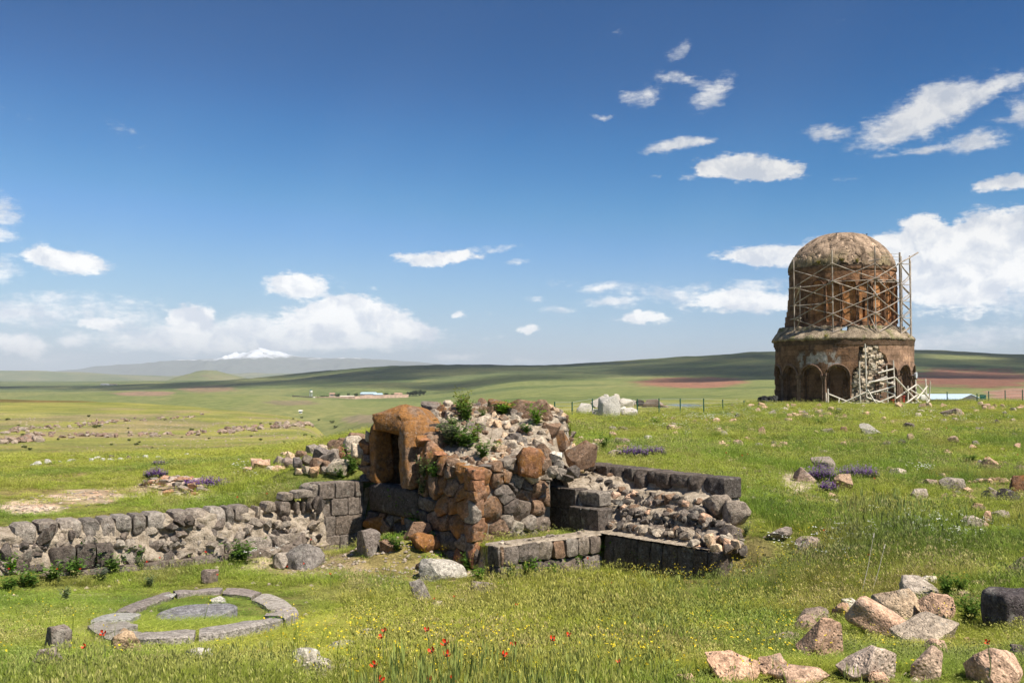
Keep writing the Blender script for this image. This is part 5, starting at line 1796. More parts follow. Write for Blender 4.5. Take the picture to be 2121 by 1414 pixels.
for u, v, w in ((16, 870, 9), (47, 902, 9), (50, 928, 12), (62, 932, 10), (120, 911, 8), (183, 863, 8), (196, 886, 11), (205, 884, 9), (231, 922, 7), (267, 913, 8), (283, 922, 11), (289, 917, 8), (315, 928, 6), (265, 888, 6), (397, 892, 10), (433, 909, 6), (434, 930, 7), (455, 899, 6), (465, 897, 5), (520, 904, 6), (540, 912, 8),
                (560, 879, 7), (590, 917, 8), (632, 902, 8), (647, 906, 7), (668, 907, 9), (618, 876, 9), (625, 866, 6), (660, 871, 7), (688, 876, 10), (695, 886, 9), (607, 868, 5), (540, 878, 6), (377, 906, 5), (38, 882, 6), (340, 870, 5)):
    e = tree(u, v, w * 1.1, w * .7, (.085, .105, .035), by_mark('tiny dark bush' if w < 6.5 else 'small dark green bush' if w < 9 else 'rounded dark green bush', u, v, BANK_MARKS, ' on the bank'), 'bushes on the left bank', None, 40, 'bush')

# shed roof beside the church, second roof corner, water
sh = P(1970, 830, 190)
m_ = sh.y / F
e = empty('shed', sh, 'low shed with a pale blue sheet metal roof right of the church', 'shed'); e['kind'] = 'thing'


def sq(u, v, Y): return P(u, v, Y) - sh


V = [sq(1905, 826, 188), sq(1988, 826, 186), sq(2012, 815.5, 194), sq(1922, 815.5, 198), sq(2037, 826.5, 202), sq(1950, 826, 206)]
o = link('roof', mesh_from('roof', [*V[:4], V[4], V[5]] + [v + Vector((0, 0, -.12)) for v in V], [(0, 1, 2, 3), (3, 2, 4, 5), (0, 6, 7, 1), (1, 7, 8, 2), (2, 8, 10, 4), (6, 9, 8, 7), (9, 11, 10, 8), (0, 3, 9, 6), (3, 5, 11, 9), (4, 10, 11, 5)]), m_shed); o.parent = e
V2 = [V[0] + Vector((.3, .2, -.15)), V[1] + Vector((-.2, .2, -.15)), V[4] + Vector((-.3, -.2, -.2)), V[5] + Vector((.2, 0, -.2)), V[2] + Vector((0, 0, -.25))]
W_ = V2[:4] + [Vector((v.x, v.y, v.z - 2.5)) for v in V2[:4]] + [V2[4]]
o = link('wall', mesh_from('wall', W_, [(0, 1, 5, 4), (1, 2, 6, 5), (2, 3, 7, 6), (3, 0, 4, 7), (1, 8, 2)]), m_darkw); o.parent = e
pt = P(1915, 823, 186); o = slab_box('container', pt, Vector((1, 0, 0)), Vector((0, 1, 0)), Z3, .9, .6, .55, (.7, .72, .75, 0), None, .01, 3, 3, 0, m_wallw)
tag(o, 'small white container beside the pale blue shed roof', 'container'); o['kind'] = 'thing'
# standing water seen over the crest
m_water, nt, b = new_mat('pond_water', .06, .5)
b.inputs['Base Color'].default_value = (.12, .17, .2, 1)
wv = []
for i in range(40):
    t = 2 * math.pi * i / 40
    g = P(1424 + 32 * math.cos(t) * (1 + .12 * math.sin(3 * t)), 0, 1)
    wv.append((math.cos(t), math.sin(t)))
pc = P(1426, 839.5, 150)
me = mesh_from('pond', [(pc.x + c_ * 2.7 * (1 + .12 * math.sin(3 * math.atan2(s_, c_))), pc.y + s_ * 9 * (1 + .1 * math.sin(2 * math.atan2(s_, c_))), pc.z) for c_, s_ in wv], [tuple(range(40))])
tag(link('pond', me, m_water), kind='structure')

# green wire fence along the crest
fp = [(1149, 854, 70), (1185, 852, 72), (1227, 843, 84), (1277, 845, 82), (1320, 848, 78), (1365, 849, 77), (1409, 850, 78), (1457.5, 849, 79), (1497, 844, 88), (1541, 838, 104)]
f0 = ground(1320, 852, 40, 110)
fence = empty('wire_fence', P(1320, 852, 78), 'thin green wire fence on round posts along the far edge of the meadow', 'fence'); fence['kind'] = 'thing'
fence2 = empty('wire_fence', P(1990, 833, 115), 'green wire fence on thin posts right of the church before the shed', 'fence'); fence2['kind'] = 'thing'


def fence_run(par, posts, hpx):
    tops = []
    for (u, v, Y), hp in zip(posts, hpx):
        base = P(u, v, Y); top = base + Vector((0, 0, hp * Y / F))
        tube_part('post', [base + Vector((0, 0, -.6)), top], .045 * (1 + (Y - 70) / 150), m_green, par, None, 7)
        tops.append((base, top))
    for (b0, t0), (b1, t1) in zip(tops[:-1], tops[1:]):
        for k in (.25, .6, .95):
            tube_part('wire', [b0.lerp(t0, k), b1.lerp(t1, k)], .006, m_greym, par, None, 4)


fence_run(fence, fp, [22, 20, 18, 18, 22, 24, 25, 24, 17, 9])
fence_run(fence2, [(1962, 832, 112), (2024, 834, 105), (2048, 826, 140), (2082, 824, 140), (2118, 823, 140)], [21, 19, 16, 16, 16])
bd = P(2036, 822, 150)
o = box_mesh('notice_board', bd.x - .45, bd.x + .45, bd.y, bd.y + .05, bd.z - .35, bd.z + .35, m_green, None)
tag(o, 'dark green board standing behind the right end of the shed roof', 'board'); o['kind'] = 'thing'
p0 = Vector((bd.x, bd.y + .08, bd.z - 1.2))

# ------------------------------------------------------------------ real clouds high over the hills (they shade the far slopes)
m_cloud, nt, b = new_mat('cloud_white', 1.0, 0.0)
nt.nodes.remove(b)
df = nn(nt, 'ShaderNodeBsdfDiffuse'); df.inputs[0].default_value = (.9, .9, .9, 1)
tr = nn(nt, 'ShaderNodeBsdfTransparent')
mx = nn(nt, 'ShaderNodeMixShader'); lw = nn(nt, 'ShaderNodeLayerWeight'); lw.inputs[0].default_value = .5
nt.links.new(mathn(nt, 'MULTIPLY', mathn(nt, 'POWER', mathn(nt, 'SUBTRACT', 1.0, lw.outputs['Facing']), 1.3), .27), mx.inputs[0])
nt.links.new(tr.outputs[0], mx.inputs[1]); nt.links.new(df.outputs[0], mx.inputs[2])
nt.links.new(mx.outputs[0], nt.nodes['Material Output'].inputs['Surface'])
CLOUD_H = 1500.0
off_s = Vector((SUN.x, SUN.y, 0)) * (CLOUD_H / SUN.z)


def cloud(poly_pts, n, r0, r1, seed):
    """Fair-weather cloud made of many flattened puffs over a patch of land."""
    rr = random.Random(seed)
    xs = [p[0] for p in poly_pts]; ys = [p[1] for p in poly_pts]
    bm = bmesh.new(); cnt = 0; tries = 0
    while cnt < n and tries < n * 30:
        tries += 1
        x, y = rr.uniform(min(xs), max(xs)), rr.uniform(min(ys), max(ys))
        ins = False; j = len(poly_pts) - 1
        for i in range(len(poly_pts)):
            xi, yi = poly_pts[i]; xj, yj = poly_pts[j]
            if (yi > y) != (yj > y) and x < (xj - xi) * (y - yi) / (yj - yi) + xi: ins = not ins
            j = i
        if not ins: continue
        if vnoise(x / 330 + seed, y / 330) < -.31: continue
        r = rr.uniform(r0, r1)
        m = Matrix.Translation(Vector((x, y, CLOUD_H + EYE + rr.uniform(0, r * .3))) + off_s) @ Matrix.Diagonal((r, r * rr.uniform(.8, 1.2), r * .5, 1))
        bmesh.ops.create_icosphere(bm, subdivisions=2, radius=1.0, matrix=m)
        cnt += 1
    me = bpy.data.meshes.new('cloud'); bm.to_mesh(me); bm.free()
    me.polygons.foreach_set('use_smooth', [True] * len(me.polygons))
    o = link('cloud', me, m_cloud)
    return tag(o, kind='structure')


cloud([(-1350, 2300), (-560, 1900), (-420, 1650), (-140, 1560), (40, 1280), (330, 1180), (700, 1090), (1500, 950), (2200, 1100), (2600, 2200), (2300, 3300), (300, 3300), (-500, 2900), (-1200, 2800)], 560, 90, 170, 5)
0 and cloud([(-300, 640), (-60, 520), (-30, 640), (-110, 900), (-260, 960)], 22, 60, 110, 8)

# ------------------------------------------------------------------ loose stones
GR = ground_rock
FRONT = [
    (1511, 1411, 105, 50, PINK, .05, 'pinkish boulder with two humps at the bottom edge, leftmost of the right hand rock heap'),
    (1593, 1398, 56, 36, PINK, 0, 'small pinkish stone between the two humped boulder and the brown boulder'),
    (1645, 1419, 122, 32, PINK, .1, 'flat pink slab cut by the bottom edge of the picture'),
    (1692, 1362, 96, 72, (.40, .255, .175), .05, 'big brownish pink angular boulder, largest of the heap in the grass'),
    (1676, 1294, 72, 28, (.30, .22, .165), 0, 'flat topped brownish stone behind the big angular boulder'),
    (1664, 1314, 50, 30, (.29, .2, .15), 0, 'brown stone wedged behind the left shoulder of the big angular boulder'),
    (1753, 1270, 32, 24, WHITE, 0, 'small white stone on top of the heap behind the fallen shaft'),
    (1737, 1284, 38, 32, (.36, .235, .16), .1, 'pinkish stone at the upper end of the fallen shaft'),
    (1856, 1292, 98, 60, TAN, .12, 'rounded tan boulder with grey lichen on its left half'),
    (1897, 1242, 78, 34, (.33, .28, .235), 0, 'grey pointed slab behind the rounded tan boulder'),
    (1936, 1290, 66, 52, PINK, .05, 'pink slanting stone right of the rounded tan boulder'),
    (1907, 1333, 126, 42, (.43, .345, .265), 0, 'long flat grey tan slab below the pink slanting stone'),
    (1932, 1360, 38, 34, PINK, 0, 'small round pink stone below the long flat slab'),
    (1786, 1410, 126, 58, (.44, .33, .255), 0, 'wide grey brown boulder with a flat face near the bottom edge'),
    (1811, 1419, 42, 24, PINK, 0, 'little pink stone in front of the wide grey brown boulder'),
    (1907, 1410, 68, 62, (.42, .31, .235), 0, 'upright squarish pinkish grey stone near the bottom edge'),
    (2057, 1420, 124, 62, PINK, .05, 'large pink boulder in the bottom right corner'),
    (2118, 1192, 90, 38, (.12, .085, .075), 0, 'dark brown rounded rock at the right edge above the dark block'),
    (2112, 1370, 54, 32, BASALT2, 0, 'dark grey stone at the right edge above the pink corner boulder'),
    (1918, 1214, 30, 17, WHITE, 0, 'small white stone in the weeds above the rock heap'),
    (1612, 1338, 74, 22, (.34, .25, .2), 0, 'flat pinkish grey slab left of the big angular boulder'),
    (1557, 1337, 34, 14, PALE, 0, 'small pale slab half sunk in grass left of the rock heap'),
    (1418, 1416, 46, 18, PINK, 0, 'low pink stone at the bottom edge left of the two humped boulder'),
    (1930, 1138, 32, 16, PALE, 0, 'pale stone among white flowers on the right slope'),
    (1670, 1144, 46, 30, (.30, .24, .2), 0, 'pinkish grey stone behind white flowers right of the ruined wall'),
    (1611, 1118, 58, 20, (.25, .20, .165), 0, 'long grey brown slab just right of the stripped wall'),
    (1990, 1240, 26, 12, TAN, 0, 'little tan stone in the weeds right of the grey pointed slab'),
    (2009, 1256, 26, 16, TAN, 0, 'rounded tan stone in grass near the dark square block'),
    # lower left
    (635, 1176, 78, 44, (.24, .205, .18), 0, 'grey brown slab leaning in the grass before the left wall'),
    (586, 1178, 40, 34, (.36, .29, .23), 0, 'pale earthy stone beside the leaning grey slab'),
    (768, 1150, 48, 46, (.21, .17, .145), .05, 'grey brown boulder standing before the doorway'),
    (806, 1146, 34, 22, BROWN, .1, 'small brown stone right of the grey brown boulder before the doorway'),
    (880, 1144, 64, 30, RUST, .55, 'flat rust orange slab, lowest of the stones before the doorway'),
    (870, 1121, 66, 36, BROWN, .12, 'rounded brown boulder lying on the flat rust orange slab'),
    (848, 1100, 34, 28, RUST, .4, 'small rusty stone behind the rounded brown boulder'),
    (796, 1112, 82, 38, RUST, .6, 'long rust orange stone lying at the foot of the doorway wall'),
    (920, 1202, 100, 34, (.42, .37, .31), 0, 'broad flat pale slab left of the low front wall'),
    (872, 1245, 44, 40, (.27, .24, .21), 0, 'grey boulder with a white top below the broad pale slab'),
    (1002, 1232, 52, 24, (.22, .18, .145), 0, 'brown squared stone in grass at the foot of the low front wall'),
    (880, 1182, 34, 18, BROWN, .25, 'small rust brown stone by the broad pale slab'),
    (438, 1208, 38, 24, (.29, .22, .18), 0, 'brown stone alone in the grass between the left wall and the stone ring'),
    (665, 1120, 28, 26, BASALT, 0, 'dark wedge shaped stone at the foot of the tall wall end'),
    (131, 1352, 50, 48, (.25, .2, .165), 0, 'tall brownish grey stone left of the stone ring'),
    (110, 1382, 62, 36, (.26, .21, .175), 0, 'rounded brownish grey stone in front of the tall one left of the ring'),
    (268, 1354, 58, 46, (.42, .29, .18), .1, 'tan orange pointed stone touching the front of the stone ring'),
    (420, 1367, 56, 24, (.48, .44, .39), 0, 'whitish block in front of the stone ring'),
    (640, 1378, 62, 32, (.46, .41, .33), 0, 'pale lumpy stone in grass right of the stone ring'),
    (662, 1396, 60, 28, (.46, .41, .33), 0, 'pale lumpy stone at the bottom edge below the other pale one'),
    (712, 1348, 54, 20, (.40, .35, .28), 0, 'low pale stone behind the pale lumpy stones'),
    (768, 1328, 60, 18, (.30, .26, .22), 0, 'low grey slab beside two poppies'),
    (2, 1348, 16, 22, TAN, 0, 'tan stone cut by the left edge of the picture'),
    (700, 1130, 60, 16, GREY, 0, 'flat grey slab in grass below the tall wall end'),
    (560, 1152, 50, 16, GREY, 0, 'flat grey stone in grass beside the leaning slab'),
    (905, 1258, 24, 12, PALE, 0, 'tiny pale stone right of the white topped boulder'),
    (960, 1253, 22, 10, WHITE, 0, 'tiny white stone in grass before the low wall'),
    # right slope
    (2047, 976, 40, 28, (.38, .25, .17), 0, 'pinkish rounded stone on the bank at the right'),
    (2109, 978, 22, 16, TAN, 0, 'tan stone at the right edge beside the pinkish one'),
    (2105, 1022, 54, 38, (.20, .10, .055), .35, 'dark rusty block jutting from the bank at the right edge'),
    (2052, 1036, 42, 28, (.33, .26, .21), 0, 'pale pinkish block left of the dark rusty block'),
    (2084, 1042, 44, 30, DARK, 0, 'dark stone under the rusty block on the bank'),
    (1968, 1015, 46, 26, (.34, .28, .22), 0, 'pale topped stone on the bank left of the blocks'),
    (1922, 1006, 30, 14, (.36, .27, .21), 0, 'pinkish stone in grass left of the bank'),
    (1898, 1033, 38, 20, (.42, .35, .28), 0, 'pale tan flat stone below the bank'),
    (2012, 1092, 50, 24, (.45, .37, .29), 0, 'pale pink wide stone on the right slope'),
    (2039, 1084, 18, 26, PINK, 0, 'thin upright pink stone beside the pale pink wide one'),
    (2066, 1076, 38, 17, GREY, 0, 'grey stone in grass right of the thin upright one'),
    (2022, 1060, 26, 12, BROWN, .1, 'brown tilted stone above the pale pink wide one'),
    (1743, 1016, 42, 36, (.38, .25, .165), .05, 'pinkish brown boulder beside the purple flowers'),
    (1854, 984, 38, 14, PALE, 0, 'pale flat boulder right of the purple flowers'),
    (1704, 976, 48, 26, GREY, 0, 'grey boulder behind the purple flowers'),
    (1664, 998, 46, 26, (.33, .24, .19), 0, 'pinkish slab in bare earth left of the purple flowers'),
    (1800, 900, 48, 22, (.27, .25, .21), 0, 'large pale grey boulder in the middle of the right meadow'),
    (1577, 903, 17, 20, (.40, .26, .15), 0, 'upright tan wedge of stone standing in the meadow'),
    (1711, 899, 32, 10, GREY, 0, 'flat grey stone left of the large pale grey boulder'),
    (1971, 917, 22, 14, (.33, .23, .15), 0, 'tan brown boulder on the right meadow'),
    (2018, 923, 15, 10, GREY, 0, 'round grey stone right of the tan brown boulder'),
    (1832, 924, 24, 8, BASALT2, 0, 'thin dark slab lying in the meadow'),
    (1884, 912, 17, 14, TAN, 0, 'tan stone between the thin dark slab and the tan brown boulder'),
    (1881, 889, 22, 13, BASALT2, 0, 'dark grey stone above the tan stone in the meadow'),
    (1526, 867, 14, 10, DARK, 0, 'small dark round stone in white flowers behind the meadow'),
    (1910, 846, 15, 11, (.37, .24, .15), 0, 'tan wedge shaped stone on the crest below the timber props'),
    (1971, 863, 40, 16, (.30, .23, .18), 0, 'brownish stone cluster head on the crest right of the church'),
    (1863, 1118, 30, 15, (.33, .27, .22), 0, 'pinkish grey stone among white flowers'),
    (1828, 1052, 22, 16, PALE, 0, 'pale stone in the middle of the right slope'),
    (1848, 1093, 18, 14, TAN, 0, 'small tan stone above the white flowers'),
    (1862, 960, 13, 8, PALE, 0, 'small pale stone above the purple flowers'),
    (1285, 935, 32, 14, (.38, .25, .16), .2, 'tan orange stone left of the purple flowers behind the wall'),
    (1274, 948, 34, 18, (.36, .29, .23), 0, 'pinkish pale stone behind the right hand wall'),
    (1342, 934, 24, 11, GREY, 0, 'grey stone half hidden in the purple flowers behind the wall'),
    (1290, 920, 34, 13, (.24, .18, .14), .05, 'brown tilted slab in the meadow right of the chamber'),
    (1268, 896, 22, 12, GREY, 0, 'left grey stone of a low cluster in the meadow right of the chamber'),
    (1290, 893, 24, 10, BASALT2, 0, 'dark stone of a low cluster in the meadow right of the chamber'),
    (1230, 935, 26, 18, PALE, 0, 'pale stone beside the large brown boulder of the chamber'),
    (1240, 922, 22, 14, TAN, 0, 'tan stone right of the chamber'),
    (1392, 892, 26, 14, (.40, .30, .22), 0, 'pinkish lump in the flowery meadow'),
    (1342, 910, 16, 8, WHITE, 0, 'small white stone in the meadow'),
    (1495, 920, 14, 7, TAN, 0, 'small tan flat stone by three poppies'),
    # by the fence
]
for (u, v, w, h, c_, l_, lab) in FRONT:
    GR(u, v, w, h * (1.12 if v > 1200 else 1), c_, l_, lab, None, 'boulder' if w > 60 else 'loose_stone', None, None, .85, 'boulder' if w > 60 else 'stone')
# the fallen shaft, the dark block, and the big pale boulders by the fence
g0 = ground(1785, 1318); m = g0.y / F
ax = (Vector((.80, -.42, -.40))).normalized(); bx = ax.cross(Vector((0, 0, 1))).normalized(); cx = bx.cross(ax).normalized()
if cx.z < 0: cx = -cx
o = slab_box('fallen_shaft', P(1822, 1296, g0.y - .12) + Vector((0, 0, .04)), ax, bx, cx, .27, .105, .12, tone(PINK, .05), None, .02, 8, 51, 0)
tag(o, 'long pinkish block lying aslant like a fallen shaft across the rock heap', 'block'); o['kind'] = 'thing'
g0 = ground(2095, 1308); m = g0.y / F
o = slab_box('basalt_block', Vector((g0.x + .12, g0.y + .18, g0.z + .14)), Vector((.96, .28, 0)), Vector((-.28, .96, 0)), Z3, .24, .18, .19, tone((.085, .068, .066)), None, .02, 8, 57)
tag(o, 'dark square cut basalt block at the right edge', 'block'); o['kind'] = 'thing'
for u, v, w, h, lab in ((1207, 857, 31, 22, 'pale pointed boulder, leftmost of the white rocks by the fence'), (1263, 862, 48, 42, 'biggest white boulder by the fence'), (1304, 861, 34, 17, 'white flat boulder right of the biggest white one'), (1238, 860, 24, 14, 'low white stone between the pointed and the biggest white boulder'),
                        (1243, 843, 36, 20, 'whitish rough rock behind the fence at the left'), (1257, 838, 14, 22, 'tall white upright rock behind the fence'), (1276, 842, 22, 26, 'white rock with a dark cap behind the fence'), (1292, 842, 40, 16, 'long low white rock behind the fence'), (1262, 846, 40, 22, 'white jagged rock just behind the biggest white boulder')):
    GR(u, v, w, h, (.52, .47, .41), 0, lab, 'white rocks by the fence', 'pale_boulder', None, ROCKS_BIG, .8, 'boulder')
for i in range(16):
    GR(random.gauss(1264, 30), random.uniform(842, 860), random.uniform(8, 18), random.uniform(6, 12), (.60, .55, .48), 0, 'small white stone lying among the white rocks by the fence', 'small white stones by the fence', 'pale_stone', None, ROCKS_SMALL, .8, 'stone')
for u, v, w, h, c_, lab in ((1325, 838, 20, 13, DARK, 'dark upright rock behind a fence post'), (1350, 840, 44, 14, (.30, .22, .17), 'low brown ruin stump behind the fence posts'), (1305, 836, 30, 9, (.45, .40, .35), 'pale low ruin stump behind the white rocks'), (1372, 841, 30, 6, (.2, .15, .11), 'thin brown ruin course right of the ruin stump')):
    GR(u, v + 3, w, h, c_, 0, lab, None, 'ruin_stump', None, ROCKS_BIG, .6, 'ruin')
# stones heaped left of the doorway
HEAPL = [(534, 972, 26, 22, PINK, .1), (547, 971, 32, 20, PINK, .1), (580, 963, 26, 18, GREY, 0), (590, 949, 17, 14, TAN, .1), (605, 954, 25, 18, TAN, .1), (579, 977, 26, 14, PINK, .1), (598, 972, 28, 24, (.27, .2, .16), 0), (618, 971, 26, 22, (.16, .13, .12), 0), (626, 953, 26, 20, BROWN, .2),
         (638, 966, 24, 22, GREY, 0), (656, 976, 26, 22, BROWN, .05), (653, 990, 25, 20, (.34, .21, .12), .2), (650, 944, 28, 22, GREY, 0), (667, 956, 34, 28, (.17, .14, .125), 0), (669, 937, 32, 16, PALE, 0), (686, 966, 42, 28, (.25, .21, .18), 0), (698, 936, 40, 26, BROWN, .15), (708, 956, 24, 24, RUST, .3),
         (732, 940, 42, 32, PALE, .08), (728, 962, 28, 20, BROWN, .3), (744, 915, 44, 18, BROWN, .25), (703, 990, 48, 32, PALE, 0), (675, 984, 22, 14, GREY, 0), (715, 920, 34, 14, BROWN, .3), (640, 985, 24, 14, PALE, 0), (515, 978, 18, 12, PINK, 0), (560, 975, 22, 10, PALE, 0), (675, 975, 24, 16, BROWN, .1), (622, 985, 20, 12, TAN, 0)]
words_used = {}
srt = sorted(HEAPL, key=lambda q: q[0])
for i, (u, v, w, h, c_, l_) in enumerate(HEAPL):
    cw = {PINK: 'pinkish', GREY: 'grey', TAN: 'tan', BROWN: 'brown', PALE: 'pale', RUST: 'rusty orange'}.get(c_, 'dark brownish')
    sw = 'large' if w >= 38 else ('small' if w < 24 else 'middling')
    t = (u - 515) / (744 - 515)
    pw = ('at its far left tip' if t < .09 else 'near its left tip' if t < .22 else 'left of its middle' if t < .42 else 'in its middle' if t < .58 else 'right of its middle' if t < .78 else 'next to the doorway stones')
    up = v - (978 - 60 * t)
    rw = 'on top' if up < -8 else ('at the foot' if up > 14 else '')
    lab = ' '.join(('%s %s stone of the doorway heap, %s %s' % (sw, cw, rw, pw)).split())
    words_used[lab] = words_used.get(lab, 0) + 1
    k_ = words_used[lab]
    if k_ > 1: lab = lab.replace(' its', '').replace('stone of', ('second', 'third', 'fourth')[k_ - 2] + ' stone of')
    GR(u, v, w, h, c_, l_, lab, 'stones heaped left of the doorway', 'heap_stone', None, ROCKS if w < 40 else ROCKS_BIG, .8, 'stone', .12)
# rubble mound and slabs before the purple flowers on the left
mound = empty('rubble_mound', ground(362, 1025), 'low mound of broken pale and pinkish slabs behind the left wall', 'mound')
mound['kind'] = 'thing'
for i in range(75):
    a_, r_ = random.uniform(0, 6.28), random.random() ** .6
    u, v = 362 + 78 * r_ * math.cos(a_), 1012 + 17 * r_ * math.sin(a_)
    g = ground(u, v, 14, 60); m = g.y / F
    w = random.uniform(8, 26) * m
    rock('slab', g + Vector((0, 0, .20 * (1 - r_ ** 2) + .01)), (w, w * .7, w * random.uniform(.3, .6)), tone(random.choice([PALE, PINK, (.40, .31, .25), (.40, .22, .13), GREY]), random.choice([0, 0, .15])), None, mound, SLABS)
floor_ = empty('floor_remains', ground(130, 1040), 'strip of bare pinkish pavement remains behind the left wall', 'pavement')
floor_['kind'] = 'thing'
for i in range(170):
    u = random.uniform(14, 245); v = 1058 - 32 * (u - 14) / 231 * .9 + random.uniform(-17, 17) - 6
    g = ground(u, v, 14, 60); m = g.y / F
    w = random.uniform(4, 13) * m
    rock('slab', g + Vector((0, 0, .005)), (w, w * .8, w * .28), tone(random.choice([PALE, (.38, .29, .24), PINK, GREY]), 0), (random.uniform(-.1, .1), random.uniform(-.1, .1), random.uniform(0, 3)), floor_, ROCKS_SMALL)
# white stones in a row on the left meadow
for u, v, w, h in ((82, 963, 14, 8), (102, 961, 15, 10), (70, 964, 9, 4), (150, 956, 20, 6), (128, 958, 10, 5), (192, 955, 9, 7), (205, 952, 13, 7), (216, 954, 9, 6), (233, 953, 15, 4), (252, 953, 14, 6), (288, 950, 11, 5), (304, 949, 11, 7), (330, 948, 14, 4), (375, 945, 9, 4), (388, 942, 10, 4), (408, 942, 16, 3), (416, 944, 9, 4), (340, 952, 9, 3)):
    GR(u, v, w, h, (.55, .52, .47), 0, 'white stone in the loose row across the left meadow', 'row of white stones on the left meadow', 'white_stone', None, ROCKS_SMALL, .8, 'stone')
for u, v, w, h, lab in ((149, 948, 20, 5, 'dark low stone at the foot of the left bank'), (234, 949, 12, 6, 'dark stone among the row of white stones'), (269, 952, 12, 9, 'grey speckled stone, tallest in the row of white stones')):
    GR(u, v, w, h, BASALT2, 0, lab, None, 'dark_stone', None, ROCKS_SMALL, .8, 'stone')
# many small stones over the right slope
n = 0
while n < 150:
    u = random.uniform(1165, 2118); v = 843 + 270 * random.random() ** 2.1
    if u < 1600 and v > 945: continue
    if u < 1500 and v < 868: continue
    if v > 930 and random.random() < .4: continue
    w = random.uniform(6, 15) * (1 + (v - 843) / 400)
    GR(u, v, w, w * random.uniform(.45, .75), random.choice([TAN, PINK, PINK, PALE, GREY, (.38, .25, .16)]), 0, 'small pinkish or grey stone scattered in the grass of the right slope', 'small stones scattered on the right slope', 'field_stone', None, ROCKS_SMALL, .85, 'stone')
    n += 1
for cu, cv, k, sp_ in ((1660, 862, 9, 22), (1715, 862, 8, 24), (1975, 858, 8, 26), (2060, 847, 8, 40), (1740, 868, 6, 20), (1400, 886, 6, 18), (2050, 1000, 16, 40), (2095, 1030, 10, 22), (1640, 1345, 9, 45), (1850, 1370, 9, 70), (1960, 1330, 7, 40), (1560, 1390, 7, 50), (1990, 1030, 8, 30)):
    for i in range(k):
        GR(cu + random.gauss(0, sp_ * .6), cv + random.gauss(0, 3.2), random.uniform(8, 18), random.uniform(5, 10), random.choice([TAN, PINK, (.38, .25, .16), GREY, (.38, .24, .15)]), .05, 'small stone lying between the big rocks at lower right' if cv > 1300 else 'stone of a small reddish heap in the grass of the right slope', 'small stones of the rock heap' if cv > 1300 else 'small reddish stone heaps on the right slope', 'field_stone', None, ROCKS_SMALL, .85, 'stone')
# rock ledges of the left bank
BANDS = [((0, 916), (85, 912), 34, 17, 9, 'lowest and largest reddish rock ledge at the left edge of the bank'), ((60, 900), (250, 904), 40, 12, 6, 'long brown rock ledge on the left bank'), ((0, 897), (60, 890), 16, 14, 6, 'pale rock ledge above the largest reddish ledge'),
         ((45, 888), (240, 876), 46, 9, 4, 'upper thin pale rock ledge on the left bank'), ((255, 899), (360, 902), 22, 10, 5, 'short rock ledge in the middle of the left bank'), ((380, 900), (430, 894), 12, 10, 5, 'small isolated rock ledge right of the bank middle'),
         ((455, 895), (560, 884), 34, 12, 6, 'rock ledge on the right part of the left bank'), ((560, 884), (705, 878), 44, 13, 7, 'rock ledge along the right end of the left bank beside the gorge'), ((230, 872), (420, 862), 30, 8, 3, 'highest faint row of stones on the left bank')]
for (p, q, k, w, h, lab) in BANDS:
    oc = empty('rock_outcrop', ground((p[0] + q[0]) / 2, (p[1] + q[1]) / 2, 50, 300), lab, 'rock ledge', 'rock ledges of the left bank')
    oc['kind'] = 'thing'
    for i in range(k):
        t = random.random()
        u = p[0] + (q[0] - p[0]) * t; v = p[1] + (q[1] - p[1]) * t + random.gauss(0, 2.2)
        g = ground(u, v, 50, 300); m = g.y / F
        ww, hh = random.uniform(.5, 1.3) * w * m, random.uniform(.6, 1.3) * h * m
        rock('rock', g + Vector((0, 0, hh * .35)), (ww, ww * .9, hh * 1.3), tone(random.choice([(.27, .18, .135), (.24, .17, .13), (.31, .235, .18), (.34, .27, .21)]), 0), None, oc, ROCKS_SMALL)
# stones strewn over the bank, too many to pick out
V, Fc, T = [], [], []
src = ROCKS_SMALL[0]
ico_v = [Vector((0, 0, 1)), Vector((.9, 0, .1)), Vector((.2, .85, 0)), Vector((-.7, .5, .1)), Vector((-.75, -.5, 0)), Vector((.3, -.9, .1)), Vector((0, 0, -1))]
ico_f = [(0, 1, 2), (0, 2, 3), (0, 3, 4), (0, 4, 5), (0, 5, 1), (6, 2, 1), (6, 3, 2), (6, 4, 3), (6, 5, 4), (6, 1, 5)]
for i in range(1500):
    u = random.uniform(-30, 720); v = 865 + 75 * random.random()
    if vnoise(u / 60, v / 9) < -.1: continue
    g = ground(u, v, 60, 260)
    if g.y > 240: continue
    s = random.uniform(2, 6) * g.y / F / 2 * random.uniform(.6, 1.2)
    k = len(V); an = random.uniform(0, 6)
    for p in ico_v:
        V.append(g + Vector(((p.x * math.cos(an) - p.y * math.sin(an)) * s, (p.x * math.sin(an) + p.y * math.cos(an)) * s, p.z * s * .55)))
    Fc += [tuple(a + k for a in f) for f in ico_f]
o = link('strewn_stones', mesh_from('strewn_stones', V, Fc), m_stone); o.color = (.34, .27, .20, 0)
tag(o, kind='stuff')
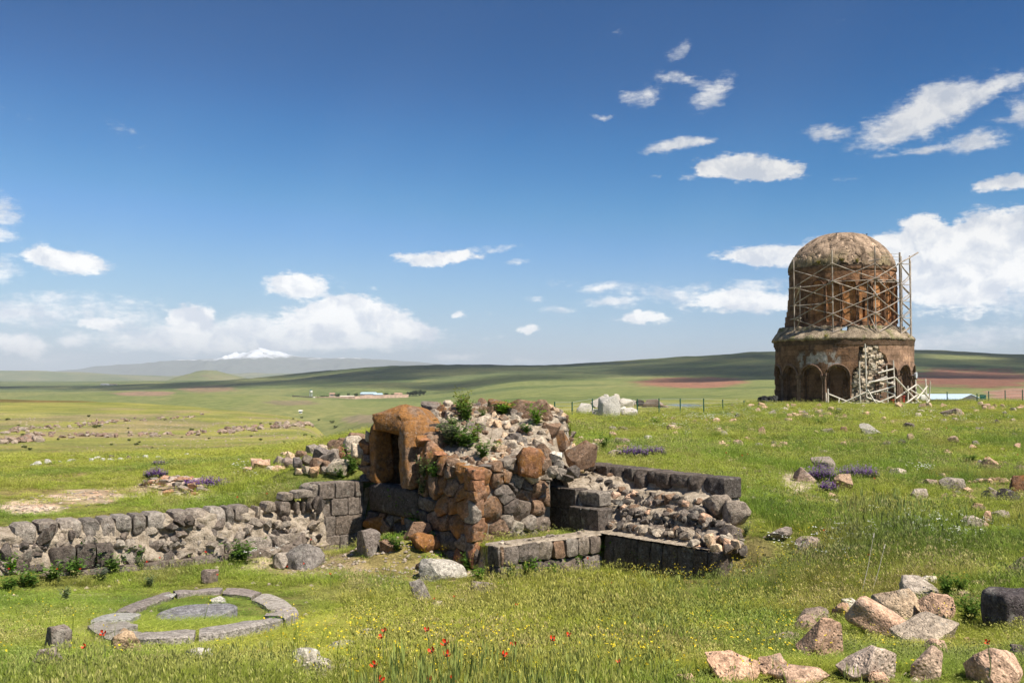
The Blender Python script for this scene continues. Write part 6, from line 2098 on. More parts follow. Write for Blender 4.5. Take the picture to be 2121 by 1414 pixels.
# gravel in bare patches near by
V, Fc = [], []
for i in range(1500):
    cu, cv, su, sv = random.choice([(930, 1180, 70, 16), (640, 1165, 110, 22), (660, 1385, 70, 22), (1700, 1290, 220, 90), (1655, 992, 50, 16), (130, 1280, 110, 60), (1100, 1240, 300, 50), (880, 1130, 60, 30), (1400, 925, 240, 30), (1850, 1000, 240, 60)])
    g = ground(random.gauss(cu, su), random.gauss(cv, sv), 4, 60)
    s = random.uniform(.01, .035) * (1 + g.y / 25)
    k = len(V); an = random.uniform(0, 6)
    for p in ico_v:
        V.append(g + Vector(((p.x * math.cos(an) - p.y * math.sin(an)) * s, (p.x * math.sin(an) + p.y * math.cos(an)) * s, p.z * s * .6)))
    Fc += [tuple(a + k for a in f) for f in ico_f]
o = link('gravel', mesh_from('gravel', V, Fc), m_stone); o.color = (.36, .29, .23, 0)
tag(o, kind='stuff')

# ------------------------------------------------------------------ the ring of stones with the old millstone
gL, gR, gF, gB = ground(207, 1290, 8, 18), ground(619, 1268, 8, 18), ground(400, 1338, 8, 18), ground(420, 1228, 8, 18)
RC = (gL + gR + gF + gB) / 4
RA, RB = (gR - gL) / 2, (gB - gF) / 2      # half axes of the ring on the ground


def ring_xy(a, k):
    return RC.x + (RA.x * math.cos(a) + RB.x * math.sin(a)) * k, RC.y + (RA.y * math.cos(a) + RB.y * math.sin(a)) * k


ring = empty('stone_ring', Vector((RC.x, RC.y, gz(RC.x, RC.y))), 'flat ring of grey curved kerb stones in the grass at lower left', 'stone ring')
ring['kind'] = 'thing'
SEG = [(-118, -92, .16, .09, (.34, .29, .25)), (-90, -45, .17, .10, (.34, .29, .25)), (-43, -2, .26, .13, (.33, .28, .245)), (6, 40, .30, .05, (.34, .31, .28)), (44, 74, .24, .05, (.27, .23, .215)), (77, 114, .20, .06, (.25, .21, .19)), (117, 158, .20, .06, (.23, .195, .175)), (161, 188, .34, .07, (.38, .35, .31)), (192, 222, .32, .06, (.30, .27, .235)), (224, 240, .2, .05, (.3, .26, .22))]
for a0, a1, wd, th, col in SEG:
    n = max(4, int((a1 - a0) / 4))
    V, Fc = [], []
    sd = random.uniform(0, 50)
    prof = [(0, -.15), (0, .75), (.08, .97), (.3, 1.0), (.7, 1.0), (.92, .95), (1, .7), (1, -.15)]
    for i in range(n + 1):
        t = i / n
        a = R(a0 + (a1 - a0) * t)
        en_ = .9 if i in (0, n) else 1
        for (k, zz) in prof:
            rad = 1 - wd * k * en_ + .022 * float(vnoise(a * 6 + sd, k * 3 + sd)) - (.01 if i in (0, n) else 0)
            x, y = ring_xy(a, rad)
            z = gz(x, y) + ((zz * th * .8 * en_ + .015) if zz > 0 else -.15) + .02 * float(vnoise(a * 9 + sd, k * 4))
            V.append(Vector((x, y, z)) - ring.location)
    m_ = len(prof)
    for i in range(n):
        for k in range(m_ - 1):
            Fc.append((i * m_ + k, i * m_ + k + 1, (i + 1) * m_ + k + 1, (i + 1) * m_ + k))
    Fc.append(tuple(range(m_))); Fc.append(tuple(reversed(range(n * m_, n * m_ + m_))))
    me = mesh_from('kerb_stone', V, Fc, True); me.set_sharp_from_angle(angle=R(40)); me.materials.append(m_stone)
    o = link('kerb_stone', me); o.parent = ring; o.color = tone(col, 0)
for u, v, w, h in ((348, 1242, 34, 12), (452, 1248, 30, 9)):
    g = ground(u, v, 8, 18); m = g.y / F
    rock('chock_stone', g + Vector((0, 0, .03)), (w * m, .22, .09), tone((.45, .41, .36), 0), None, ring, ROCKS)
gm = ground(405, 1281, 8, 18)
V, Fc = [], []
n = 44; rings_ = [0, .12, .17, .22, .5, .8, .95, 1.0, 1.0]
for ri, k in enumerate(rings_):
    for i in range(n):
        a = 2 * math.pi * i / n
        rr_ = k * (1 + .10 * math.sin(2 * a + .6) + .05 * math.sin(3 * a) + .03 * float(vnoise(a * 4, 3)))
        x = .37 * rr_ * math.cos(a) + .09 * rr_ * math.sin(a); y = .46 * rr_ * math.sin(a)
        z = .045 + .01 * float(vnoise(x * 8, y * 8)) - (.05 if k <= .13 else (.02 if k < .2 else 0)) - (.02 if ri == 7 else 0) - (.2 if ri == 8 else 0)
        V.append((x, y, z))
for ri in range(len(rings_) - 1):
    for i in range(n):
        j = (i + 1) % n
        Fc.append((ri * n + i, (ri + 1) * n + i, (ri + 1) * n + j, ri * n + j))
me = mesh_from('millstone', V, Fc, True); me.set_sharp_from_angle(angle=R(40)); me.materials.append(m_stone)
o = link('millstone', me, None, None, gm + Vector((0, 0, .05))); o.color = (.21, .20, .205, 0)
tag(o, 'flat dark grey slab with a worn hollow in the middle of the stone ring', 'millstone'); o['kind'] = 'thing'

# ------------------------------------------------------------------ grass and flowers
def leaf_material(name, attr='INSTANCER', base=(1, 1, 1), trans=.35):
    m = bpy.data.materials.new(name); m.use_nodes = True
    nt = m.node_tree; nt.nodes.clear()
    out = nn(nt, 'ShaderNodeOutputMaterial')
    if attr == 'INSTANCER':
        a = nn(nt, 'ShaderNodeAttribute', attribute_name='tint', attribute_type='INSTANCER').outputs['Color']
    else:
        a = nn(nt, 'ShaderNodeObjectInfo').outputs['Color']
    rnd = nn(nt, 'ShaderNodeNewGeometry').outputs['Random Per Island']
    c = mixc(nt, 1.0, a, mixc(nt, rnd, (.62, .66, .6), (1.42, 1.36, 1.3)), 'MULTIPLY')
    c = mixc(nt, 1.0, c, base, 'MULTIPLY')
    d = nn(nt, 'ShaderNodeBsdfDiffuse'); t = nn(nt, 'ShaderNodeBsdfTranslucent')
    nt.links.new(c, d.inputs[0]); nt.links.new(c, t.inputs[0])
    mx = nn(nt, 'ShaderNodeMixShader'); mx.inputs[0].default_value = trans
    nt.links.new(d.outputs[0], mx.inputs[1]); nt.links.new(t.outputs[0], mx.inputs[2])
    nt.links.new(mx.outputs[0], out.inputs['Surface'])
    return m


m_grass = leaf_material('grass_blades')
m_straw = leaf_material('dry_grass_heads', base=(.95, .86, 1.35), trans=.2)
m_herb = leaf_material('herb_leaves', 'OBJECT')
m_yellow = plain('yellow_petals', (.72, .55, .02), .6, 9, .12); m_white = plain('white_petals', (.80, .79, .72), .6, 9, .08)
m_redp = plain('poppy_petals', (.62, .045, .008), .5, 30, .2); m_violet = plain('violet_petals', (.20, .085, .30), .6, 14, .3); m_stalk = plain('flower_stalk', (.12, .16, .05), .7, 9, .2)


def blade(V, Fc, base, h, w, lean, az_, segs=3):
    dx, dy = math.cos(az_), math.sin(az_); px, py = -dy, dx
    k = len(V)
    for i in range(segs + 1):
        t = i / segs
        b_ = lean * t * t
        c_ = (base[0] + dx * b_ * h, base[1] + dy * b_ * h, base[2] + h * t * (1 - .35 * lean * t))
        ww = w * (1 - t) ** .7 / 2
        if i == segs: V.append(c_)
        else: V.append((c_[0] - px * ww, c_[1] - py * ww, c_[2])); V.append((c_[0] + px * ww, c_[1] + py * ww, c_[2]))
    for i in range(segs - 1):
        Fc.append((k + 2 * i, k + 2 * i + 1, k + 2 * i + 3, k + 2 * i + 2))
    Fc.append((k + 2 * segs - 2, k + 2 * segs - 1, k + 2 * segs))


def diamond(V, Fc, c, up, side, L, W):
    k = len(V)
    V += [tuple(c - up * L), tuple(c + side * W), tuple(c + up * L), tuple(c - side * W)]
    Fc.append((k, k + 1, k + 2, k + 3))


src_col = bpy.data.collections.new('plant_sources')      # never linked: only the copies are drawn


def src_obj(name, V, Fc, mats, mi=None):
    me = mesh_from(name, V, Fc)
    for m in mats: me.materials.append(m)
    if mi: me.polygons.foreach_set('material_index', mi)
    o = bpy.data.objects.new(name, me)
    src_col.objects.link(o)
    return o


def tuft(seed, n, h, w, spread, heads=0, broad=0.0):
    rr = random.Random(seed); V, Fc, mi = [], [], []
    for _ in range(n):
        a, r_ = rr.uniform(0, 6.28), spread * math.sqrt(rr.random())
        f0 = len(Fc)
        blade(V, Fc, (r_ * math.cos(a), r_ * math.sin(a), -.03), h * rr.uniform(.5, 1.1), w * rr.uniform(.7, 1.3) * (1 + broad), rr.uniform(.1, .75), a + rr.gauss(0, .9), 3)
        mi += [0] * (len(Fc) - f0)
    for _ in range(heads):
        a, r_ = rr.uniform(0, 6.28), spread * math.sqrt(rr.random()); hh = h * rr.uniform(1.0, 1.35)
        f0 = len(Fc)
        x, y = r_ * math.cos(a), r_ * math.sin(a); le = rr.uniform(.05, .25)
        blade(V, Fc, (x, y, 0), hh, w * .45, le, a, 2)
        top = Vector((x + math.cos(a) * le * hh * .85, y + math.sin(a) * le * hh * .85, hh * .9))
        for q in range(4):
            s_ = Vector((rr.gauss(0, 1), rr.gauss(0, 1), 0)).normalized()
            diamond(V, Fc, top + Vector((rr.gauss(0, .008), rr.gauss(0, .008), rr.uniform(-.03, .03))), Vector((rr.gauss(0, .2), rr.gauss(0, .2), 1)).normalized(), s_, .022, .0045)
        mi += [1] * (len(Fc) - f0)
    return V, Fc, mi


def add_tuft(*a, **k):
    V, Fc, mi = tuft(*a, **k)
    return src_obj('grass_tuft', V, Fc, [m_grass, m_straw], mi)


def forb(seed, n, h, leaf):
    """A low leafy weed: several stems with many small leaves."""
    rr = random.Random(seed); V, Fc = [], []
    for s_ in range(n):
        a = rr.uniform(0, 6.28); le = rr.uniform(.1, .6); hh = h * rr.uniform(.6, 1.1)
        f = lambda t: Vector((math.cos(a) * le * hh * t, math.sin(a) * le * hh * t, hh * t))
        blade(V, Fc, (0, 0, -.02), hh, .006, le * .8, a, 2)
        for q in range(11):
            t = rr.uniform(.12, 1.05)
            d_ = Vector((rr.gauss(0, 1), rr.gauss(0, 1), rr.uniform(-.2, .9))).normalized()
            sd = d_.cross(Vector((rr.gauss(0, .4), rr.gauss(0, .4), 1))).normalized()
            L = leaf * rr.uniform(.6, 1.3) * (1.15 - .5 * t)
            diamond(V, Fc, f(t) + d_ * L, d_, sd, L, L * .42)
    return V, Fc


kinds = {}
kinds['grass'] = [add_tuft(s, 52, .29, .0052, .14, h_) for s, h_ in ((1, 0), (2, 1), (3, 3), (4, 0), (5, 1))] \
    + [src_obj('grass_tuft', *forb(s, 10, .2, .016), [m_grass]) for s in (6, 7)] + [add_tuft(8, 30, .33, .004, .10, 6)]
N_G = len(kinds['grass'])


def scatter(name, sources, pts, rot, scl, pick, tint):
    """Copies of the source plants stood on points; one object."""
    sub = bpy.data.collections.new(name + '_sources')
    for i, o in enumerate(sources):
        c_ = o.copy(); c_.name = '%s_%02d' % (name, i); sub.objects.link(c_)
    me = bpy.data.meshes.new(name)
    me.vertices.add(len(pts)); me.vertices.foreach_set('co', np.asarray(pts, np.float32).ravel())
    a = me.attributes.new('turn', 'FLOAT_VECTOR', 'POINT'); a.data.foreach_set('vector', np.asarray(rot, np.float32).ravel())
    a = me.attributes.new('size', 'FLOAT_VECTOR', 'POINT'); a.data.foreach_set('vector', np.asarray(scl, np.float32).ravel())
    a = me.attributes.new('pick', 'INT', 'POINT'); a.data.foreach_set('value', np.asarray(pick, np.int32))
    t = np.ones((len(pts), 4), np.float32); t[:, :3] = tint
    a = me.attributes.new('tint', 'FLOAT_COLOR', 'POINT'); a.data.foreach_set('color', t.ravel())
    o = link(name, me)
    ng = bpy.data.node_groups.new(name, 'GeometryNodeTree')
    ng.interface.new_socket('Geometry', in_out='INPUT', socket_type='NodeSocketGeometry')
    ng.interface.new_socket('Geometry', in_out='OUTPUT', socket_type='NodeSocketGeometry')
    gi = ng.nodes.new('NodeGroupInput'); go = ng.nodes.new('NodeGroupOutput')
    m2p = ng.nodes.new('GeometryNodeMeshToPoints')
    ci = ng.nodes.new('GeometryNodeCollectionInfo'); ci.inputs[0].default_value = sub
    ci.inputs['Separate Children'].default_value = True; ci.inputs['Reset Children'].default_value = True
    ip = ng.nodes.new('GeometryNodeInstanceOnPoints'); ip.inputs['Pick Instance'].default_value = True

    def attr(nm, ty):
        n_ = ng.nodes.new('GeometryNodeInputNamedAttribute'); n_.data_type = ty; n_.inputs[0].default_value = nm
        return n_.outputs[0]
    L = ng.links
    L.new(gi.outputs[0], m2p.inputs[0]); L.new(m2p.outputs[0], ip.inputs['Points']); L.new(ci.outputs[0], ip.inputs['Instance'])
    L.new(attr('pick', 'INT'), ip.inputs['Instance Index'])
    e2r = ng.nodes.new('FunctionNodeEulerToRotation'); L.new(attr('turn', 'FLOAT_VECTOR'), e2r.inputs[0]); L.new(e2r.outputs[0], ip.inputs['Rotation'])
    L.new(attr('size', 'FLOAT_VECTOR'), ip.inputs['Scale'])
    L.new(ip.outputs[0], go.inputs[0])
    md = o.modifiers.new('plants', 'NODES'); md.node_group = ng
    return tag(o, kind='stuff')


g_rng = np.random.default_rng(77)


def ring_rho(x, y):
    det = RA.x * RB.y - RA.y * RB.x
    dx, dy = x - RC.x, y - RC.y
    return np.hypot((dx * RB.y - dy * RB.x) / det, (dy * RA.x - dx * RA.y) / det)



def blocked(x, y):
    """Ground that is covered by masonry."""
    m = np.zeros(len(x), bool)
    def strip(o, d, L0, L1, n, a0, a1):
        rx, ry = x - o.x, y - o.y
        t = rx * d.x + ry * d.y; q = rx * n.x + ry * n.y
        return (t > L0) & (t < L1) & (q > a0) & (q < a1)
    m |= strip(WA, d1, -.3, L1 - .9, n1, -.42, .40) | strip(WA, d1, L1 - 1.0, L1, n1, -.45, .08)
    m |= strip(CC, E1, -.1, 2.0, E2, -.05, 3.4) | strip(O3, d3, -.3, 3.75, n3, -1.55, .24) | strip(BL, db, -.05, Lb + .05, nb_, -.36, .06)
    m |= np.hypot((x - gm.x) / .5, (y - gm.y) / .5) < 1
    rho = ring_rho(x, y)
    m |= (rho > .74) & (rho < 1.02) & (g_rng.random(len(x)) < .85)
    return m


def band(y0, y1, dens, s=.72):
    n = int(dens * s * (y1 * y1 - y0 * y0))
    y = np.sqrt(g_rng.uniform(y0 * y0, y1 * y1, n)); return y * g_rng.uniform(-s, s, n), y


bands = [(3.4, 6, 290), (6, 9, 225), (9, 14, 120), (14, 20, 62), (20, 32, 30), (32, 52, 13), (52, 112, 4.6)]
xs_, ys_ = zip(*[band(*b_) for b_ in bands])
x, y = np.concatenate(xs_), np.concatenate(ys_)
keep = ~blocked(x, y) & ~((x < -4) & (y > 62))
x, y = x[keep], y[keep]
z = height(x, y)
u, v = project(x, y, z)
# bare patches carry little grass
bare = np.zeros(len(x))
for cu, cv, hu, hv in ((62, 1050, 75, 18), (180, 1030, 85, 18), (362, 1013, 85, 22), (1655, 995, 40, 20), (655, 1385, 55, 16), (930, 1185, 60, 14), (590, 1178, 30, 14)):
    bare = np.maximum(bare, 1 - sstep(.7, 1.15, np.hypot((u - cu) / hu, (v - cv) / hv) + .5 * fbm(x * 2, y * 2, 3)))
bare = np.maximum(bare, sstep(.12, .34, fbm(x / 1.7 + 40, y / 1.7, 4)) * .75)
keep = g_rng.random(len(x)) > bare * .93
x, y, z, u, v = x[keep], y[keep], z[keep], u[keep], v[keep]
n = len(x)
f1, f2, f3 = fbm(x / 2.6, y / 2.6, 3), fbm(x / .9 + 30, y / .9, 3), fbm(x / 7 + 60, y / 7, 3)
GREEN, LUSH, YELL, DRY = np.array([.140, .195, .030]), np.array([.090, .150, .026]), np.array([.200, .212, .036]), np.array([.225, .190, .075])
tint = np.tile(GREEN, (n, 1))
def blend(w, c_):
    global tint
    tint = tint * (1 - w[:, None]) + c_ * w[:, None]
blend(sstep(-.15, .25, f3) * .8, YELL)
blend(sstep(.05, .3, f1) * .75, LUSH)
blend(sstep(.12, .34, f2) * .55, DRY)
tall_y = (1 - sstep(.6, 1.2, np.hypot((u - 1330) / 330, (v - 1270) / 120) + .3 * f1))
tall_d = (1 - sstep(.6, 1.2, np.hypot((u - 1760) / 280, (v - 1185) / 55) + .3 * f1))
blend(tall_y * .45, YELL); blend(tall_d * .6 * (g_rng.random(n) < .7), DRY)
blend((1 - sstep(.5, 1.2, np.hypot((u - 420) / 150, (v - 1280) / 32))) * .7, LUSH)
blend((1 - sstep(.5, 1.2, np.hypot((u - 870) / 90, (v - 1090) / 40))) * .8, np.array([.11, .24, .02]))
blend(((u > 1350) & (v > 1290)) * .5 * sstep(-.2, .2, f1), LUSH)
blend(sstep(24, 70, y) * .45, YELL); blend(((x < -3) & (y > 20)) * .5, YELL)
blend(np.full(n, .15) + .3 * sstep(-.05, .3, fbm(x / 2.2 + 11, y / 2.2, 4)), np.array([.215, .210, .045]))
blend(sstep(.1, .32, fbm(x / 3.4 + 71, y / 3.4, 4)) * .6, np.array([.075, .125, .026]))
tint = tint * g_rng.uniform(.7, 1.25, (n, 1)) * 1.98
hgt = .58 * (.62 + .5 * sstep(-.2, .3, f1) + .25 * f2) * g_rng.uniform(.6, 1.3, n) * (1 + .25 * sstep(14, 40, y)) * (1 + .45 * sstep(.1, .35, fbm(x / 1.3 + 90, y / 1.3, 3)))
hgt = hgt * (1 + .45 * tall_y + .5 * tall_d)
rho = ring_rho(x, y)
hgt = np.where(rho < 1.25, hgt * .32, hgt)
hgt = np.where((y > 14.0) & (y < 20) & (x < 4) & (x > -9), hgt * .62, hgt)
hgt = np.where((x < -3) & (y > 22), hgt * .5, hgt)
hgt = np.where((u < 300) & (v > 1010) & (v < 1095), hgt * .38, hgt)
hgt = np.where((u > 1400) & (v > 1220), hgt * .62, hgt)
hgt = np.where((u < 720) & (v > 1215), hgt * (.26 + .34 * sstep(1375, 1425, v)), hgt)
wid = .62 + .38 * sstep(6, 11, y) + sstep(12, 60, y) * 1.6
wild = sstep(660, 820, u) * (1 - sstep(14, 22, y)) * sstep(-.12, .22, fbm(x / 1.9 + 140, y / 1.9, 4))      # rougher, taller patches
hgt = hgt * (1 + .75 * wild)
tint = tint * (1 - .14 * (wild * g_rng.random(n))[:, None])
for (rx, ry, rw) in STONE_SPOTS:      # shorter, grazed grass round the stones
    if rw < .1: continue
    dd = np.hypot(x - rx, (y - ry + rw * .5) * .8)
    hgt = hgt * (1 - .62 * (1 - sstep(rw * .55, rw * 1.25, dd)))
scl = np.stack([wid * 1.15, wid * 1.15, hgt * (1 + .15 * sstep(20, 80, y))], -1)
rot = np.stack([g_rng.normal(0, .1, n), g_rng.normal(0, .1, n), g_rng.uniform(0, 6.28, n)], -1)
pick = g_rng.choice(N_G, n, p=[.23, .18, .10, .23, .15, .03, .03, .05])
dryish = (tall_d + (tint[:, 0] > .2)) > .6
pick = np.where((wild > .4) & (g_rng.random(n) < .22), 2, pick)
pick = np.where(dryish & (g_rng.random(n) < .45), 7, pick)
scatter('grass', kinds['grass'], np.stack([x, y, z], -1), rot, scl, pick, tint)

# yellow flowers and white flowers, countless
def flower_src(seed, h, nh, size, mat, flat):
    rr = random.Random(seed); V, Fc, mi = [], [], []
    for s_ in range(nh):
        a, le, hh = rr.uniform(0, 6.28), rr.uniform(.05, .4), h * rr.uniform(.75, 1.1)
        f0 = len(Fc); blade(V, Fc, (0, 0, 0), hh, .004, le, a, 2); mi += [0] * (len(Fc) - f0)
        c_ = Vector((math.cos(a) * le * hh, math.sin(a) * le * hh, hh * (1 - .35 * le)))
        f0 = len(Fc)
        for q in range(9 if flat else 5):
            d_ = Vector((rr.gauss(0, 1), rr.gauss(0, 1), rr.gauss(0, .25) if flat else rr.gauss(0, .7))).normalized()
            off_ = d_ * size * (1.6 * rr.random() if flat else .5)
            s2 = d_.cross(Vector((rr.gauss(0, .3), rr.gauss(0, .3), 1))).normalized()
            diamond(V, Fc, c_ + off_, d_, s2, size * .55, size * .45)
        mi += [1] * (len(Fc) - f0)
    return src_obj('flower', V, Fc, [m_grass, mat], mi)


def flower_field(name, sources, patches, tint_):
    px, py = [], []
    for (cu, cv, su, sv, k, y0, y1) in patches:
        for _ in range(k):
            g = ground(random.gauss(cu, su), min(1440, random.gauss(cv, sv)), y0, y1)
            px.append(g.x); py.append(g.y)
    px, py = np.array(px), np.array(py)
    ok = ~blocked(px, py); px, py = px[ok], py[ok]
    pz = height(px, py); k = len(px)
    sc = 1 + sstep(12, 70, py) * .5
    scatter(name, sources, np.stack([px, py, pz], -1), np.stack([g_rng.normal(0, .12, k), g_rng.normal(0, .12, k), g_rng.uniform(0, 6.28, k)], -1), np.stack([sc, sc, sc * g_rng.uniform(.75, 1.2, k)], -1), g_rng.integers(0, len(sources), k), np.tile(np.array(tint_), (k, 1)))


flower_field('yellow_flowers', [flower_src(s, .25, 4, .0095, m_yellow, False) for s in (1, 2, 3)],
             [(1330, 1330, 260, 90, 140, 4, 16), (860, 1385, 200, 40, 60, 4, 12), (1560, 1185, 140, 40, 120, 8, 20), (1900, 1060, 170, 60, 60, 8, 40), (700, 1320, 130, 50, 35, 5, 15), (1230, 880, 80, 14, 40, 25, 90), (1400, 1190, 120, 25, 90, 8, 18), (2000, 950, 60, 20, 20, 20, 60), (850, 1170, 60, 15, 20, 8, 20), (100, 1290, 90, 50, 25, 6, 18)], (.14, .19, .03))
flower_field('white_flowers', [flower_src(s, .27, 4, .015, m_white, True) for s in (11, 12)],
             [(1770, 1128, 60, 12, 26, 8, 22), (1970, 1122, 45, 12, 34, 8, 22), (1880, 1095, 70, 12, 12, 8, 25), (1490, 868, 70, 8, 120, 40, 100), (1960, 868, 60, 10, 60, 40, 100), (1570, 852, 50, 6, 50, 50, 105), (1800, 860, 80, 6, 40, 50, 105), (1920, 985, 14, 5, 10, 15, 40), (1700, 1155, 60, 12, 10, 8, 20), (1430, 890, 60, 10, 30, 30, 90), (500, 985, 30, 8, 10, 15, 40), (560, 1160, 40, 8, 6, 10, 20)], (.13, .18, .04))

# poppies, one by one
rr = random.Random(4)
pv, pf = [], []
for k in range(4):
    a0 = k * math.pi / 2 + .3
    b0 = len(pv)
    for i in range(5):
        for j in range(4):
            t, s_ = (i / 4 - .5) * 1.9, j / 3
            rad = .042 * math.sin(min(1, s_ * 1.1) * 1.45) * (1 - .10 * abs(t) * s_)
            pv.append((rad * math.cos(a0 + t * .5), rad * math.sin(a0 + t * .5), .036 * s_ ** 1.6 + .004 * math.sin(t * 4 + k) * s_ + .0015 * (k % 2)))
    for i in range(4):
        for j in range(3):
            pf.append((b0 + i * 4 + j, b0 + (i + 1) * 4 + j, b0 + (i + 1) * 4 + j + 1, b0 + i * 4 + j + 1))
flower_me = mesh_from('petals', pv, pf, True); flower_me.materials.append(m_redp)
cv_, cf_ = tube([Vector((0, 0, 0)), Vector((0, 0, .014))], .009, .011, 7)
centre_me = mesh_from('flower_centre', cv_, cf_); centre_me.materials.append(m_black)
sv_, sf_ = tube([Vector((0, 0, -.05)), Vector((.015, 0, .5)), Vector((0, 0, 1.0))], .0032, .0024, 5)
stem_me = mesh_from('stem', sv_, sf_); stem_me.materials.append(m_stalk)
POP = {
    ('red poppy in the tall grass of the foreground', 'poppies in the foreground grass'): [(884, 1304), (776, 1376), (1145, 1322), (1178, 1314), (1064, 1336), (1043, 1354), (940, 1405), (888, 1408), (1070, 1252), (1101, 1229), (1268, 1206), (942, 1234), (900, 1239)],
    ('small red poppy growing near the long left wall', 'poppies by the left wall'): [(683, 1188), (630, 1167), (588, 1098), (612, 1110), (644, 1117), (488, 1100), (503, 1093), (546, 1091), (567, 1054), (553, 1022), (118, 1178), (166, 1178), (304, 1163), (330, 1155), (425, 1143), (17, 1177), (492, 1029), (595, 1172), (450, 1190)],
    ('red poppy in the grass by the stone ring', 'poppies by the stone ring'): [(175, 1337), (212, 1310)],
    ('small red poppy on the meadow right of the ruin', 'poppies on the right meadow'): [(1504, 937), (1537, 943), (1549, 940), (2043, 946), (2013, 960), (2109, 941), (1811, 990), (1708, 1098), (1800, 1148), (1935, 888), (1960, 886), (1970, 890)],
    ('largest red poppy with a dark heart in the foreground grass', None): [(895, 1347)],
    ('red poppy just above and right of the largest poppy', None): [(923, 1332)],
    ('red poppy just right of and below the largest poppy', None): [(925, 1355)],
    ('orange red poppy above the low grey slab', None): [(797, 1304)],
    ('red poppy bud beside the low grey slab', None): [(790, 1319)],
    ('red poppy at the bottom edge below the pale lumpy stones', None): [(787, 1406)],
    ('red poppy alone in dark grass left of the two humped boulder', None): [(1283, 1369)],
    ('red poppy alone in the lush grass right of the rock heap', None): [(2047, 1328)],
    ('red poppy in front of the low front wall', None): [(1218, 1155)],
    ('red poppy in yellowish grass below the dark low wall', None): [(1252, 1247)],
}
first = None
for (lab, grp), spots in POP.items():
    for (u_, v_) in spots:
        g = ground(u_, v_ + 20)
        for _ in range(3):
            g = ground(u_, v_ + .26 * F / max(g.y, 4), 3.5)
        hh = max(.12, P(u_, v_, g.y).z - g.z)
        if first is None:
            root = empty('poppy', g, lab, 'poppy', grp)
            st = link('stem', stem_me); st.parent = root
            fl = link('flower', flower_me); fl.parent = root
            ce = link('flower_centre', centre_me); ce.parent = fl
            first = (root, st, fl, ce)
            r2, s2, f2_, c2 = first
        else:
            r2, s2, f2_, c2 = (o.copy() for o in first)
            for o in (r2, s2, f2_, c2): COL.objects.link(o)
            s2.parent = r2; f2_.parent = r2; c2.parent = f2_
            r2['label'] = lab
            if grp: r2['group'] = grp
            elif 'group' in r2: del r2['group']
        big = 1.35 if 'largest poppy with' in lab or 'just' in lab else 1.0
        r2.location = g; s2.scale = (1, 1, hh); f2_.location = (0, 0, hh - .005)
        sc = big * random.uniform(.8, 1.1) * .46 * (1 + max(0, g.y - 14) * .02)
        f2_.scale = (sc, sc, sc)
        f2_.rotation_euler = (random.uniform(.3, 1.0), random.uniform(-.4, .4), random.uniform(-1, 1))

# purple flower clumps
def spikes(seed, n, spread, h):
    rr = random.Random(seed); V, Fc, V2, F2 = [], [], [], []
    for _ in range(n):
        a, r_ = rr.uniform(0, 6.28), math.sqrt(rr.random()); x_, y_ = math.cos(a) * r_ * spread, math.sin(a) * r_ * spread * .8
        hh = h * rr.uniform(.55, 1.1) * (1.1 - .4 * r_); le = rr.uniform(-.15, .25)
        blade(V2, F2, (x_, y_, -.02), hh * .8, .008, abs(le), a, 2)
        for q in range(6):
            t = .55 + .45 * q / 5
            c_ = Vector((x_ + math.cos(a) * le * hh * t, y_ + math.sin(a) * le * hh * t, hh * t))
            d_ = Vector((rr.gauss(0, 1), rr.gauss(0, 1), .3)).normalized()
            diamond(V, Fc, c_, d_, d_.cross(Vector((0, 0, 1))).normalized(), .016, .012)
        for q in range(4):
            d_ = Vector((rr.gauss(0, 1), rr.gauss(0, 1), .5)).normalized()
            diamond(V2, F2, Vector((x_, y_, hh * rr.uniform(.1, .5))) + d_ * .04, d_, d_.cross(Vector((.1, 0, 1))).normalized(), .05, .018)
    return mesh_from('flowers', V, Fc), mesh_from('leaves', V2, F2)


for u_, v_, w, h, lab in ((322, 992, 50, 26, 'left purple flower clump behind the rubble mound'), (428, 1012, 95, 26, 'wide purple flower clump right of the rubble mound'), (330, 966, 30, 8, 'small purple flower clump far behind the rubble mound'), (1312, 948, 60, 28, 'greyish purple flower clump behind the right hand wall'), (1358, 946, 44, 26, 'bright violet flower clump behind the right hand wall'),
                          (1700, 1000, 60, 44, 'pale purple flower clump around the grey boulder'), (1778, 992, 80, 34, 'bright violet flower clump above the pinkish brown boulder'), (1868, 922, 14, 14, 'tiny violet flower clump in the middle of the right meadow'), (1715, 1022, 40, 30, 'low purple flower clump before the pinkish brown boulder'), (2065, 1000, 0, 0, '')):
    if not w: continue
    g = ground(u_, v_, 12, 80); m = g.y / F
    e = empty('purple_flower_clump', g, lab, 'flowers', 'purple flower clumps'); e['kind'] = 'thing'
    fm, lm = spikes(int(u_), int(40 + w * 3.2), w * m * .5, max(.2, h * m * .95))
    o = link('flowers', fm, m_violet); o.parent = e
    o = link('leaves', lm, m_herb); o.parent = e; o.color = (.10, .13, .06, 1)

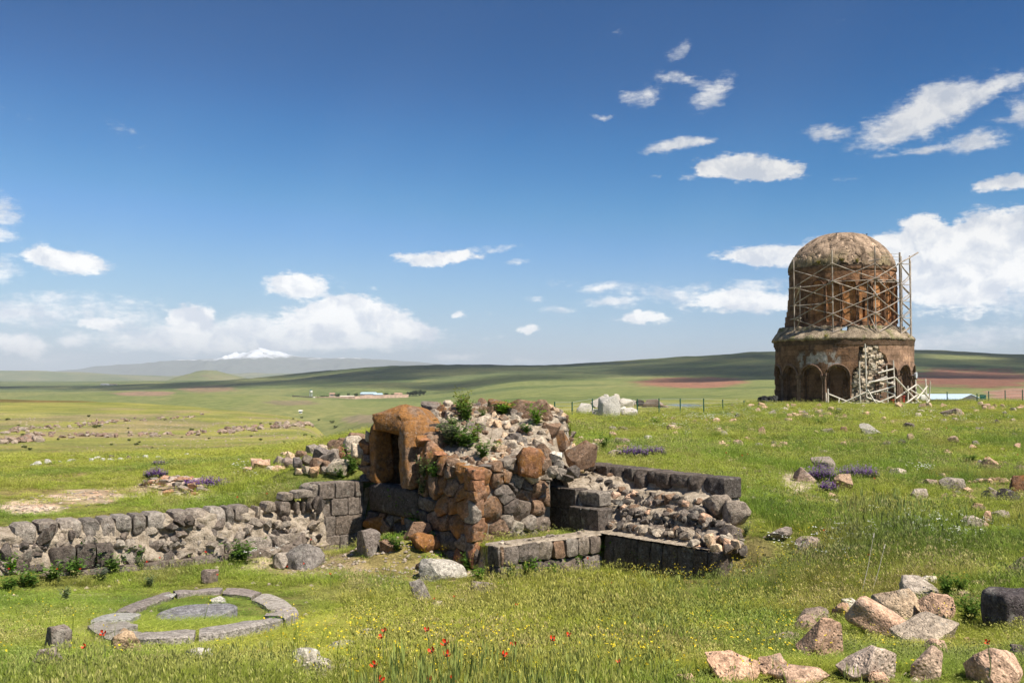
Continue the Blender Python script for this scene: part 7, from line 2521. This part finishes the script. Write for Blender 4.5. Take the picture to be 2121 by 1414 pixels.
# leafy weeds at the foot and on top of the masonry
HERBS = [src for src in (forb(s, 34, 1.0, .095) for s in (31, 32, 33, 34))]
herb_me = []
for V, Fc in HERBS:
    me = mesh_from('foliage', V, Fc); me.materials.append(m_herb); herb_me.append(me)
hs_v, hs_f = [], []
for k in range(5):
    a = k * 1.26
    vv, ff = tube([Vector((0, 0, -.04)), Vector((math.cos(a) * .12, math.sin(a) * .12, .45)), Vector((math.cos(a) * .3, math.sin(a) * .3, .8))], .012, .006, 5)
    hs_f += [tuple(i + len(hs_v) for i in f) for f in ff]; hs_v += vv
hstem_me = mesh_from('stems', hs_v, hs_f); hstem_me.materials.append(m_herb)
G1, G2, G3, G4 = (.115, .20, .04), (.14, .26, .03), (.15, .19, .09), (.22, .25, .045)
heap_w = [(905, 920, 44, 40, G3), (935, 925, 60, 46, G3), (962, 930, 56, 44, G1), (985, 915, 30, 30, G4), (1000, 950, 34, 34, G1), (868, 912, 30, 24, G2), (882, 990, 26, 40, G3), (880, 1025, 24, 34, G3), (905, 990, 34, 30, G1), (1042, 858, 44, 22, G2), (958, 855, 34, 40, G4), (965, 870, 36, 36, G1), (938, 885, 22, 20, G1), (1112, 880, 34, 34, G2), (1000, 865, 16, 16, G1), (1090, 897, 26, 18, G1), (1180, 905, 14, 28, G4), (1028, 935, 22, 16, G2)]
low_w = [(845, 1090, 62, 60, G2), (870, 1105, 60, 44, G2), (830, 1075, 40, 44, G2), (900, 1130, 40, 30, G2), (822, 1142, 44, 32, G1), (795, 1130, 30, 22, G1), (890, 1180, 44, 28, G2), (968, 1182, 44, 34, G1), (990, 1205, 38, 30, G2), (725, 985, 50, 50, G1), (752, 975, 20, 46, G3), (705, 992, 34, 26, G1), (645, 1030, 40, 26, G3), (605, 1045, 30, 20, G3), (500, 1165, 74, 44, G1), (530, 1120, 70, 40, G1), (460, 1155, 50, 30, G3),
         (190, 1180, 70, 56, (.055, .095, .025)), (155, 1195, 56, 38, G1), (112, 1205, 56, 38, G1), (60, 1215, 60, 36, G1), (18, 1225, 50, 34, G1), (235, 1185, 54, 36, G1), (282, 1172, 54, 40, G1), (330, 1160, 46, 32, G2), (365, 1150, 40, 26, G2), (210, 1200, 40, 24, (.16, .19, .13)), (20, 1190, 40, 40, G2), (380, 1140, 24, 22, G2),
         (1150, 1090, 50, 34, G2), (1115, 1100, 34, 18, G2), (1200, 1085, 44, 26, G2), (1060, 1110, 34, 14, G2), (1062, 1205, 44, 34, G1), (1095, 1200, 50, 40, G2), (1140, 1195, 44, 30, G2), (1190, 1182, 48, 34, G2), (1225, 1172, 40, 30, G1), (1262, 1170, 40, 44, G2), (1295, 1165, 46, 34, G2), (1330, 1178, 40, 30, G1), (1370, 1180, 46, 30, G4), (1420, 1178, 46, 30, G4), (1460, 1175, 40, 30, G4), (1045, 1230, 34, 26, G2),
         (1962, 1236, 56, 50, G1), (1990, 1230, 40, 36, G1), (1250, 935, 34, 36, G1), (1545, 1110, 22, 24, G3), (2010, 1290, 70, 60, G1), (1245, 860, 40, 16, G1), (1870, 948, 44, 14, G1), (2010, 955, 50, 14, G1), (1735, 860, 36, 14, G1), (1360, 880, 40, 16, G2), (1700, 880, 30, 12, G1), (1480, 905, 30, 10, G1), (335, 1272, 20, 14, G3), (570, 1300, 30, 24, G2), (290, 1180, 26, 30, G3), (310, 1215, 28, 26, G3), (135, 1245, 30, 30, G3)]
herb0 = None


def herb(g, w, h, col, lab, grp):
    global herb0
    if herb0 is None:
        e = empty('weed_plant', g, lab, 'plant', grp)
        a = link('foliage', herb_me[0]); a.parent = e
        s_ = link('stems', hstem_me); s_.parent = e
        herb0 = (e, a, s_)
    else:
        e, a, s_ = (o.copy() for o in herb0)
        for o in (e, a, s_): COL.objects.link(o)
        a.parent = e; s_.parent = e
        a.data = herb_me[random.randrange(4)]
    e.location = g; e['label'] = lab; e['group'] = grp
    e.rotation_euler = (0, 0, random.uniform(0, 6.28))
    e.scale = (w, w, h)
    a.color = tone(col, 1); s_.color = (col[0] * 1.2, col[1], col[2], 1)


MARKS = [(847, 850, 'the lintel boulder'), (845, 940, 'the right door jamb'), (985, 985, 'the front corner of the chamber'), (1090, 845, 'the brown rocks crowning the heap'), (1020, 900, 'the mortar patch on the heap'), (1205, 940, 'the large loose boulder'), (1098, 952, 'the rusty stone on the heap front'), (815, 1030, 'the dark door sill'),
         (870, 1110, 'the rounded brown boulder'), (796, 1100, 'the long rust orange stone'), (920, 1190, 'the broad pale slab'), (872, 1230, 'the white topped boulder'), (1030, 1160, 'the left end of the low front wall'), (1150, 1140, 'the middle of the low front wall'), (1246, 1130, 'the inner corner of the low walls'), (1370, 1150, 'the dark low wall'), (1490, 1160, 'the right end of the dark low wall'),
         (1180, 1050, 'the dark squared facing'), (700, 1050, 'the tall wall end'), (635, 1160, 'the leaning grey slab'), (560, 1060, 'the broken part of the left wall'), (180, 1150, 'the three squared blocks of the left wall'), (60, 1130, 'the left end of the wall'), (320, 1090, 'the middle of the left wall'), (410, 1280, 'the stone ring'), (131, 1340, 'the tall stone left of the ring'),
         (1900, 1230, 'the grey pointed slab'), (2090, 1260, 'the dark square block'), (1800, 890, 'the large pale grey boulder'), (2047, 965, 'the pinkish stone on the bank'), (1740, 990, 'the purple flowers'), (1340, 935, 'the purple flowers behind the wall'), (1265, 845, 'the biggest white boulder'), (1747, 830, 'the church'), (1475, 905, 'the three poppies'), (720, 930, 'the loose heap of stones'), (1545, 1080, 'the broken end of the right wall')]


def kind_of(w, h, c_):
    return ('bushy ' if w * h > 1800 else 'small ' if w * h < 800 else '') + {G1: 'green weed', G2: 'bright green weed', G3: 'greyish green weed', G4: 'yellowish green weed'}.get(c_, 'dark leafy weed')


for u_, v_, w, h, c_ in heap_w:
    g = on_heap(u_, min(v_, 965)) if v_ < 970 else on_plane(u_, v_, CO, LEFTN) + LEFTN * .05
    m = g.y / F
    herb(g, w * m * 1.5, h * m * 1.2, c_, by_mark(kind_of(w, h, c_), u_, v_ - h / 2, MARKS, ''), 'weeds on the chamber')
for u_, v_, w, h, c_ in low_w:
    g = ground(u_, v_, 4, 120); m = g.y / F
    left = u_ < 420 and v_ > 1130
    front = 1040 < u_ < 1480 and 1080 < v_ < 1240
    grp = 'weeds along the left wall' if left else 'weeds along the low front wall' if front else 'weeds before the doorway' if 740 < u_ < 1010 and v_ > 1000 else 'weeds in the meadow'
    herb(g, w * m * 1.1, h * m * 1.05, c_, by_mark(kind_of(w, h, c_), u_, v_ - h / 2, MARKS, ''), grp)
# yellow flowering plants on the church ledges
for u_, v_, w, h in ((1703, 553, 14, 9), (1747, 550, 16, 9), (1776, 552, 10, 10), (1717, 708, 16, 12), (1652, 712, 10, 13), (1683, 705, 8, 6), (1826, 704, 10, 5), (1870, 703, 10, 6), (1675, 712, 8, 6)):
    s_ = (u_ - 1747) * MPX
    rad = 5.6 if v_ < 600 else 7.1
    g = ch_p(math.asin(s_ / rad), rad, ch_z(v_))
    herb(g, w * MPX, h * MPX, (.30, .27, .04) if w > 9 else G1, 'yellowish weed growing from a ledge of the ruined church', 'weeds on the church')
for u_, v0, v1 in ((1783, 1235, 1112), (1805, 1228, 1135)):
    g = ground(u_, v0, 6, 14)
    e = empty('tall_stalk', g, 'tall dry straw stalk left of the rock heap' if u_ < 1800 else 'tall dry straw stalk nearer the rock heap', 'stalk'); e['kind'] = 'thing'
    top = P(u_ + 26, v1, g.y)
    tube_part('stem', [g, g.lerp(top, .5) + Vector((.01, 0, 0)), top], .0045, m_pale, e, .002, 5)
    tube_part('seed_head', [top, top + (top - g).normalized() * .05], .008, m_pale, e, .003, 6)

# ------------------------------------------------------------------ the air
hz = bpy.data.meshes.new('haze')
bm = bmesh.new(); bmesh.ops.create_cube(bm, size=1.0)
lo, hi = -75.0, 620.0
for v in bm.verts:
    v.co = Vector((v.co.x * 52000, v.co.y * 52000, lo if v.co.z < 0 else hi))
bm.to_mesh(hz); bm.free()
m_haze = bpy.data.materials.new('haze_air'); m_haze.use_nodes = True
nt = m_haze.node_tree; nt.nodes.clear()
ho = nn(nt, 'ShaderNodeOutputMaterial'); hv = nn(nt, 'ShaderNodeVolumePrincipled')
hv.inputs['Color'].default_value = (0.88, 0.94, 1.0, 1)
hv.inputs['Density'].default_value = 6.2e-5
nt.links.new(hv.outputs[0], ho.inputs['Volume'])
h_ob = link('haze', hz, m_haze)
tag(h_ob, kind='stuff')
